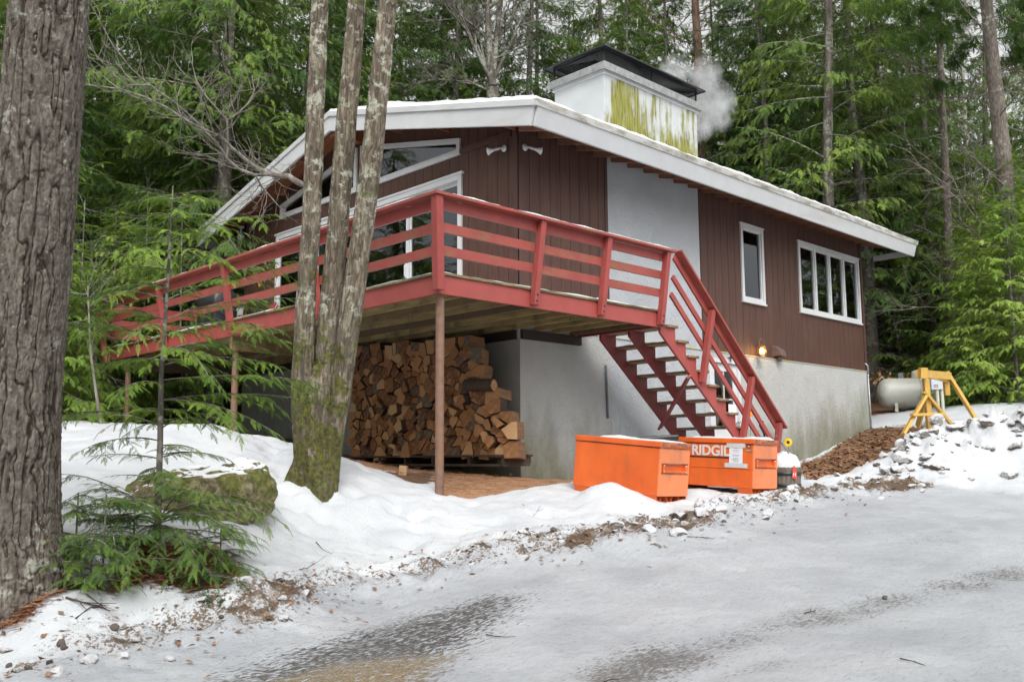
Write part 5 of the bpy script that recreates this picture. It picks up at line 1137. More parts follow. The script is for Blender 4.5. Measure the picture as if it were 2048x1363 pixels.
# pine behind the chimney with dead curling branches, needle clumps above
def pine(px, D, pts, r0, label, seed, bark, name='pine_tree', dead=26, zr=(3, 14), needles=True, Lb=1.6):
    rs = np.random.RandomState(seed); x, y = wpx(px, D); base = np.array([x, y, HZ(x, y)-.2]); V, F = [], []
    P = [base]+[at(a, b, D) for a, b in pts]; top = P[-1]+np.array([0, 0, 5.]); P.append(top)
    for i in range(len(P)): pass
    Q = []; 
    for i in range(len(P)-1):
        for k in range(4): Q.append(P[i]+(P[i+1]-P[i])*k/4)
    Q.append(P[-1]); twig_tube(V, F, Q, r0, r0*.35, 14)
    e = empty(name, tuple(base)); tag(e, label, 'tree')
    for i in range(dead):
        z = rs.uniform(*zr); j = min(range(len(Q)), key=lambda k: abs(Q[k][2]-z)); az = rs.uniform(0, 6.28); grow_bare(V, F, Q[j]+[0, 0, z-Q[j][2]], np.array([cos(az), sin(az), rs.uniform(-.25, .3)]), Lb*rs.uniform(.6, 1.5), .026, rs, 2, .25, 4, .5)
    o = mesh_np('trunk', np.array(V)-base, F, MT[bark], smooth=True); o.parent = e
    if needles:
        fr = []; tuft = []
        r2 = np.random.RandomState(seed+1)
        for k in range(46): d = r2.normal(size=3); d /= np.linalg.norm(d); d[0] = abs(d[0])+.2; s_ = np.cross(d, [0, 0, 1.]); s_ /= np.linalg.norm(s_); l = .13; tuft.append([np.zeros(3), d*l*.5+s_*.004, d*l, d*l*.5-s_*.004])
        tuft = [np.array(tuft)]
        zt = zr[1]-1
        for i in range(60):
            z = rs.uniform(zt, top[2]); j = min(range(len(Q)), key=lambda k: abs(Q[k][2]-z)); az = rs.uniform(0, 6.28); B = branch_pts(Q[j]+[0, 0, z-Q[j][2]], az, rs.uniform(1.2, 3.0), radians(rs.uniform(-5, 25)), .1, 6, .15, rs); VV, FF = [], []
            for q in range(26): o2, d2 = along(B, rs.uniform(.35, 1)); fr.append((o2+rs.uniform(-.18, .18, 3), d2/np.linalg.norm(d2)+rs.uniform(-.5, .5, 3), np.array([0, .1, 1.]), rs.uniform(1.2, 2.0), 0))
        A = assemble(fr, tuft); c = mesh_np('crown', A-base, quads(A), MT['needle']); c.parent = e
    return e
pine(1400, 36, [(1400, 300), (1396, 100), (1388, -30)], .25, 'reddish pine trunk with curling dead branches just right of the chimney', 3, 'redbark', zr=(9, 19), Lb=2.2)
pine(2030, 23.5, [(2030, 640), (2010, 350), (1985, 120), (1968, -40)], .27, 'thick leaning lichen-spotted pine near the right edge of the photo', 8, 'forestpine', zr=(3, 11), dead=22, Lb=1.8)
pine(1912, 27, [(1895, 420), (1882, 150), (1872, -40)], .13, 'slim lichen-covered pine trunk with bare side branches left of the thick leaning pine', 9, 'forestpine', zr=(3, 13.5), dead=34, Lb=1.7, needles=False)
for i, (px, D, lb) in enumerate(((1812, 36, 'pale birch trunk behind the gas tank'), (1990, 33, 'pale birch trunk behind the bright young hemlock on the right'), (350, 33, 'pale thin birch trunk in the forest left of the house'))):
    x, y = wpx(px, D); rs = np.random.RandomState(60+i); V, F = [], []; b0 = np.array([x, y, HZ(x, y)-.1]); twig_tube(V, F, [b0, b0+[.15, .1, 4], b0+[.1, .3, 9], b0+[.3, .2, 17]], .14, .05, 10)
    for k in range(14): z = rs.uniform(5, 16); grow_bare(V, F, b0+[.15, .2, z], rs.uniform(-1, 1, 3)+[0, 0, .6], 1.8, .02, rs, 2)
    e = empty('birch_tree', tuple(b0)); tag(e, lb, 'tree'); o = mesh_np('trunk', np.array(V)-b0, F, MT['birch'], smooth=True); o.parent = e
# thin bare understory stems on the left, seen under the deck
for i, (px, D, tx, ty, lb) in enumerate(((150, 17, 20, 500, 'thin leaning bare stem right of the big pine trunk'), (195, 18, -12, 420, 'dark thin stem standing left of the far deck post'), (200, 15, -25, 330, 'short forked grey stem at the forest edge under the far deck corner'), (290, 20, 6, 500, 'thin upright stem between the far and the middle deck posts'), (372, 19, -8, 460, 'thin bare stem left of the middle steel post'), (60, 16, 30, 450, 'thin bare stem hidden partly by the big pine'))):
    rs = np.random.RandomState(80+i); V, F = [], []; x, y = wpx(px, D); b0 = np.array([x, y, HZ(x, y)-.05]); tp_ = at(px+tx, 900-ty, D); mid = (b0+tp_)/2+rs.uniform(-.1, .1, 3); P = [b0, mid, tp_]; twig_tube(V, F, [b0, (b0+mid)/2, mid, (mid+tp_)/2, tp_], .03, .008, 6)
    for k in range(12): o2, d2 = along(P, rs.uniform(.2, 1)); grow_bare(V, F, o2, rs.uniform(-1, 1, 3)+[0, 0, .5], .6, .008, rs, 1)
    e = empty('bare_sapling', tuple(b0)); tag(e, lb, 'sapling'); o = mesh_np('trunk', np.array(V)-b0, F, MT['twig'] if i in (2,) else MT['trunk'], smooth=True); o.parent = e

# ================================================================ BIG PINE TRUNK, LEFT FOREGROUND
def ridged_trunk(name, cpts, rad, nu, nv, disp, m, parent, base_flare=None, org=None):
    """cpts: centre points, rad: radii; disp(theta, arc, h) -> radial displacement"""
    C_ = np.array(cpts); cum = np.r_[0, np.cumsum(np.linalg.norm(np.diff(C_, axis=0), axis=1))]; t = np.linspace(0, cum[-1], nv); cc = np.stack([np.interp(t, cum, C_[:, i]) for i in range(3)], -1)
    ker = np.ones(9)/9
    for i in range(3): pad = np.pad(cc[:, i], 4, mode='reflect', reflect_type='odd'); cc[:, i] = np.convolve(pad, ker, 'valid')
    rr = np.interp(t, cum, rad); th = np.linspace(0, 2*pi, nu, endpoint=False); TH, TT = np.meshgrid(th, t); R_ = np.repeat(rr[:, None], nu, 1)
    if base_flare: R_ = R_*base_flare(TH, TT)
    R_ = R_+disp(TH, R_, TT); X = cc[:, 0:1]+R_*np.cos(TH); Y = cc[:, 1:2]+R_*np.sin(TH); Z = cc[:, 2:3]+0*TH; V = np.stack([X, Y, Z], -1).reshape(-1, 3)-(0 if org is None else np.array(org))
    i = np.arange(nu*nv).reshape(nv, nu); j = np.roll(i, -1, 1); F = np.stack([i[:-1], j[:-1], j[1:], i[1:]], -1).reshape(-1, 4)
    o = mesh_np(name, V, F, m, parent, smooth=True); dd_ = disp(TH, rr[:, None]+0*TH, TT); lo_, hi_ = np.percentile(dd_, 2), np.percentile(dd_, 90); q = np.clip((dd_-lo_)/(hi_-lo_), 0, 1).ravel()
    ca = o.data.color_attributes.new('plate', 'FLOAT_COLOR', 'POINT'); ca.data.foreach_set('color', np.stack([q, q, q, q*0+1], -1).astype(np.float32).ravel()); return o
def pine_disp(TH, R, T):
    cx, cy = np.cos(TH)*R, np.sin(TH)*R; w = fbm(cx*7, cy*7, T*5, 3, seed=2)*.06
    a = np.abs(vnoise((cx+w*.6)*27, (cy+w*.6)*27, T*2.3+w*12, seed=5)); b = np.abs(vnoise((cx-w)*44, cy*44, T*14, seed=6)); q = np.clip(a*4.2, 0, 1)**.7*.75+np.clip(b*4, 0, 1)*.25
    return .026*(q-.75)+.006*fbm(cx*60, cy*60, T*45, 2, seed=7)
def pine_disp_old(TH, R, T):
    cx, cy = np.cos(TH)*R, np.sin(TH)*R; w = fbm(cx*6, cy*6, T*3, 3, seed=2)*.10
    # plates: ridges running up with breaks
    a = np.abs(vnoise(cx*17+w*14, cy*17+w*14, T*3.1, seed=5)); b = np.abs(vnoise(cx*28+w*20, cy*28, T*7.5, seed=6))
    return .030*(np.clip(a*2.6, 0, 1)**.6-.6)+.012*np.clip(b*2.5, 0, 1)+.006*fbm(cx*60, cy*60, T*40, 2, seed=7)
bx = at(22, 1190, 6.25); zg = HZ(bx[0], bx[1])
cp = [np.array([bx[0], bx[1], zg-.35]), np.array([bx[0], bx[1], zg-.05])]+[at(a, b, 6.25) for a, b in ((20, 1050), (27, 900), (36, 750), (50, 600), (65, 450), (80, 250), (100, 0), (112, -200))]+[at(125, -420, 6.25)]
pe = empty('pine_tree', (bx[0], bx[1], zg)); tag(pe, 'huge rough-barked pine trunk at the left edge of the foreground', 'tree')
ridged_trunk('trunk', cp, [.385, .35, .305, .28, .268, .26, .252, .248, .237, .23, .225], 440, 900, pine_disp, MT['pinebark'], pe, lambda TH, T: 1+.22*np.exp(-T/.28)*(1+.45*np.sin(5*TH+1)), (bx[0], bx[1], zg))
# bare stub of the upper trunk continued out of view with live boughs high up
A = []; 
# ================================================================ THREE-STEM MAPLE
def maple_disp(TH, R, T):
    cx, cy = np.cos(TH)*R, np.sin(TH)*R; a = np.abs(vnoise(cx*44, cy*44, T*6, seed=15)); return .008*(np.clip(a*3.4, 0, 1)-.5)+.007*fbm(cx*14, cy*14, T*4, 3, seed=16)+.003*fbm(cx*70, cy*70, T*50, 2, seed=17)
mb_ = at(635, 960, 9.85); zg = HZ(mb_[0], mb_[1]); mo = (mb_[0], mb_[1], zg)
me_ = empty('maple_tree', mo); tag(me_, 'three-stemmed mossy maple standing before the deck', 'tree')
def stem(pts, wpx_, D, nm='stem', nv=620):
    C_ = [at(a, b, D) for a, b in pts]; rad = [w*.94*D/FPX/2 for w in wpx_]; return ridged_trunk(nm, C_, rad, 170, nv, maple_disp, MT['maple'], me_, None, mo)
stem([(622, 990), (615, 900), (606, 800), (608, 680), (614, 560), (622, 450), (627, 340), (630, 230), (636, 110), (640, 0), (646, -120), (652, -260)], [62, 58, 50, 42, 38, 38, 38, 37, 35, 34, 32, 29], 9.78)
stem([(640, 990), (645, 900), (652, 800), (657, 700), (664, 600), (673, 480), (683, 360), (693, 240), (705, 110), (714, 0), (724, -120), (735, -260)], [56, 58, 58, 54, 48, 43, 43, 42, 38, 36, 34, 30], 9.86)
stem([(655, 985), (664, 900), (680, 800), (692, 700), (706, 600), (722, 480), (738, 360), (750, 250), (764, 120), (776, 0), (788, -120), (800, -260)], [42, 40, 40, 44, 46, 45, 44, 43, 40, 37, 34, 30], 9.74)
# flaring root collar joins the three stems
def collar_flare(TH, T): return (1+.30*np.exp(-((T-.0)/.22)**2)*(1+.6*np.sin(4*TH+.5)+.25*np.sin(7*TH)))*(1+.0*TH)
c0 = at(632, 972, 9.8); 
ridged_trunk('root_collar', [np.array([c0[0], c0[1], zg-.3]), np.array([c0[0], c0[1], zg+.0]), at(634, 900, 9.8), at(636, 840, 9.8), at(640, 770, 9.8), at(640, 730, 9.8)], [.26, .235, .20, .185, .15, .08], 260, 300, lambda a, b, c: maple_disp(a, b, c)*1.6+.02*np.sin(5*a+c*2)*np.exp(-c/.8), MT['maple'], me_, lambda TH, T: 1+.38*np.exp(-((T-.2)/.25)**2)*np.clip(np.sin(3*TH+.4)+.3*np.sin(5*TH), -.3, 1), mo)
V, F = [], []; rs = np.random.RandomState(44)
def limb(pts, r0, r1, D, dD=0):
    P = [at(a, b, D+dD*i/(len(pts)-1)) for i, (a, b) in enumerate(pts)]; twig_tube(V, F, P, r0, r1, 7)
    for k in range(int(len(pts)*2.2)):
        o, d = along(P, rs.uniform(.12, 1)); grow_bare(V, F, o, d/np.linalg.norm(d)*.5+rs.uniform(-.9, .9, 3)+[0, 0, .15], rs.uniform(.2, .55), .0052, rs, 1, .5, 2, .5)
limb([(612, 372), (592, 362), (577, 352), (560, 352), (540, 348), (520, 340), (500, 328)], .034, .024, 9.78)
limb([(520, 342), (490, 318), (460, 292), (440, 272), (405, 258), (372, 240), (330, 213), (285, 192), (240, 178), (165, 168), (90, 150)], .019, .004, 9.78, -1.2)
limb([(540, 349), (510, 350), (478, 338), (455, 318), (445, 300), (420, 272), (390, 240), (350, 205), (300, 170), (265, 140), (225, 90), (180, 5)], .018, .003, 9.78, -.8)
limb([(455, 312), (456, 280), (454, 240), (432, 215), (410, 190), (392, 160), (384, 125)], .013, .004, 9.7, -.2)
limb([(454, 241), (478, 225), (498, 205), (509, 182), (504, 152)], .011, .004, 9.7, .2)
limb([(512, 352), (525, 375), (545, 398), (560, 415), (572, 440)], .010, .003, 9.7, .2)
limb([(300, 170), (250, 170), (200, 120), (150, 110)], .010, .003, 9.2, -.4)
limb([(560, 353), (535, 372), (520, 400), (505, 418)], .007, .002, 9.75, .1)
o = mesh_np('branch', np.array(V)-np.array(mo), F, MT['twig'], smooth=True); o.parent = me_

# ================================================================ HEMLOCK SAPLING, LEFT FOREGROUND
def near_hemlock(name, label, trunk, r0, specs, auto, seed, leaf='leafpale', fs=1.0, spacing=.055):
    rs = np.random.RandomState(seed); base = trunk[0]; V, F, fr = [], [], []; twig_tube(V, F, trunk, r0, .005, 8)
    for (t, tip, hump) in specs:
        o, _ = along(trunk, t); tip = np.array(tip); n = 8; P = []
        for i in range(n+1): s_ = i/n; P.append(o+(tip-o)*s_+np.array([0, 0, hump*4*s_*(1-s_)])+np.array([rs.uniform(-1, 1), rs.uniform(-1, 1), 0])*.012)
        twig_tube(V, F, P, .0065, .0015, 4); dress(P, FT_NEAR, fr, rs, spacing, fs, .10, 50, .15)
        for j in range(int(np.linalg.norm(tip-o)/.22)):   # secondary boughs
            s_ = rs.uniform(.15, .8); o2, d2 = along(P, s_); d2 = d2/np.linalg.norm(d2); sd_ = np.cross(d2, [0, 0, 1]); q = d2*rs.uniform(.6, 1.1)+sd_*rs.choice([-1, 1])*rs.uniform(.3, 1.0)+[0, 0, rs.uniform(-.35, .12)]; L2 = np.linalg.norm(tip-o)*(1-s_)*rs.uniform(.4, .7)+.08; P2_ = [o2+q*L2*k/4-np.array([0, 0, .18*L2*(k/4)**2]) for k in range(5)]; twig_tube(V, F, P2_, .0035, .001, 3); dress(P2_, FT_NEAR, fr, rs, spacing, fs*.85, .05, 50, .15)
    for i in range(auto[0]):
        t = rs.uniform(auto[1], auto[2]); o, _ = along(trunk, t); az = rs.uniform(0, 6.28); L = auto[3]*(1-t*.75)*rs.uniform(.6, 1.1); P = branch_pts(o, az, L, radians(rs.uniform(0, 18)), rs.uniform(.15, .35), 7, .1, rs); twig_tube(V, F, P, .006, .0015, 4); dress(P, FT_NEAR, fr, rs, spacing, fs, .1, 50, .15)
    e = empty(name, tuple(base)); tag(e, label, 'young tree'); o = mesh_np('trunk', np.array(V)-base, F, MT['trunk'], smooth=True); o.parent = e; A = assemble(fr, FT_NEAR); c = mesh_np('crown', A-base, quads(A), MT[leaf]); c.parent = e; print('near', len(A)//4); return e
DS = 7.0; s0 = G(315, 1085); DS = float((s0-CAM)@FW); tk = [s0-np.array([0, 0, .1])]+[at(a, b, DS) for a, b in ((316, 1000), (320, 880), (322, 760), (330, 640), (338, 520), (343, 430), (346, 372))]
def tY(py): return np.interp(-py, [-1085, -1000, -880, -760, -640, -520, -430, -372], np.linspace(0, 1, 8))
sp = []
for (y0, tx, ty, dD, hm) in [(400, 300, 398, .2, .02), (400, 395, 392, -.1, .02), (430, 268, 440, -.2, .03), (440, 425, 430, .2, .03), (470, 205, 455, .1, .05), (480, 556, 428, -.3, .04), (470, 420, 470, .4, .05), (505, 240, 515, -.4, .05), (500, 450, 520, -.5, .04), (540, 185, 560, .3, .06),
        (600, 590, 522, -.2, .05), (600, 165, 600, -.4, .07), (640, 595, 597, .3, .06), (640, 75, 585, .2, .05), (655, 240, 690, -.6, .08), (670, 560, 660, -.5, .08), (690, 110, 652, -.1, .08), (700, 540, 700, .4, .07), (700, 420, 760, -.7, .1), (720, 180, 760, .5, .08), (730, 570, 735, 0, .07),
        (760, 655, 768, -.1, .05), (770, 230, 790, -.6, .06), (800, 620, 800, .3, .05), (800, 560, 870, -.3, .08), (820, 250, 850, .4, .06), (850, 60, 848, -.2, .10), (860, 430, 850, .5, .08), (880, 150, 905, .3, .06)]:
    sp.append((tY(y0), at(tx, ty, DS+dD), hm))
near_hemlock('hemlock_sapling', 'pale green hemlock sapling in front of the deck, its boughs crossing the railing', tk, .028, sp, (14, .3, .95, .8), 21, fs=.85, spacing=.048)
# dense low skirt of boughs round its foot
sp = []
for (y0, tx, ty, dD, hm) in [(930, 130, 1000, -.3, .15), (920, 575, 1050, -.2, .14), (930, 500, 1000, .3, .1), (950, 190, 1100, -.8, .12), (940, 480, 1085, -.7, .12), (960, 110, 1090, .2, .12), (970, 390, 1140, -.9, .1), (960, 250, 1160, -1.0, .12), (945, 545, 1010, .5, .12), (940, 90, 950, .2, .12), (930, 420, 985, -.5, .10)]:
    sp.append((tY(y0), at(tx, ty, DS+dD), hm))
near_hemlock('hemlock_sapling', 'dark low hemlock boughs spreading round the foot of the sapling by the boulder', [p+np.array([.03, .03, 0]) for p in tk[:4]], .015, sp, (24, .05, .8, .85), 22, 'leaf', .85, .050)
for i, (px, py, h, lb) in enumerate(((205, 1150, .55, 'dark green hemlock seedling right beside the big pine trunk'), (265, 1125, .5, 'low hemlock seedling between the big pine and the sapling'), (150, 1120, .45, 'hemlock seedling behind the foot of the big pine'), (400, 1170, .32, 'knee-high hemlock seedling at the front of the brown needle patch'), (440, 1130, .35, 'small hemlock seedling at the right end of the brown needle patch'), (180, 1180, .35, 'seedling of hemlock at the snow edge before the big pine'))):
    q = G(px, py); t_ = [q+np.array([0, 0, z]) for z in (-.05, h*.4, h*.75, h)]
    near_hemlock('hemlock_seedling', lb, t_, .008, [], (20, .02, .95, h*1.3), 70+i, 'leaf', .9, .042)

# ================================================================ FITTINGS ON THE HOUSE
def part(mb, name, m, par, bev=0):
    o = mb.build(name, m, bevel=bev); o.parent = par; return o
def prop(name, label, cat, loc=(0, 0, 0), rz=0, group=None):
    e = empty(name, tuple(float(c) for c in loc), rz); tag(e, label, cat, group); return e
# floodlights
m_lampglass = simple('reflector_glass', (.72, .73, .73), .2, .05, 8, .1)
def flood(loc, n, d, label):
    e = prop('floodlight', label, 'outdoor light', loc); n = Vector(n); d = Vector(d).normalized(); b = n*.005
    mb = MB(); mb.lathe([(0, 0), (.055, 0), (.055, .018), (.03, .03), (0, .032)], (0, 0, 0), 16, axis=n); part(mb, 'mount', MT['white'], e)
    mb = MB(); a = n*.05; mb.tube([n*.03, a, a+d*.04], .014, 8); mb.tube([a+d*.03, a+d*.12], .02, 10); part(mb, 'swivel_arm', MT['white'], e)
    mb = MB(); mb.lathe([(0, 0), (.022, 0), (.028, .05), (.055, .11), (.062, .125), (.058, .135), (0, .145)], a+d*.11, 20, axis=d); part(mb, 'bulb', m_lampglass, e)
flood(onx(1009, 297, GXW-.03), (-1, 0, 0), (-.55, .62, -.20), 'white floodlight bulb on the gable wall left of the corner board')
flood(ony(1049, 295, SYW-.025), (0, -1, 0), (.72, -.5, -.22), 'white floodlight bulb on the long wall just right of the corner board')
q = onx(487, 472, GXW-.1); e = prop('globe_lamp', 'round white globe lamp under the low left end of the roof', 'outdoor light', q+[0, .12, 0]); mb = MB(); mb.lathe([(0, -.085)]+[(.085*cos(a), .085*sin(a)) for a in np.linspace(-1.4, 1.4, 9)]+[(0, .085)], (0, 0, 0), 18); part(mb, 'globe', m_lampglass, e)
mb = MB(); mb.tube([(0, 0, .08), (.0, 0, .22)], .02, 8); mb.box((-.05, -.05, .2), (.05, .05, .24)); part(mb, 'stem', MT['white'], e)
# lantern: glass chimney in a wire cage, lit
m_em, nt, b = mat('lantern_flame'); b.inputs['Emission Color'].default_value = (1, .50, .14, 1); b.inputs['Emission Strength'].default_value = 9; b.inputs['Base Color'].default_value = (1, .6, .2, 1)
m_br = simple('brass', (.30, .20, .08), .4, .2, 8, .1, metal=.7)
q = ony(1524, 702, SYW-.14); e = prop('wall_lantern', 'lit caged lantern glowing orange on the brown wall beside the vent hood', 'lantern', q)
mb = MB(); mb.lathe([(.0, -.11), (.075, -.11), (.08, -.095), (.04, -.085), (0, -.085)], (0, 0, 0), 18); mb.lathe([(0, .13), (.03, .125), (.075, .09), (.08, .08), (.07, .08), (0, .085)], (0, 0, 0), 18); part(mb, 'cap_and_base', m_br, e)
mb = MB(); 
for k in range(8): a = 2*pi*k/8; mb.tube([(.072*cos(a), .072*sin(a), -.1), (.086*cos(a), .086*sin(a), 0), (.072*cos(a), .072*sin(a), .085)], .003, 5)
mb.tube([(.086*cos(a), .086*sin(a), 0) for a in np.linspace(0, 2*pi, 17)], .003, 5); mb.tube([(.10*cos(a), 0, .09+.17*sin(a)) for a in np.linspace(0, pi, 13)], .0035, 5); mb.tube([(0, .0, .13), (0, .1, .15), (0, .145, .1)], .008, 6); part(mb, 'wire_cage', m_br, e)
mb = MB(); mb.lathe([(0, -.06), (.04, -.055), (.05, 0), (.035, .055), (0, .065)], (0, 0, 0), 14); part(mb, 'glowing_bulb', m_em, e)
pl = bpy.data.lights.new('lantern_light', 'POINT'); pl.energy = 4; pl.color = (1, .55, .2); pl.shadow_soft_size = .05; plo = bpy.data.objects.new('lantern_light', pl); COL.objects.link(plo); plo.parent = e; plo.location = (-.02, -.11, .0)
# dryer vent hood
q = ony(1551, 704, SYW); e = prop('vent_hood', 'brown metal vent hood low on the siding beside the lit lantern', 'vent', q); m_vent = simple('vent_paint', (.13, .085, .075), .4, .15, 6, .1)
mb = MB(); mb.prism([(-.11, -.015, .10), (-.11, -.015, -.09), (-.11, -.20, -.09), (-.11, -.15, .03), (-.11, -.05, .10)], (.22, 0, 0)); mb.box((-.13, -.014, -.11), (.13, 0, .13)); part(mb, 'hood_shell', m_vent, e, .004)
mb = MB(); mb.tube([(0, -.09, -.09), (0, -.09, -.20)], .045, 14); part(mb, 'duct', m_vent, e)
# drain pipe on the basement wall, conduit at the far corner, door lamp
mb = MB(); a = ony(1212, 730, SYW-.04); b_ = ony(1216, 836, SYW-.04); mb.tube([a, b_], .02, 8); tag(part(mb, 'drain_pipe', simple('grey_pipe', (.12, .14, .16), .5, .1, 5, .1), None), 'thin dark grey pipe hanging down the basement wall left of the stairs', 'pipe')
mb = MB(); a = ony(1736, 748, SYW-.05); mb.tube([a, (a[0]+.03, a[1], .9)], .018, 8); mb.tube([(a[0]+.03, a[1], 2.3), (a[0]+.0, a[1], 2.55), (a[0]-.05, a[1]+.05, 2.6)], .018, 8); tag(part(mb, 'conduit', MT['galv'], None), 'grey metal conduit running down the far right corner of the house', 'pipe')
q = ony(1462, 717, SYW-.08); e = prop('gooseneck_lamp', 'small black gooseneck lamp over the basement door', 'outdoor light', q); mb = MB(); mb.tube([(.02, .08, .02), (0, .0, .03), (-.07, -.04, .02), (-.09, -.05, -.06)], .010, 6); mb.lathe([(0, 0), (.045, .0), (.03, .06), (0, .07)], (.02, .0, .0), 12); part(mb, 'lamp_head', MT['black'], e)
q = ony(1412, 683, SYW-.05); e = prop('gas_regulator', 'dark round gas regulator on a thin pipe beside the stucco panel', 'gas fitting', q); mb = MB(); mb.lathe([(0, -.03), (.05, -.03), (.06, 0), (.05, .03), (0, .03)], (0, 0, 0), 16, axis=(0, 1, 0)); mb.tube([(0, 0, .05), (0, .01, .30)], .01, 6); mb.tube([(0, 0, -.05), (0, 0, -.12), (.06, 0, -.14)], .01, 6); part(mb, 'regulator_body', MT['black'], e)

# ================================================================ DECK FURNITURE
# adirondack chair by the wall
m_ch = simple('crimson_plastic', (.33, .025, .06), .45, .08, 5, .1); q = Vector((2.15, 8.55, 2.60)); e = prop('adirondack_chair', 'crimson slatted garden chair with rounded back on the deck by the wall', 'chair', q, radians(175))
n = 7
for i in range(n):
    mb = MB(); y = -.30+i*.60/(n-1); hgt = .98-.18*abs((i-3)/3)**2; mb.beam((-.22-.0, y*.75, .26), (-.52, y, hgt), .078, .018, up=(1, 0, .3)); part(mb, 'back_slat', m_ch, e, .004)
for i in range(5): mb = MB(); mb.beam((.30-.13*i, -.28, .40-.035*i), (.30-.13*i, .28, .40-.035*i), .11, .02); part(mb, 'seat_slat', m_ch, e)
for s_ in (-1, 1):
    mb = MB(); mb.box((-.45, s_*.36-.06, .58), (.36, s_*.36+.06, .605)); part(mb, 'armrest', m_ch, e, .006); mb = MB(); mb.box((.24, s_*.34-.02, 0), (.34, s_*.34+.02, .58)); part(mb, 'leg', m_ch, e); mb = MB(); mb.beam((.28, s_*.29, .36), (-.6, s_*.29, .05), .03, .12); part(mb, 'leg', m_ch, e)
# snow shovel with orange D handle leaning on the wall
q = onx(520, 566, 2.72); e = prop('snow_shovel', 'snow shovel with bright orange grip leaning on the wall beside the crimson chair', 'shovel', q); m_og = simple('orange_grip', (.75, .28, .02), .4, .08, 5, .1)
mb = MB(); mb.tube([(0, 0, -.09), (0, -.045, -.03), (0, -.045, .05), (0, 0, .075), (0, .045, .05), (0, .045, -.03), (0, 0, -.09)], .014, 8); part(mb, 'grip', m_og, e); mb = MB(); mb.tube([(0, 0, -.09), (-.12, .03, -1.15)], .014, 8); part(mb, 'shaft', MT['black'], e); mb = MB(); mb.hexa([(-.12, -.2, -1.5), (-.10, .2, -1.5), (-.09, .2, -1.5), (-.11, -.2, -1.5), (-.13, -.2, -1.12), (-.11, .2, -1.12), (-.10, .2, -1.12), (-.12, -.2, -1.12)]); part(mb, 'blade', m_og, e)
# kettle of a gas grill near the left end
q = Vector((1.25, 8.1, 2.60)); e = prop('gas_grill', 'black gas grill with side shelf near the left end of the deck', 'grill', q, radians(95)); 
mb = MB(); mb.box((-.3, -.24, 0.05), (.3, .24, .62)); part(mb, 'cabinet', MT['black'], e, .01); mb = MB(); mb.lathe([(0, -.33), (.22, -.33), (.27, -.28), (.27, .28), (.22, .33), (0, .33)], (0, 0, .76), 20, axis=(1, 0, 0)); part(mb, 'lid', MT['black'], e); 
for s_ in (-1, 1): mb = MB(); mb.box((s_*.31, -.22, .66), (s_*.62, .22, .70)); part(mb, 'side_shelf', MT['black'], e, .005)
mb = MB(); mb.tube([(-.2, -.3, .82), (-.2, -.34, .85), (.2, -.34, .85), (.2, -.3, .82)], .012, 8); part(mb, 'handle', MT['galv'], e)
q = Vector((1.9, 9.2, 2.60)); e = prop('patio_chair', 'grey cloth-backed folding chair at the far left end of the deck', 'chair', q, radians(200)); mg = simple('grey_cloth', (.28, .29, .29), .8, .1, 8, .2)
mb = MB(); 
for s_ in (-.26, .26): mb.tube([(.3, s_, 0), (-.25, s_, .55), (-.38, s_, 1.12)], .014, 8); mb.tube([(-.3, s_, 0), (.25, s_, .5)], .014, 8)
part(mb, 'frame', MT['galv'], e); mb = MB(); mb.hexa([(-.24, -.25, .55), (-.24, .25, .55), (-.225, .25, .55), (-.225, -.25, .55), (-.38, -.25, 1.1), (-.38, .25, 1.1), (-.365, .25, 1.1), (-.365, -.25, 1.1)]); part(mb, 'backrest', mg, e); mb = MB(); mb.box((-.24, -.25, .46), (.26, .25, .475)); part(mb, 'seat', mg, e)

# ================================================================ BY THE STAIRS: BARREL, FLOWERS, BIN
DBX = 12.3; q0 = G(1572, 972); q0 = at(1572, 968, DBX); z0 = HZ(q0[0], q0[1]); e = prop('barrel_planter', 'half-barrel planter heaped with snow right of the lettered tool chest', 'planter', (q0[0], q0[1], z0))
m_brl = simple('grey_barrel_wood', (.16, .135, .11), .85, .3, 4, .5, (9, 9, .6)); k = DBX/FPX
hb = (968-928)*k; mb = MB(); V = []
nS = 22
for i in range(nS):
    a0, a1 = 2*pi*i/nS+.01, 2*pi*(i+1)/nS-.01
    for (r0, z_a), (r1, z_b) in (((.175, -.1), (.205, hb)),): mb.poly([(r0*cos(a0), r0*sin(a0), z_a), (r0*cos(a1), r0*sin(a1), z_a), (r1*cos(a1), r1*sin(a1), z_b), (r1*cos(a0), r1*sin(a0), z_b), (.9*r0*cos(a0), .9*r0*sin(a0), z_a), (.9*r0*cos(a1), .9*r0*sin(a1), z_a), (.9*r1*cos(a1), .9*r1*sin(a1), z_b), (.9*r1*cos(a0), .9*r1*sin(a0), z_b)], [(0, 1, 2, 3), (3, 2, 6, 7), (7, 6, 5, 4)])
part(mb, 'staves', m_brl, e); mb = MB()
for z_ in (hb*.68, hb*.1): r = .178+.03*(z_+.1)/(hb+.1)+.006; mb.lathe([(r-.004, z_-.02), (r, z_-.02), (r+.004, z_+.02), (r, z_+.02)], (0, 0, 0), 32)
part(mb, 'hoop', MT['black'], e)
nx = 40; A_, R_ = np.meshgrid(np.linspace(0, 2*pi, 40), np.linspace(0, 1, 16)); rr = .20*R_*(1+.0*A_); hz_ = hb+.0+.22*np.sqrt(np.clip(1-R_**2, 0, 1))*(1+.15*fbm(np.cos(A_)*R_*3, np.sin(A_)*R_*3, oct=3, seed=51))-.02
V = np.stack([rr*np.cos(A_), rr*np.sin(A_), hz_], -1).reshape(-1, 3); i = np.arange(640).reshape(16, 40); F = np.stack([i[:-1, :-1], i[:-1, 1:], i[1:, 1:], i[1:, :-1]], -1).reshape(-1, 4); o = mesh_np('snow_heap', V, F, MT['snow'], e, smooth=True)
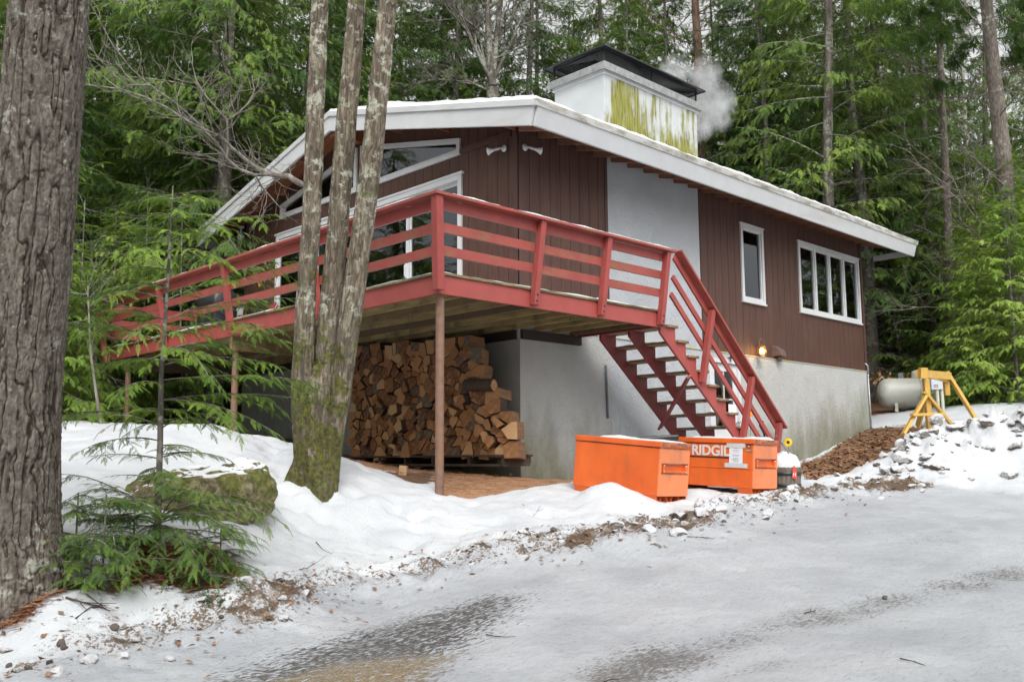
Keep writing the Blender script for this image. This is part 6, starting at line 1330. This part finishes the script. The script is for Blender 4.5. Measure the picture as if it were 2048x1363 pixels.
def petal_flower(loc, r, label, cat, n, m_p, m_c, stem_to, facing, name='sunflower'):
    e = prop(name, label, cat, loc); f = Vector(facing).normalized(); a = f.orthogonal().normalized(); b = f.cross(a); mb = MB()
    for layer in (0, 1):
        for i in range(n):
            t = 2*pi*(i+.5*layer)/n; d = a*cos(t)+b*sin(t); s_ = a*-sin(t)+b*cos(t); o = f*(.006*(1-layer)); mb.poly([d*r*.35+o-s_*r*.11, d*r*.35+o+s_*r*.11, d*r*.75+o+s_*r*.16+f*.004, d*r*1.0+o-f*.006, d*r*.75+o-s_*r*.16+f*.004], [(0, 1, 2, 3, 4)])
    part(mb, 'petals', m_p, e); mb = MB(); mb.lathe([(0, .012), (r*.25, .012), (r*.42, .006), (r*.44, -.004), (0, -.006)], (0, 0, 0), 18, axis=f); part(mb, 'seed_head', m_c, e)
    mb = MB(); st_ = Vector(stem_to)-Vector(loc); mb.tube([-f*.006, st_*.5+Vector((.01, .01, 0)), st_], .005, 6); lf = st_*.45; 
    for s_ in (1, -1): mb.poly([lf, lf+Vector((.04*s_, -.02, .03)), lf+Vector((.09*s_, -.02, -.0)), lf+Vector((.045*s_, -.01, -.025))], [(0, 1, 2, 3)])
    part(mb, 'stem', simple('green_stem', (.06, .16, .03), .5, .2, 6, .1), e); return e
m_y = simple('yellow_petal', (.72, .47, .012), .5, .15, 9, .1); m_oc = simple('orange_petal', (.75, .27, .015), .5, .15, 9, .1); m_c = simple('seed_brown', (.05, .03, .025), .8, .3, 30, .5)
sf = at(1576, 884, 12.75); zs = HZ(sf[0], sf[1]); petal_flower(sf, .062, 'yellow ornamental sunflower with dark centre above the snowy barrel planter', 'garden ornament', 16, m_y, m_c, (sf[0]+.08, sf[1]-.03, zs), (-.7, -.7, .05))
tf = ony(1499, 826, 1.25); petal_flower(tf, .085, 'orange ornamental flower seen through the handrail in front of the basement wall', 'garden ornament', 9, m_oc, m_oc, (tf[0]+.05, tf[1], HZ(tf[0], tf[1])), (-.7, -.7, .1), 'ornamental_flower')
# red plastic plant marker with white letter
q = at(1589, 944, 12.1); e = prop('garden_marker', 'small red pointed marker with white letter leaning on the barrel planter', 'marker', q); m_rm = simple('red_plastic', (.62, .06, .03), .4, .08, 5, .1)
mb = MB(); u_ = Vector((RT[0], RT[1], 0)).normalized(); w_ = Vector((0, 0, 1)); fwd = Vector((FW[0], FW[1], 0)).normalized(); P = [u_*-.03+w_*-.07, u_*.03+w_*-.085, u_*.032+w_*-.02, u_*.012+w_*.07, u_*-.002+w_*.095, u_*-.02+w_*.05]; mb.prism(P, fwd*.008); part(mb, 'blade', m_rm, e)
mb = MB()
for a_, b_ in (((-.02, -.05), (-.014, -.0)), ((.008, -.052), (.014, -.0)), ((-.014, -.03), (.008, -.024))): mb.prism([u_*a_[0]+w_*a_[1]-fwd*.002, u_*b_[0]+w_*a_[1]-fwd*.002, u_*b_[0]+w_*b_[1]-fwd*.002, u_*a_[0]+w_*b_[1]-fwd*.002], fwd*.0015)
part(mb, 'letter', simple('marker_white', (.7, .7, .7), .5, .02, 4, 0), e)
# shovel / curved handles against the wall, arching white cane over the planter
a = at(1540, 870, 12.0); P = [at(1545, 878, 12.1), at(1553, 870, 12.1), at(1562, 884, 12.2), at(1577, 905, 12.3), at(1590, 930, 12.4), at(1596, 955, 12.4)]
mb = MB(); mb.tube(P, [.006, .007, .007, .009, .012, .008], 7); o = mb.build('garden_cane', MT['twig']); tag(o, 'bent pale cane arching over the snow-heaped barrel planter', 'cane')
P = [ony(1526, 842, 1.2), ony(1519, 850, 1.2), ony(1528, 866, 1.2), ony(1536, 885, 1.2)]; P[-1][2] = HZ(P[-1][0], P[-1][1]); mb = MB(); mb.tube(P, .02, 7); o = mb.build('shovel_handle', MT['black']); tag(o, 'black curved shovel handle leaning on the basement wall behind the handrail', 'shovel')
# black bin lying behind the chests
q = at(1262, 872, 12.0); z = HZ(q[0], q[1]); e = prop('black_sled', 'black plastic sled standing behind the two orange tool chests', 'sled', (q[0], q[1], z)); u_ = Vector((RT[0], RT[1], 0)).normalized(); zt = q[2]-z; mb = MB(); mb.hexa([u_*-.45, u_*.45, u_*.45+fwd*.35, u_*-.45+fwd*.35, u_*-.5+w_*(zt-.05)-fwd*.05, u_*.62+w_*(zt+.02)-fwd*.05, u_*.62+w_*(zt+.03)+fwd*.4, u_*-.5+w_*(zt-.04)+fwd*.4]); part(mb, 'tray', MT['black'], e, .02)
# timber blocks the chests stand on
for (px, py, D, lb) in ((1338, 1014, 10.45, 'old timber block under the front skid of the plain tool chest'), (1522, 996, 11.5, 'timber block under the skid of the lettered tool chest')):
    q = at(px, py, D); mb = MB(); mb.box((-.16, -.16, -.14), (.16, .16, -.005)); o = mb.build('timber_block', m_brl, bevel=.008); o.location = q; o.rotation_euler = (0, 0, .75); tag(o, lb, 'timber block')

# ================================================================ GAS TANK, METER, YELLOW FRAME
m_tank = simple('tank_paint', (.56, .56, .50), .4, .06, 2, .08, dirt=(.30, .29, .19), dirt_lo=.5, dirt_hi=.72, dscale=1.8, dstretch=(1, 1, 1))
A = at(1752, 787, 25.2); B_ = at(1925, 783, 24.6); ax = Vector(B_-A); Lt = ax.length; ax.normalize(); Rk = .40; mid = Vector((A+B_)/2); zgt = HZ(mid.x, mid.y)
e = prop('gas_tank', 'white horizontal gas tank with domed ends at the forest edge', 'gas tank', (mid.x, mid.y, zgt)); cz = mid.z-zgt
prof = [(Rk*math.sin(t), -Lt/2+Rk*.75*(1-cos(t))) for t in np.linspace(0, pi/2, 10)]; prof += [(Rk, -Lt/2+Rk*.75+.02), (Rk, Lt/2-Rk*.75-.02)]+[(Rk*cos(t), Lt/2-Rk*.75+Rk*.75*sin(t)) for t in np.linspace(0, pi/2, 10)]
ax2 = Vector((ax.x, ax.y, 0)).normalized(); mb = MB(); mb.lathe(prof, (0, 0, cz), 40, axis=ax2); part(mb, 'tank_shell', m_tank, e)
mb = MB(); mb.lathe([(.17, -.03), (.17, .10), (.15, .18), (.08, .21), (0, .215)], ax2*.0+Vector((0, 0, cz+Rk-.01)), 20); part(mb, 'valve_dome', m_tank, e)
mb = MB(); c = -ax2*.42+Vector((0, 0, cz+Rk)); mb.box(c-Vector((.05, .05, .03)), c+Vector((.05, .05, .14))); part(mb, 'gauge', simple('gauge_grey', (.25, .27, .3), .5, .1, 5, .1), e)
for s_ in (-1, 1):
    c = ax2*(s_*Lt*.42)+Vector((0, 0, cz+Rk-.06)); mb = MB(); mb.tube([c+ax2*.06*cos(t)+Vector((0, 0, .02+.08*sin(t))) for t in np.linspace(0, pi, 9)], .013, 7); part(mb, 'lifting_lug', m_tank, e)
    c = ax2*(s_*Lt*.28); sdv = Vector((-ax2.y, ax2.x, 0)); mb = MB(); mb.hexa([c-sdv*.3-ax2*.04+Vector((0,0,-.1)), c+sdv*.3-ax2*.04+Vector((0,0,-.1)), c+sdv*.3+ax2*.04+Vector((0,0,-.1)), c-sdv*.3+ax2*.04+Vector((0,0,-.1)), c-sdv*.3-ax2*.04+Vector((0,0,cz-Rk*.7)), c+sdv*.3-ax2*.04+Vector((0,0,cz-Rk*.7)), c+sdv*.3+ax2*.04+Vector((0,0,cz-Rk*.7)), c-sdv*.3+ax2*.04+Vector((0,0,cz-Rk*.7))]); part(mb, 'leg', m_tank, e)
sdv = Vector((-ax2.y, ax2.x, 0)); sdv = -sdv if sdv.dot(fwd) > 0 else sdv; mb = MB(); mb.tube([ax2*-.0+Vector((0, 0, cz))+(sdv*cos(t)+Vector((0, 0, 1))*sin(t))*(Rk+.008)+ax2*.02*math.sin(3*t) for t in np.linspace(1.5, -.6, 14)], .007, 6); part(mb, 'gas_hose', simple('green_hose', (.3, .36, .08), .5, .1, 6, 0), e)
# yellow frame built with heavy beams
m_yw = simple('yellow_timber', (.52, .31, .07), .6, .16, 4, .3, (1, 1, 1), dirt=(.50, .32, .05), dirt_lo=.5, dirt_hi=.7, dscale=3)
bq = at(1860, 862, 17.3); e = prop('timber_stand', 'yellow-painted heavy timber A-frame stand in the snow near the gas tank', 'wooden stand', (bq[0], bq[1], HZ(bq[0], bq[1])), 0); EO = Vector(e.location)
def yb(name, a, b, w=.11, h=.11, up=(0, 0, 1), ext=(0, 0)):
    a = Vector(a); b = Vector(b); d = (b-a).normalized(); mb = MB(); mb.beam(a-d*ext[0]-EO, b+d*ext[1]-EO, w, h, up); part(mb, name, m_yw, e, .006)
DA, DB2 = 17.3, 18.9; fv = tuple(fwd)
yb('top_beam', at(1840, 747, DA), at(1897, 752, DB2), .12, .15, ext=(.05, .0)); yb('top_beam', at(1865, 752, DA+.5), at(1897, 760, DB2+.1), .05, .1)
yb('end_block', at(1846, 735, DA-.08), at(1846, 756, DA-.08), .13, .13, fv)
yb('post', at(1851, 757, DA), at(1860, 866, DA), .095, .11, fv); yb('post', at(1892, 762, DB2), at(1894, 790, DB2), .1, .1, fv)
yb('brace', at(1852, 790, DA-.08), at(1806, 868, DA-.45), .05, .11, fv); yb('brace', at(1850, 784, DA-.1), at(1908, 855, DA+.1), .05, .11, fv); yb('cross_bar', at(1823, 829, DA-.38), at(1887, 828, DA-.15), .05, .10, fv)
yb('brace', at(1849, 800, DA+.15), at(1836, 852, DA+.9), .05, .11, fv); yb('brace', at(1893, 743, DB2), at(1956, 845, DB2-.2), .06, .12, fv)
# grey meter box on two pipes behind it
q = at(1876, 768, 19.6); z = HZ(q[0], q[1]); e = prop('meter_box', 'grey electrical box on two pale posts behind the yellow frame', 'meter box', (q[0], q[1], z)); m_bx = simple('grey_enamel', (.42, .45, .47), .4, .05, 4, .05); u_ = Vector((RT[0], RT[1], 0)).normalized(); hz_ = q[2]-z
def ub(mb, x0, x1, y0, y1, z0, z1): mb.hexa([u_*x0+fwd*y0+w_*z0, u_*x1+fwd*y0+w_*z0, u_*x1+fwd*y1+w_*z0, u_*x0+fwd*y1+w_*z0, u_*x0+fwd*y0+w_*z1, u_*x1+fwd*y0+w_*z1, u_*x1+fwd*y1+w_*z1, u_*x0+fwd*y1+w_*z1]); return mb
part(ub(MB(), -.14, .14, 0, .12, hz_-.11, hz_+.11), 'box', m_bx, e, .01); mb = ub(MB(), -.09, -.0, -.004, -.001, hz_-.06, hz_-.01); part(mb, 'warning_label', simple('label_dark', (.12, .05, .05), .5, .1, 5, 0), e); mb = ub(MB(), -.08, -.01, -.006, -.0045, hz_-.045, hz_-.028); part(mb, 'label_text', m_bx, e)
for x in (.0, .10): mb = MB(); mb.lathe([(.035, -.2), (.035, hz_-.10)], u_*x+fwd*.06, 12); part(mb, 'post', simple('pale_pipe', (.45, .46, .38), .5, .1, 5, .1), e)
# beech sapling still holding its brown leaves, behind the tank
rs = np.random.RandomState(9); bq = at(1800, 800, 26.6); zb = HZ(bq[0], bq[1]); V, F, Q = [], [], []; b0 = np.array([bq[0], bq[1], zb])
for i in range(9):
    tip = at(rs.uniform(1745, 1870), rs.uniform(728, 772), 26.6+rs.uniform(-.6, .3)); P = [b0, b0*.5+tip*.5+[0, 0, .15], tip]; twig_tube(V, F, P, .012, .003, 4)
    for k in range(34): o, d = along(P, rs.uniform(.45, 1)); o = o+rs.uniform(-.14, .14, 3); dd = rs.normal(size=3); dd[2] = -abs(dd[2])-.5; dd /= np.linalg.norm(dd); s_ = np.cross(dd, rs.normal(size=3)); s_ /= np.linalg.norm(s_); l = rs.uniform(.08, .14); Q += [o, o+dd*l*.5+s_*l*.3, o+dd*l, o+dd*l*.5-s_*l*.3]
e = prop('beech_sapling', 'small beech sapling with papery orange-brown leaves behind the gas tank', 'young tree', b0); o = mesh_np('trunk', np.array(V)-b0, F, MT['twig'], e); m_bl = simple('beech_leaf', (.45, .22, .10), .7, .3, 5, .1); o = mesh_np('leaves', np.array(Q)-b0, quads(Q), m_bl, e)

# ================================================================ BOULDER
m, nt, b = mat('mossy_boulder'); v = coords(nt); n1 = noise(nt, v, 3, 6, .65); n2 = noise(nt, v, 16, 5, .7); geo = nt.nodes.new('ShaderNodeNewGeometry'); sp = nt.nodes.new('ShaderNodeSeparateXYZ'); nt.links.new(geo.outputs['Normal'], sp.inputs[0])
c = ramp(nt, n2, [(.3, (.04, .034, .02)), (.5, (.16, .135, .07)), (.7, (.40, .36, .21))]).outputs[0]
mo_ = ramp(nt, n2, [(.3, (.045, .06, .01)), (.65, (.17, .18, .03))]).outputs[0]; c = mixc(nt, ramp(nt, n1, [(.48, g(0)), (.6, g(.85))]).outputs[0], c, mo_)
c = mixc(nt, ramp(nt, mul(nt, sp.outputs[2], mul(nt, n1, .35), 'ADD'), [(.95, g(0)), (1.0, g(1))]).outputs[0], c, (.78, .80, .83)); nt.links.new(c, b.inputs['Base Color']); b.inputs['Roughness'].default_value = .95; p = bump(nt, b, n2, .8, .03); bump(nt, b, noise(nt, v, 60, 3), .7, .01, p)
c1 = at(290, 1012, 8.1); c2 = at(490, 968, 8.7); ctr = (c1+c2)/2; zg = HZ(ctr[0], ctr[1]); d = (c2-c1); d[2] = 0; L_ = np.linalg.norm(d); d /= L_; s_ = np.array([-d[1], d[0], 0])
nu, nv = 160, 90; TH, PH = np.meshgrid(np.linspace(0, 2*pi, nu, endpoint=False), np.linspace(-.5, pi/2, nv)); sg = lambda t, p: np.sign(t)*np.abs(t)**p
X_ = sg(np.cos(TH), .75)*sg(np.cos(PH), .6)*(L_*.5+.18); Y_ = sg(np.sin(TH), .75)*sg(np.cos(PH), .6)*.42; Z_ = sg(np.sin(PH), .7)*.34
nn = fbm(X_*2.0, Y_*2.0, Z_*2.0, 3, seed=91)*.34+np.abs(fbm(X_*5, Y_*5, Z_*5, 3, seed=93))*.16+fbm(X_*16, Y_*16, Z_*16, 3, seed=92)*.05; X_ = X_*(1+nn); Y_ = Y_*(1+nn); Z_ = Z_*(1+nn*.8)+.08*X_
V = d[None, None, :]*X_[..., None]+s_[None, None, :]*Y_[..., None]+np.array([0, 0, 1.])*Z_[..., None]
i = np.arange(nu*nv).reshape(nv, nu); j = np.roll(i, -1, 1); F = np.stack([i[:-1], j[:-1], j[1:], i[1:]], -1).reshape(-1, 4)
o = mesh_np('boulder', V.reshape(-1, 3), F, m, smooth=True); o.location = (ctr[0], ctr[1], zg+.02); tag(o, 'mossy brown boulder with snow on top behind the hemlock sapling', 'boulder')

# ================================================================ SMOKE
m, nt, b = mat('wood_smoke'); out_ = nt.nodes['Material Output']; nt.nodes.remove(b); pv = N(nt, 'ShaderNodeVolumePrincipled'); pv.inputs['Color'].default_value = (.85, .86, .88, 1); v = coords(nt, kind='Object'); n1 = noise(nt, v, 2.2, 5, .6, .6)
ln = nt.nodes.new('ShaderNodeVectorMath'); ln.operation = 'LENGTH'; tc = nt.nodes.new('ShaderNodeTexCoord'); sb = nt.nodes.new('ShaderNodeMapping'); sb.inputs['Scale'].default_value = (1, 1, 1); nt.links.new(tc.outputs['Object'], sb.inputs[0]); nt.links.new(sb.outputs[0], ln.inputs[0])
fall = ramp(nt, ln.outputs['Value'], [(.25, g(1)), (1.0, g(0))]).outputs[0]; dn = ramp(nt, mul(nt, n1, mul(nt, fall, .32), 'ADD'), [(.50, g(0)), (.86, g(1))]).outputs[0]; nt.links.new(mul(nt, dn, 2.2), pv.inputs['Density']); nt.links.new(pv.outputs[0], out_.inputs['Volume'])
mb = MB(); nseg = 16; 
puffs = [(1426, 215, 19.3, .53), (1410, 155, 19.3, .40), (1402, 258, 19.0, .27), (1350, 150, 19.8, .40)]
for i, (px, py, D, r) in enumerate(puffs):
    q = at(px, py, D); o_mb = MB(); o_mb.lathe([(0, -1)]+[(cos(a), sin(a)) for a in np.linspace(-1.45, 1.45, 13)]+[(0, 1)], (0, 0, 0), 20); o = o_mb.build('smoke', m); o.location = q; o.scale = (r, r, r*1.15); tag(o, kind='stuff'); o['label'] = ['main billow of pale smoke drifting right of the chimney', 'upper wisp of smoke before the red pine trunk', 'low wisp of smoke at the chimney right side', 'thin smoke over the chimney hood'][i]; o['category'] = 'smoke'

# ================================================================ UTILITY WIRES
for (p0, p1, lb) in (((-300, 512), (1100, 455), 'upper dark utility wire crossing the forest left of the house'), ((-300, 548), (1100, 500), 'lower dark utility wire crossing the forest left of the house')):
    P = [at(p0[0]+(p1[0]-p0[0])*t, p0[1]+(p1[1]-p0[1])*t+18*4*t*(1-t), 17.2+16*t) for t in np.linspace(0, 1, 24)]; mb = MB(); mb.tube(P, .011, 6); o = mb.build('utility_wire', MT['black']); tag(o, lb, 'wire')

# ================================================================ SNOW CHUNKS, STONES, TWIGS, LEAVES
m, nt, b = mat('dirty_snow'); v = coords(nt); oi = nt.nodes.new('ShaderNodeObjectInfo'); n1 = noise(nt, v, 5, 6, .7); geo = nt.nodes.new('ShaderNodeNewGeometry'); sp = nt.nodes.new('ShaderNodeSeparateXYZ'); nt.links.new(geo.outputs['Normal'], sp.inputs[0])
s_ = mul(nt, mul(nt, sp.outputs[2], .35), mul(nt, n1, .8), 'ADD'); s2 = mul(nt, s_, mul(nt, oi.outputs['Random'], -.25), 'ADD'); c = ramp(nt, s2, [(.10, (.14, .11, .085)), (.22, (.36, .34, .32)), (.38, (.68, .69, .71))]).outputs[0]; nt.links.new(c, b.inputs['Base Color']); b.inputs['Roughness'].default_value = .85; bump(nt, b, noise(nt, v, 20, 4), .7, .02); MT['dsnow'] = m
MT['stone'] = simple('road_stone', (.11, .085, .07), .85, .3, 12, .6)
def rock_mesh(name, seed, m, ang=.35):
    bm = bmesh.new(); bmesh.ops.create_icosphere(bm, subdivisions=3, radius=1); rr = np.random.RandomState(seed)
    co = np.array([v_.co for v_ in bm.verts]); pl_ = rr.normal(size=(9, 3)); pl_ /= np.linalg.norm(pl_, axis=1)[:, None]; cut = rr.uniform(.5, .95, 9)
    for n_, c_ in zip(pl_, cut): d_ = co@n_; co = co-np.outer(np.maximum(d_-c_, 0), n_)
    co = co*(1+.18*fbm(co[:, 0]*2.5, co[:, 1]*2.5, co[:, 2]*2.5, 4, seed=seed))[:, None]
    for v_, c_ in zip(bm.verts, co): v_.co = c_
    me = bpy.data.meshes.new(name); bm.to_mesh(me); bm.free(); me.materials.append(m); return me
RM = [rock_mesh('snow_chunk', 200+i, MT['dsnow']) for i in range(6)]; SM = [rock_mesh('stone', 300+i, MT['stone']) for i in range(4)]
rs = np.random.RandomState(77)
def scatter_poly(line, n, w, smin, smax, meshes, name, label, cat, group, pw=2.2, sink=.3, t0=0, t1=1):
    L = [np.hypot(b[0]-a[0], b[1]-a[1]) for a, b in zip(line[:-1], line[1:])]; cum = np.r_[0, np.cumsum(L)]
    for i in range(n):
        s_ = rs.uniform(t0, t1)*cum[-1]; k = min(len(L)-1, int(np.searchsorted(cum, s_)-1)); f = (s_-cum[k])/L[k]; a, b = line[k], line[k+1]; d = ((b[0]-a[0])/L[k], (b[1]-a[1])/L[k]); off = rs.normal()*w
        x = a[0]+(b[0]-a[0])*f-d[1]*off; y = a[1]+(b[1]-a[1])*f+d[0]*off; sz = smin+(smax-smin)*rs.uniform()**pw
        o = bpy.data.objects.new(name, meshes[rs.randint(len(meshes))]); COL.objects.link(o); o.scale = (sz*rs.uniform(.8, 1.3), sz*rs.uniform(.8, 1.3), sz*rs.uniform(.6, .9)); o.rotation_euler = tuple(rs.uniform(-.5, .5, 2))+(rs.uniform(0, 6.28),); o.location = (x, y, HZ(x, y)+sz*(.45-sink)); tag(o, label, cat, group)
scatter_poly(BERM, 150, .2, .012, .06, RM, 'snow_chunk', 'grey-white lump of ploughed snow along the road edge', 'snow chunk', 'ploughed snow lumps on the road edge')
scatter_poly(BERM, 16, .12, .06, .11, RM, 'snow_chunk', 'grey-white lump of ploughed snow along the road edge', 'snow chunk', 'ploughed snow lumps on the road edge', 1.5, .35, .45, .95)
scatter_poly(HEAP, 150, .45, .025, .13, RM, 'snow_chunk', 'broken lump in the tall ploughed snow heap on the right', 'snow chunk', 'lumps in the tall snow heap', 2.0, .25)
scatter_poly(BERM, 70, .16, .008, .035, SM, 'stone', 'small brown stone in the dirty snow ridge along the road', 'stone', 'stones in the snow ridge', 2, .1)
def specks(name, n, fn, m, smin, smax, kind_='flake', curl=.4, h=.004):
    Q = []
    for i in range(n):
        x, y = fn(); z = HZ(x, y)+h*rs.uniform(.3, 1.5); s_ = rs.uniform(smin, smax); a = rs.uniform(0, 6.28); dx, dy = cos(a)*s_, sin(a)*s_; w = .55 if kind_ == 'flake' else .10; tz = rs.uniform(0, curl)*s_
        Q += [(x-dx, y-dy, z), (x-dy*w, y+dx*w, z+tz*rs.uniform(.2, 1)), (x+dx, y+dy, z+tz), (x+dy*w, y-dx*w, z+tz*rs.uniform(0, 1))]
    o = mesh_np(name, Q, quads(Q), m); return tag(o, kind='stuff')
def in_poly(poly, spread=.0):
    P = np.array(poly); lo, hi = P.min(0), P.max(0)
    def f():
        for _ in range(200):
            x, y = rs.uniform(lo[0], hi[0]), rs.uniform(lo[1], hi[1])
            if inside(np.array([x]), np.array([y]), poly, .02)[0] > .5: return x+rs.normal()*spread, y+rs.normal()*spread
        return x, y
    return f
def near_line(line, w):
    L = [np.hypot(b[0]-a[0], b[1]-a[1]) for a, b in zip(line[:-1], line[1:])]; cum = np.r_[0, np.cumsum(L)]
    def f():
        s_ = rs.uniform(0, cum[-1]); k = min(len(L)-1, max(0, int(np.searchsorted(cum, s_)-1))); t = (s_-cum[k])/L[k]; a, b = line[k], line[k+1]; d = ((b[0]-a[0])/L[k], (b[1]-a[1])/L[k]); off = rs.normal()*w; return a[0]+(b[0]-a[0])*t-d[1]*off, a[1]+(b[1]-a[1])*t+d[0]*off
    return f
m_lf = simple('dead_leaf', (.27, .14, .075), .8, .65, 45, .2); m_ch2 = simple('wood_chip', (.50, .31, .17), .8, .6, 50, .2); m_ndl = simple('dead_needles', (.26, .12, .06), .8, .35, 5, .1); m_dk = simple('dark_debris', (.045, .032, .026), .9, .4, 6, .1)
tag(specks('leaf_litter', 2600, in_poly(LITTER, .12), m_lf, .03, .06, curl=.7, h=.012)); tag(specks('wood_chips', 1500, in_poly(SAW, .12), m_ch2, .01, .04, 'stick', .3, .01)); tag(specks('bark_scraps', 700, in_poly([(p[0], p[1]) for p in UNDER[:3]]+[(1.5, 5)], .1), m_lf, .02, .07, 'stick', .4, .02))
tag(specks('pine_needle_litter', 3800, in_poly(NEED1, .06), m_ndl, .03, .07, 'stick', .3, .015)); tag(specks('fallen_leaves', 650, near_line(BERM, .34), m_lf, .012, .036, curl=.9, h=.01)); tag(specks('debris_specks', 4200, near_line(BERM, .40), m_dk, .004, .014, 'stick', .3, .005))
bank = P2([(120, 1300), (520, 1180), (600, 1010), (900, 1020), (1200, 1050), (1100, 1100), (500, 1230), (300, 1290)]); road = P2([(700, 1363), (1100, 1190), (1500, 1060), (2048, 1000), (2048, 1363)])
tag(specks('bank_specks', 1300, in_poly(bank), m_dk, .004, .016, 'stick', .3, .004)); tag(specks('road_specks', 2600, in_poly(road), m_dk, .0025, .012, 'stick', .2, .003))
# single fallen twigs that can be told apart
def twig(pts, label, r=.004, side=3, seed=0, D=None):
    rr = np.random.RandomState(seed); P = [G(*p) for p in pts]; P = [p+np.array([0, 0, .012+.02*rr.uniform()*(0 < i < len(P)-1)]) for i, p in enumerate(P)]; V, F = [], []; twig_tube(V, F, P, r, r*.4, 5)
    for k in range(side): o, d = along(P, rr.uniform(.2, .9)); d = d/np.linalg.norm(d)+rr.uniform(-.9, .9, 3)*[1, 1, .3]; twig_tube(V, F, [o, o+d*.06, o+d*.12+[0, 0, .01]], r*.6, r*.25, 4)
    b0 = P[0]; o = mesh_np('fallen_twig', np.array(V)-b0, F, MT['twigd'], smooth=True); o.location = b0; tag(o, label, 'twig')
MT['twigd'] = simple('dark_twig', (.055, .04, .03), .9, .3, 8, .3)
twig([(130, 1222), (160, 1240), (205, 1248), (218, 1256)], 'dark forked twig on the snow at the lower left', .007, 4, 1); twig([(150, 1262), (180, 1250), (210, 1246)], 'second dark twig crossing the forked one at the lower left', .005, 2, 2); twig([(168, 1212), (190, 1232), (212, 1254)], 'thin straight twig above the forked one at the lower left', .005, 1, 3)
twig([(598, 1170), (615, 1158), (628, 1152)], 'small twig on the snow bank beneath the maple', .004, 3, 4); twig([(632, 1092), (645, 1108), (657, 1113)], 'curved twig on the snow below the maple roots', .004, 1, 5); twig([(1208, 1362), (1225, 1355)], 'short twig at the bottom edge of the icy road', .004, 1, 6); twig([(1608, 1224), (1632, 1219)], 'straight twig on the icy road below the green sprig', .005, 1, 7); twig([(1800, 1322), (1832, 1326)], 'twig on the icy road near the bottom right', .005, 1, 8); twig([(1375, 1082), (1420, 1080)], 'dark twig by the snow ridge in front of the plain chest', .004, 3, 9); twig([(1045, 1015), (1068, 1030), (1080, 1020)], 'thin twig on the bank right of the steel post', .003, 2, 10); twig([(972, 1268), (1000, 1272)], 'pale brown twig on the gritty part of the road', .005, 1, 11)
# green sprig and a pine cone lying on the road
q = G(1590, 1176); fr = []; P = branch_pts(np.zeros(3), .2, .16, 0, .0, 5, .1, rs); dress(P, FT_NEAR, fr, rs, .02, .28, .0, 35, .02); A = assemble(fr, FT_NEAR); A[:, 2] = A[:, 2]*.3+.01; o = mesh_np('hemlock_sprig', A, quads(A), MT['leaf']); o.location = q; tag(o, 'dark green sprig lying on the icy road', 'sprig')
q = G(1770, 1195); o = bpy.data.objects.new('pine_cone', SM[1]); COL.objects.link(o); o.location = q+[0, 0, .012]; o.scale = (.035, .018, .016); tag(o, 'small dark cone on the icy road right of the green sprig', 'cone')
print('OBJ', len(bpy.data.objects))
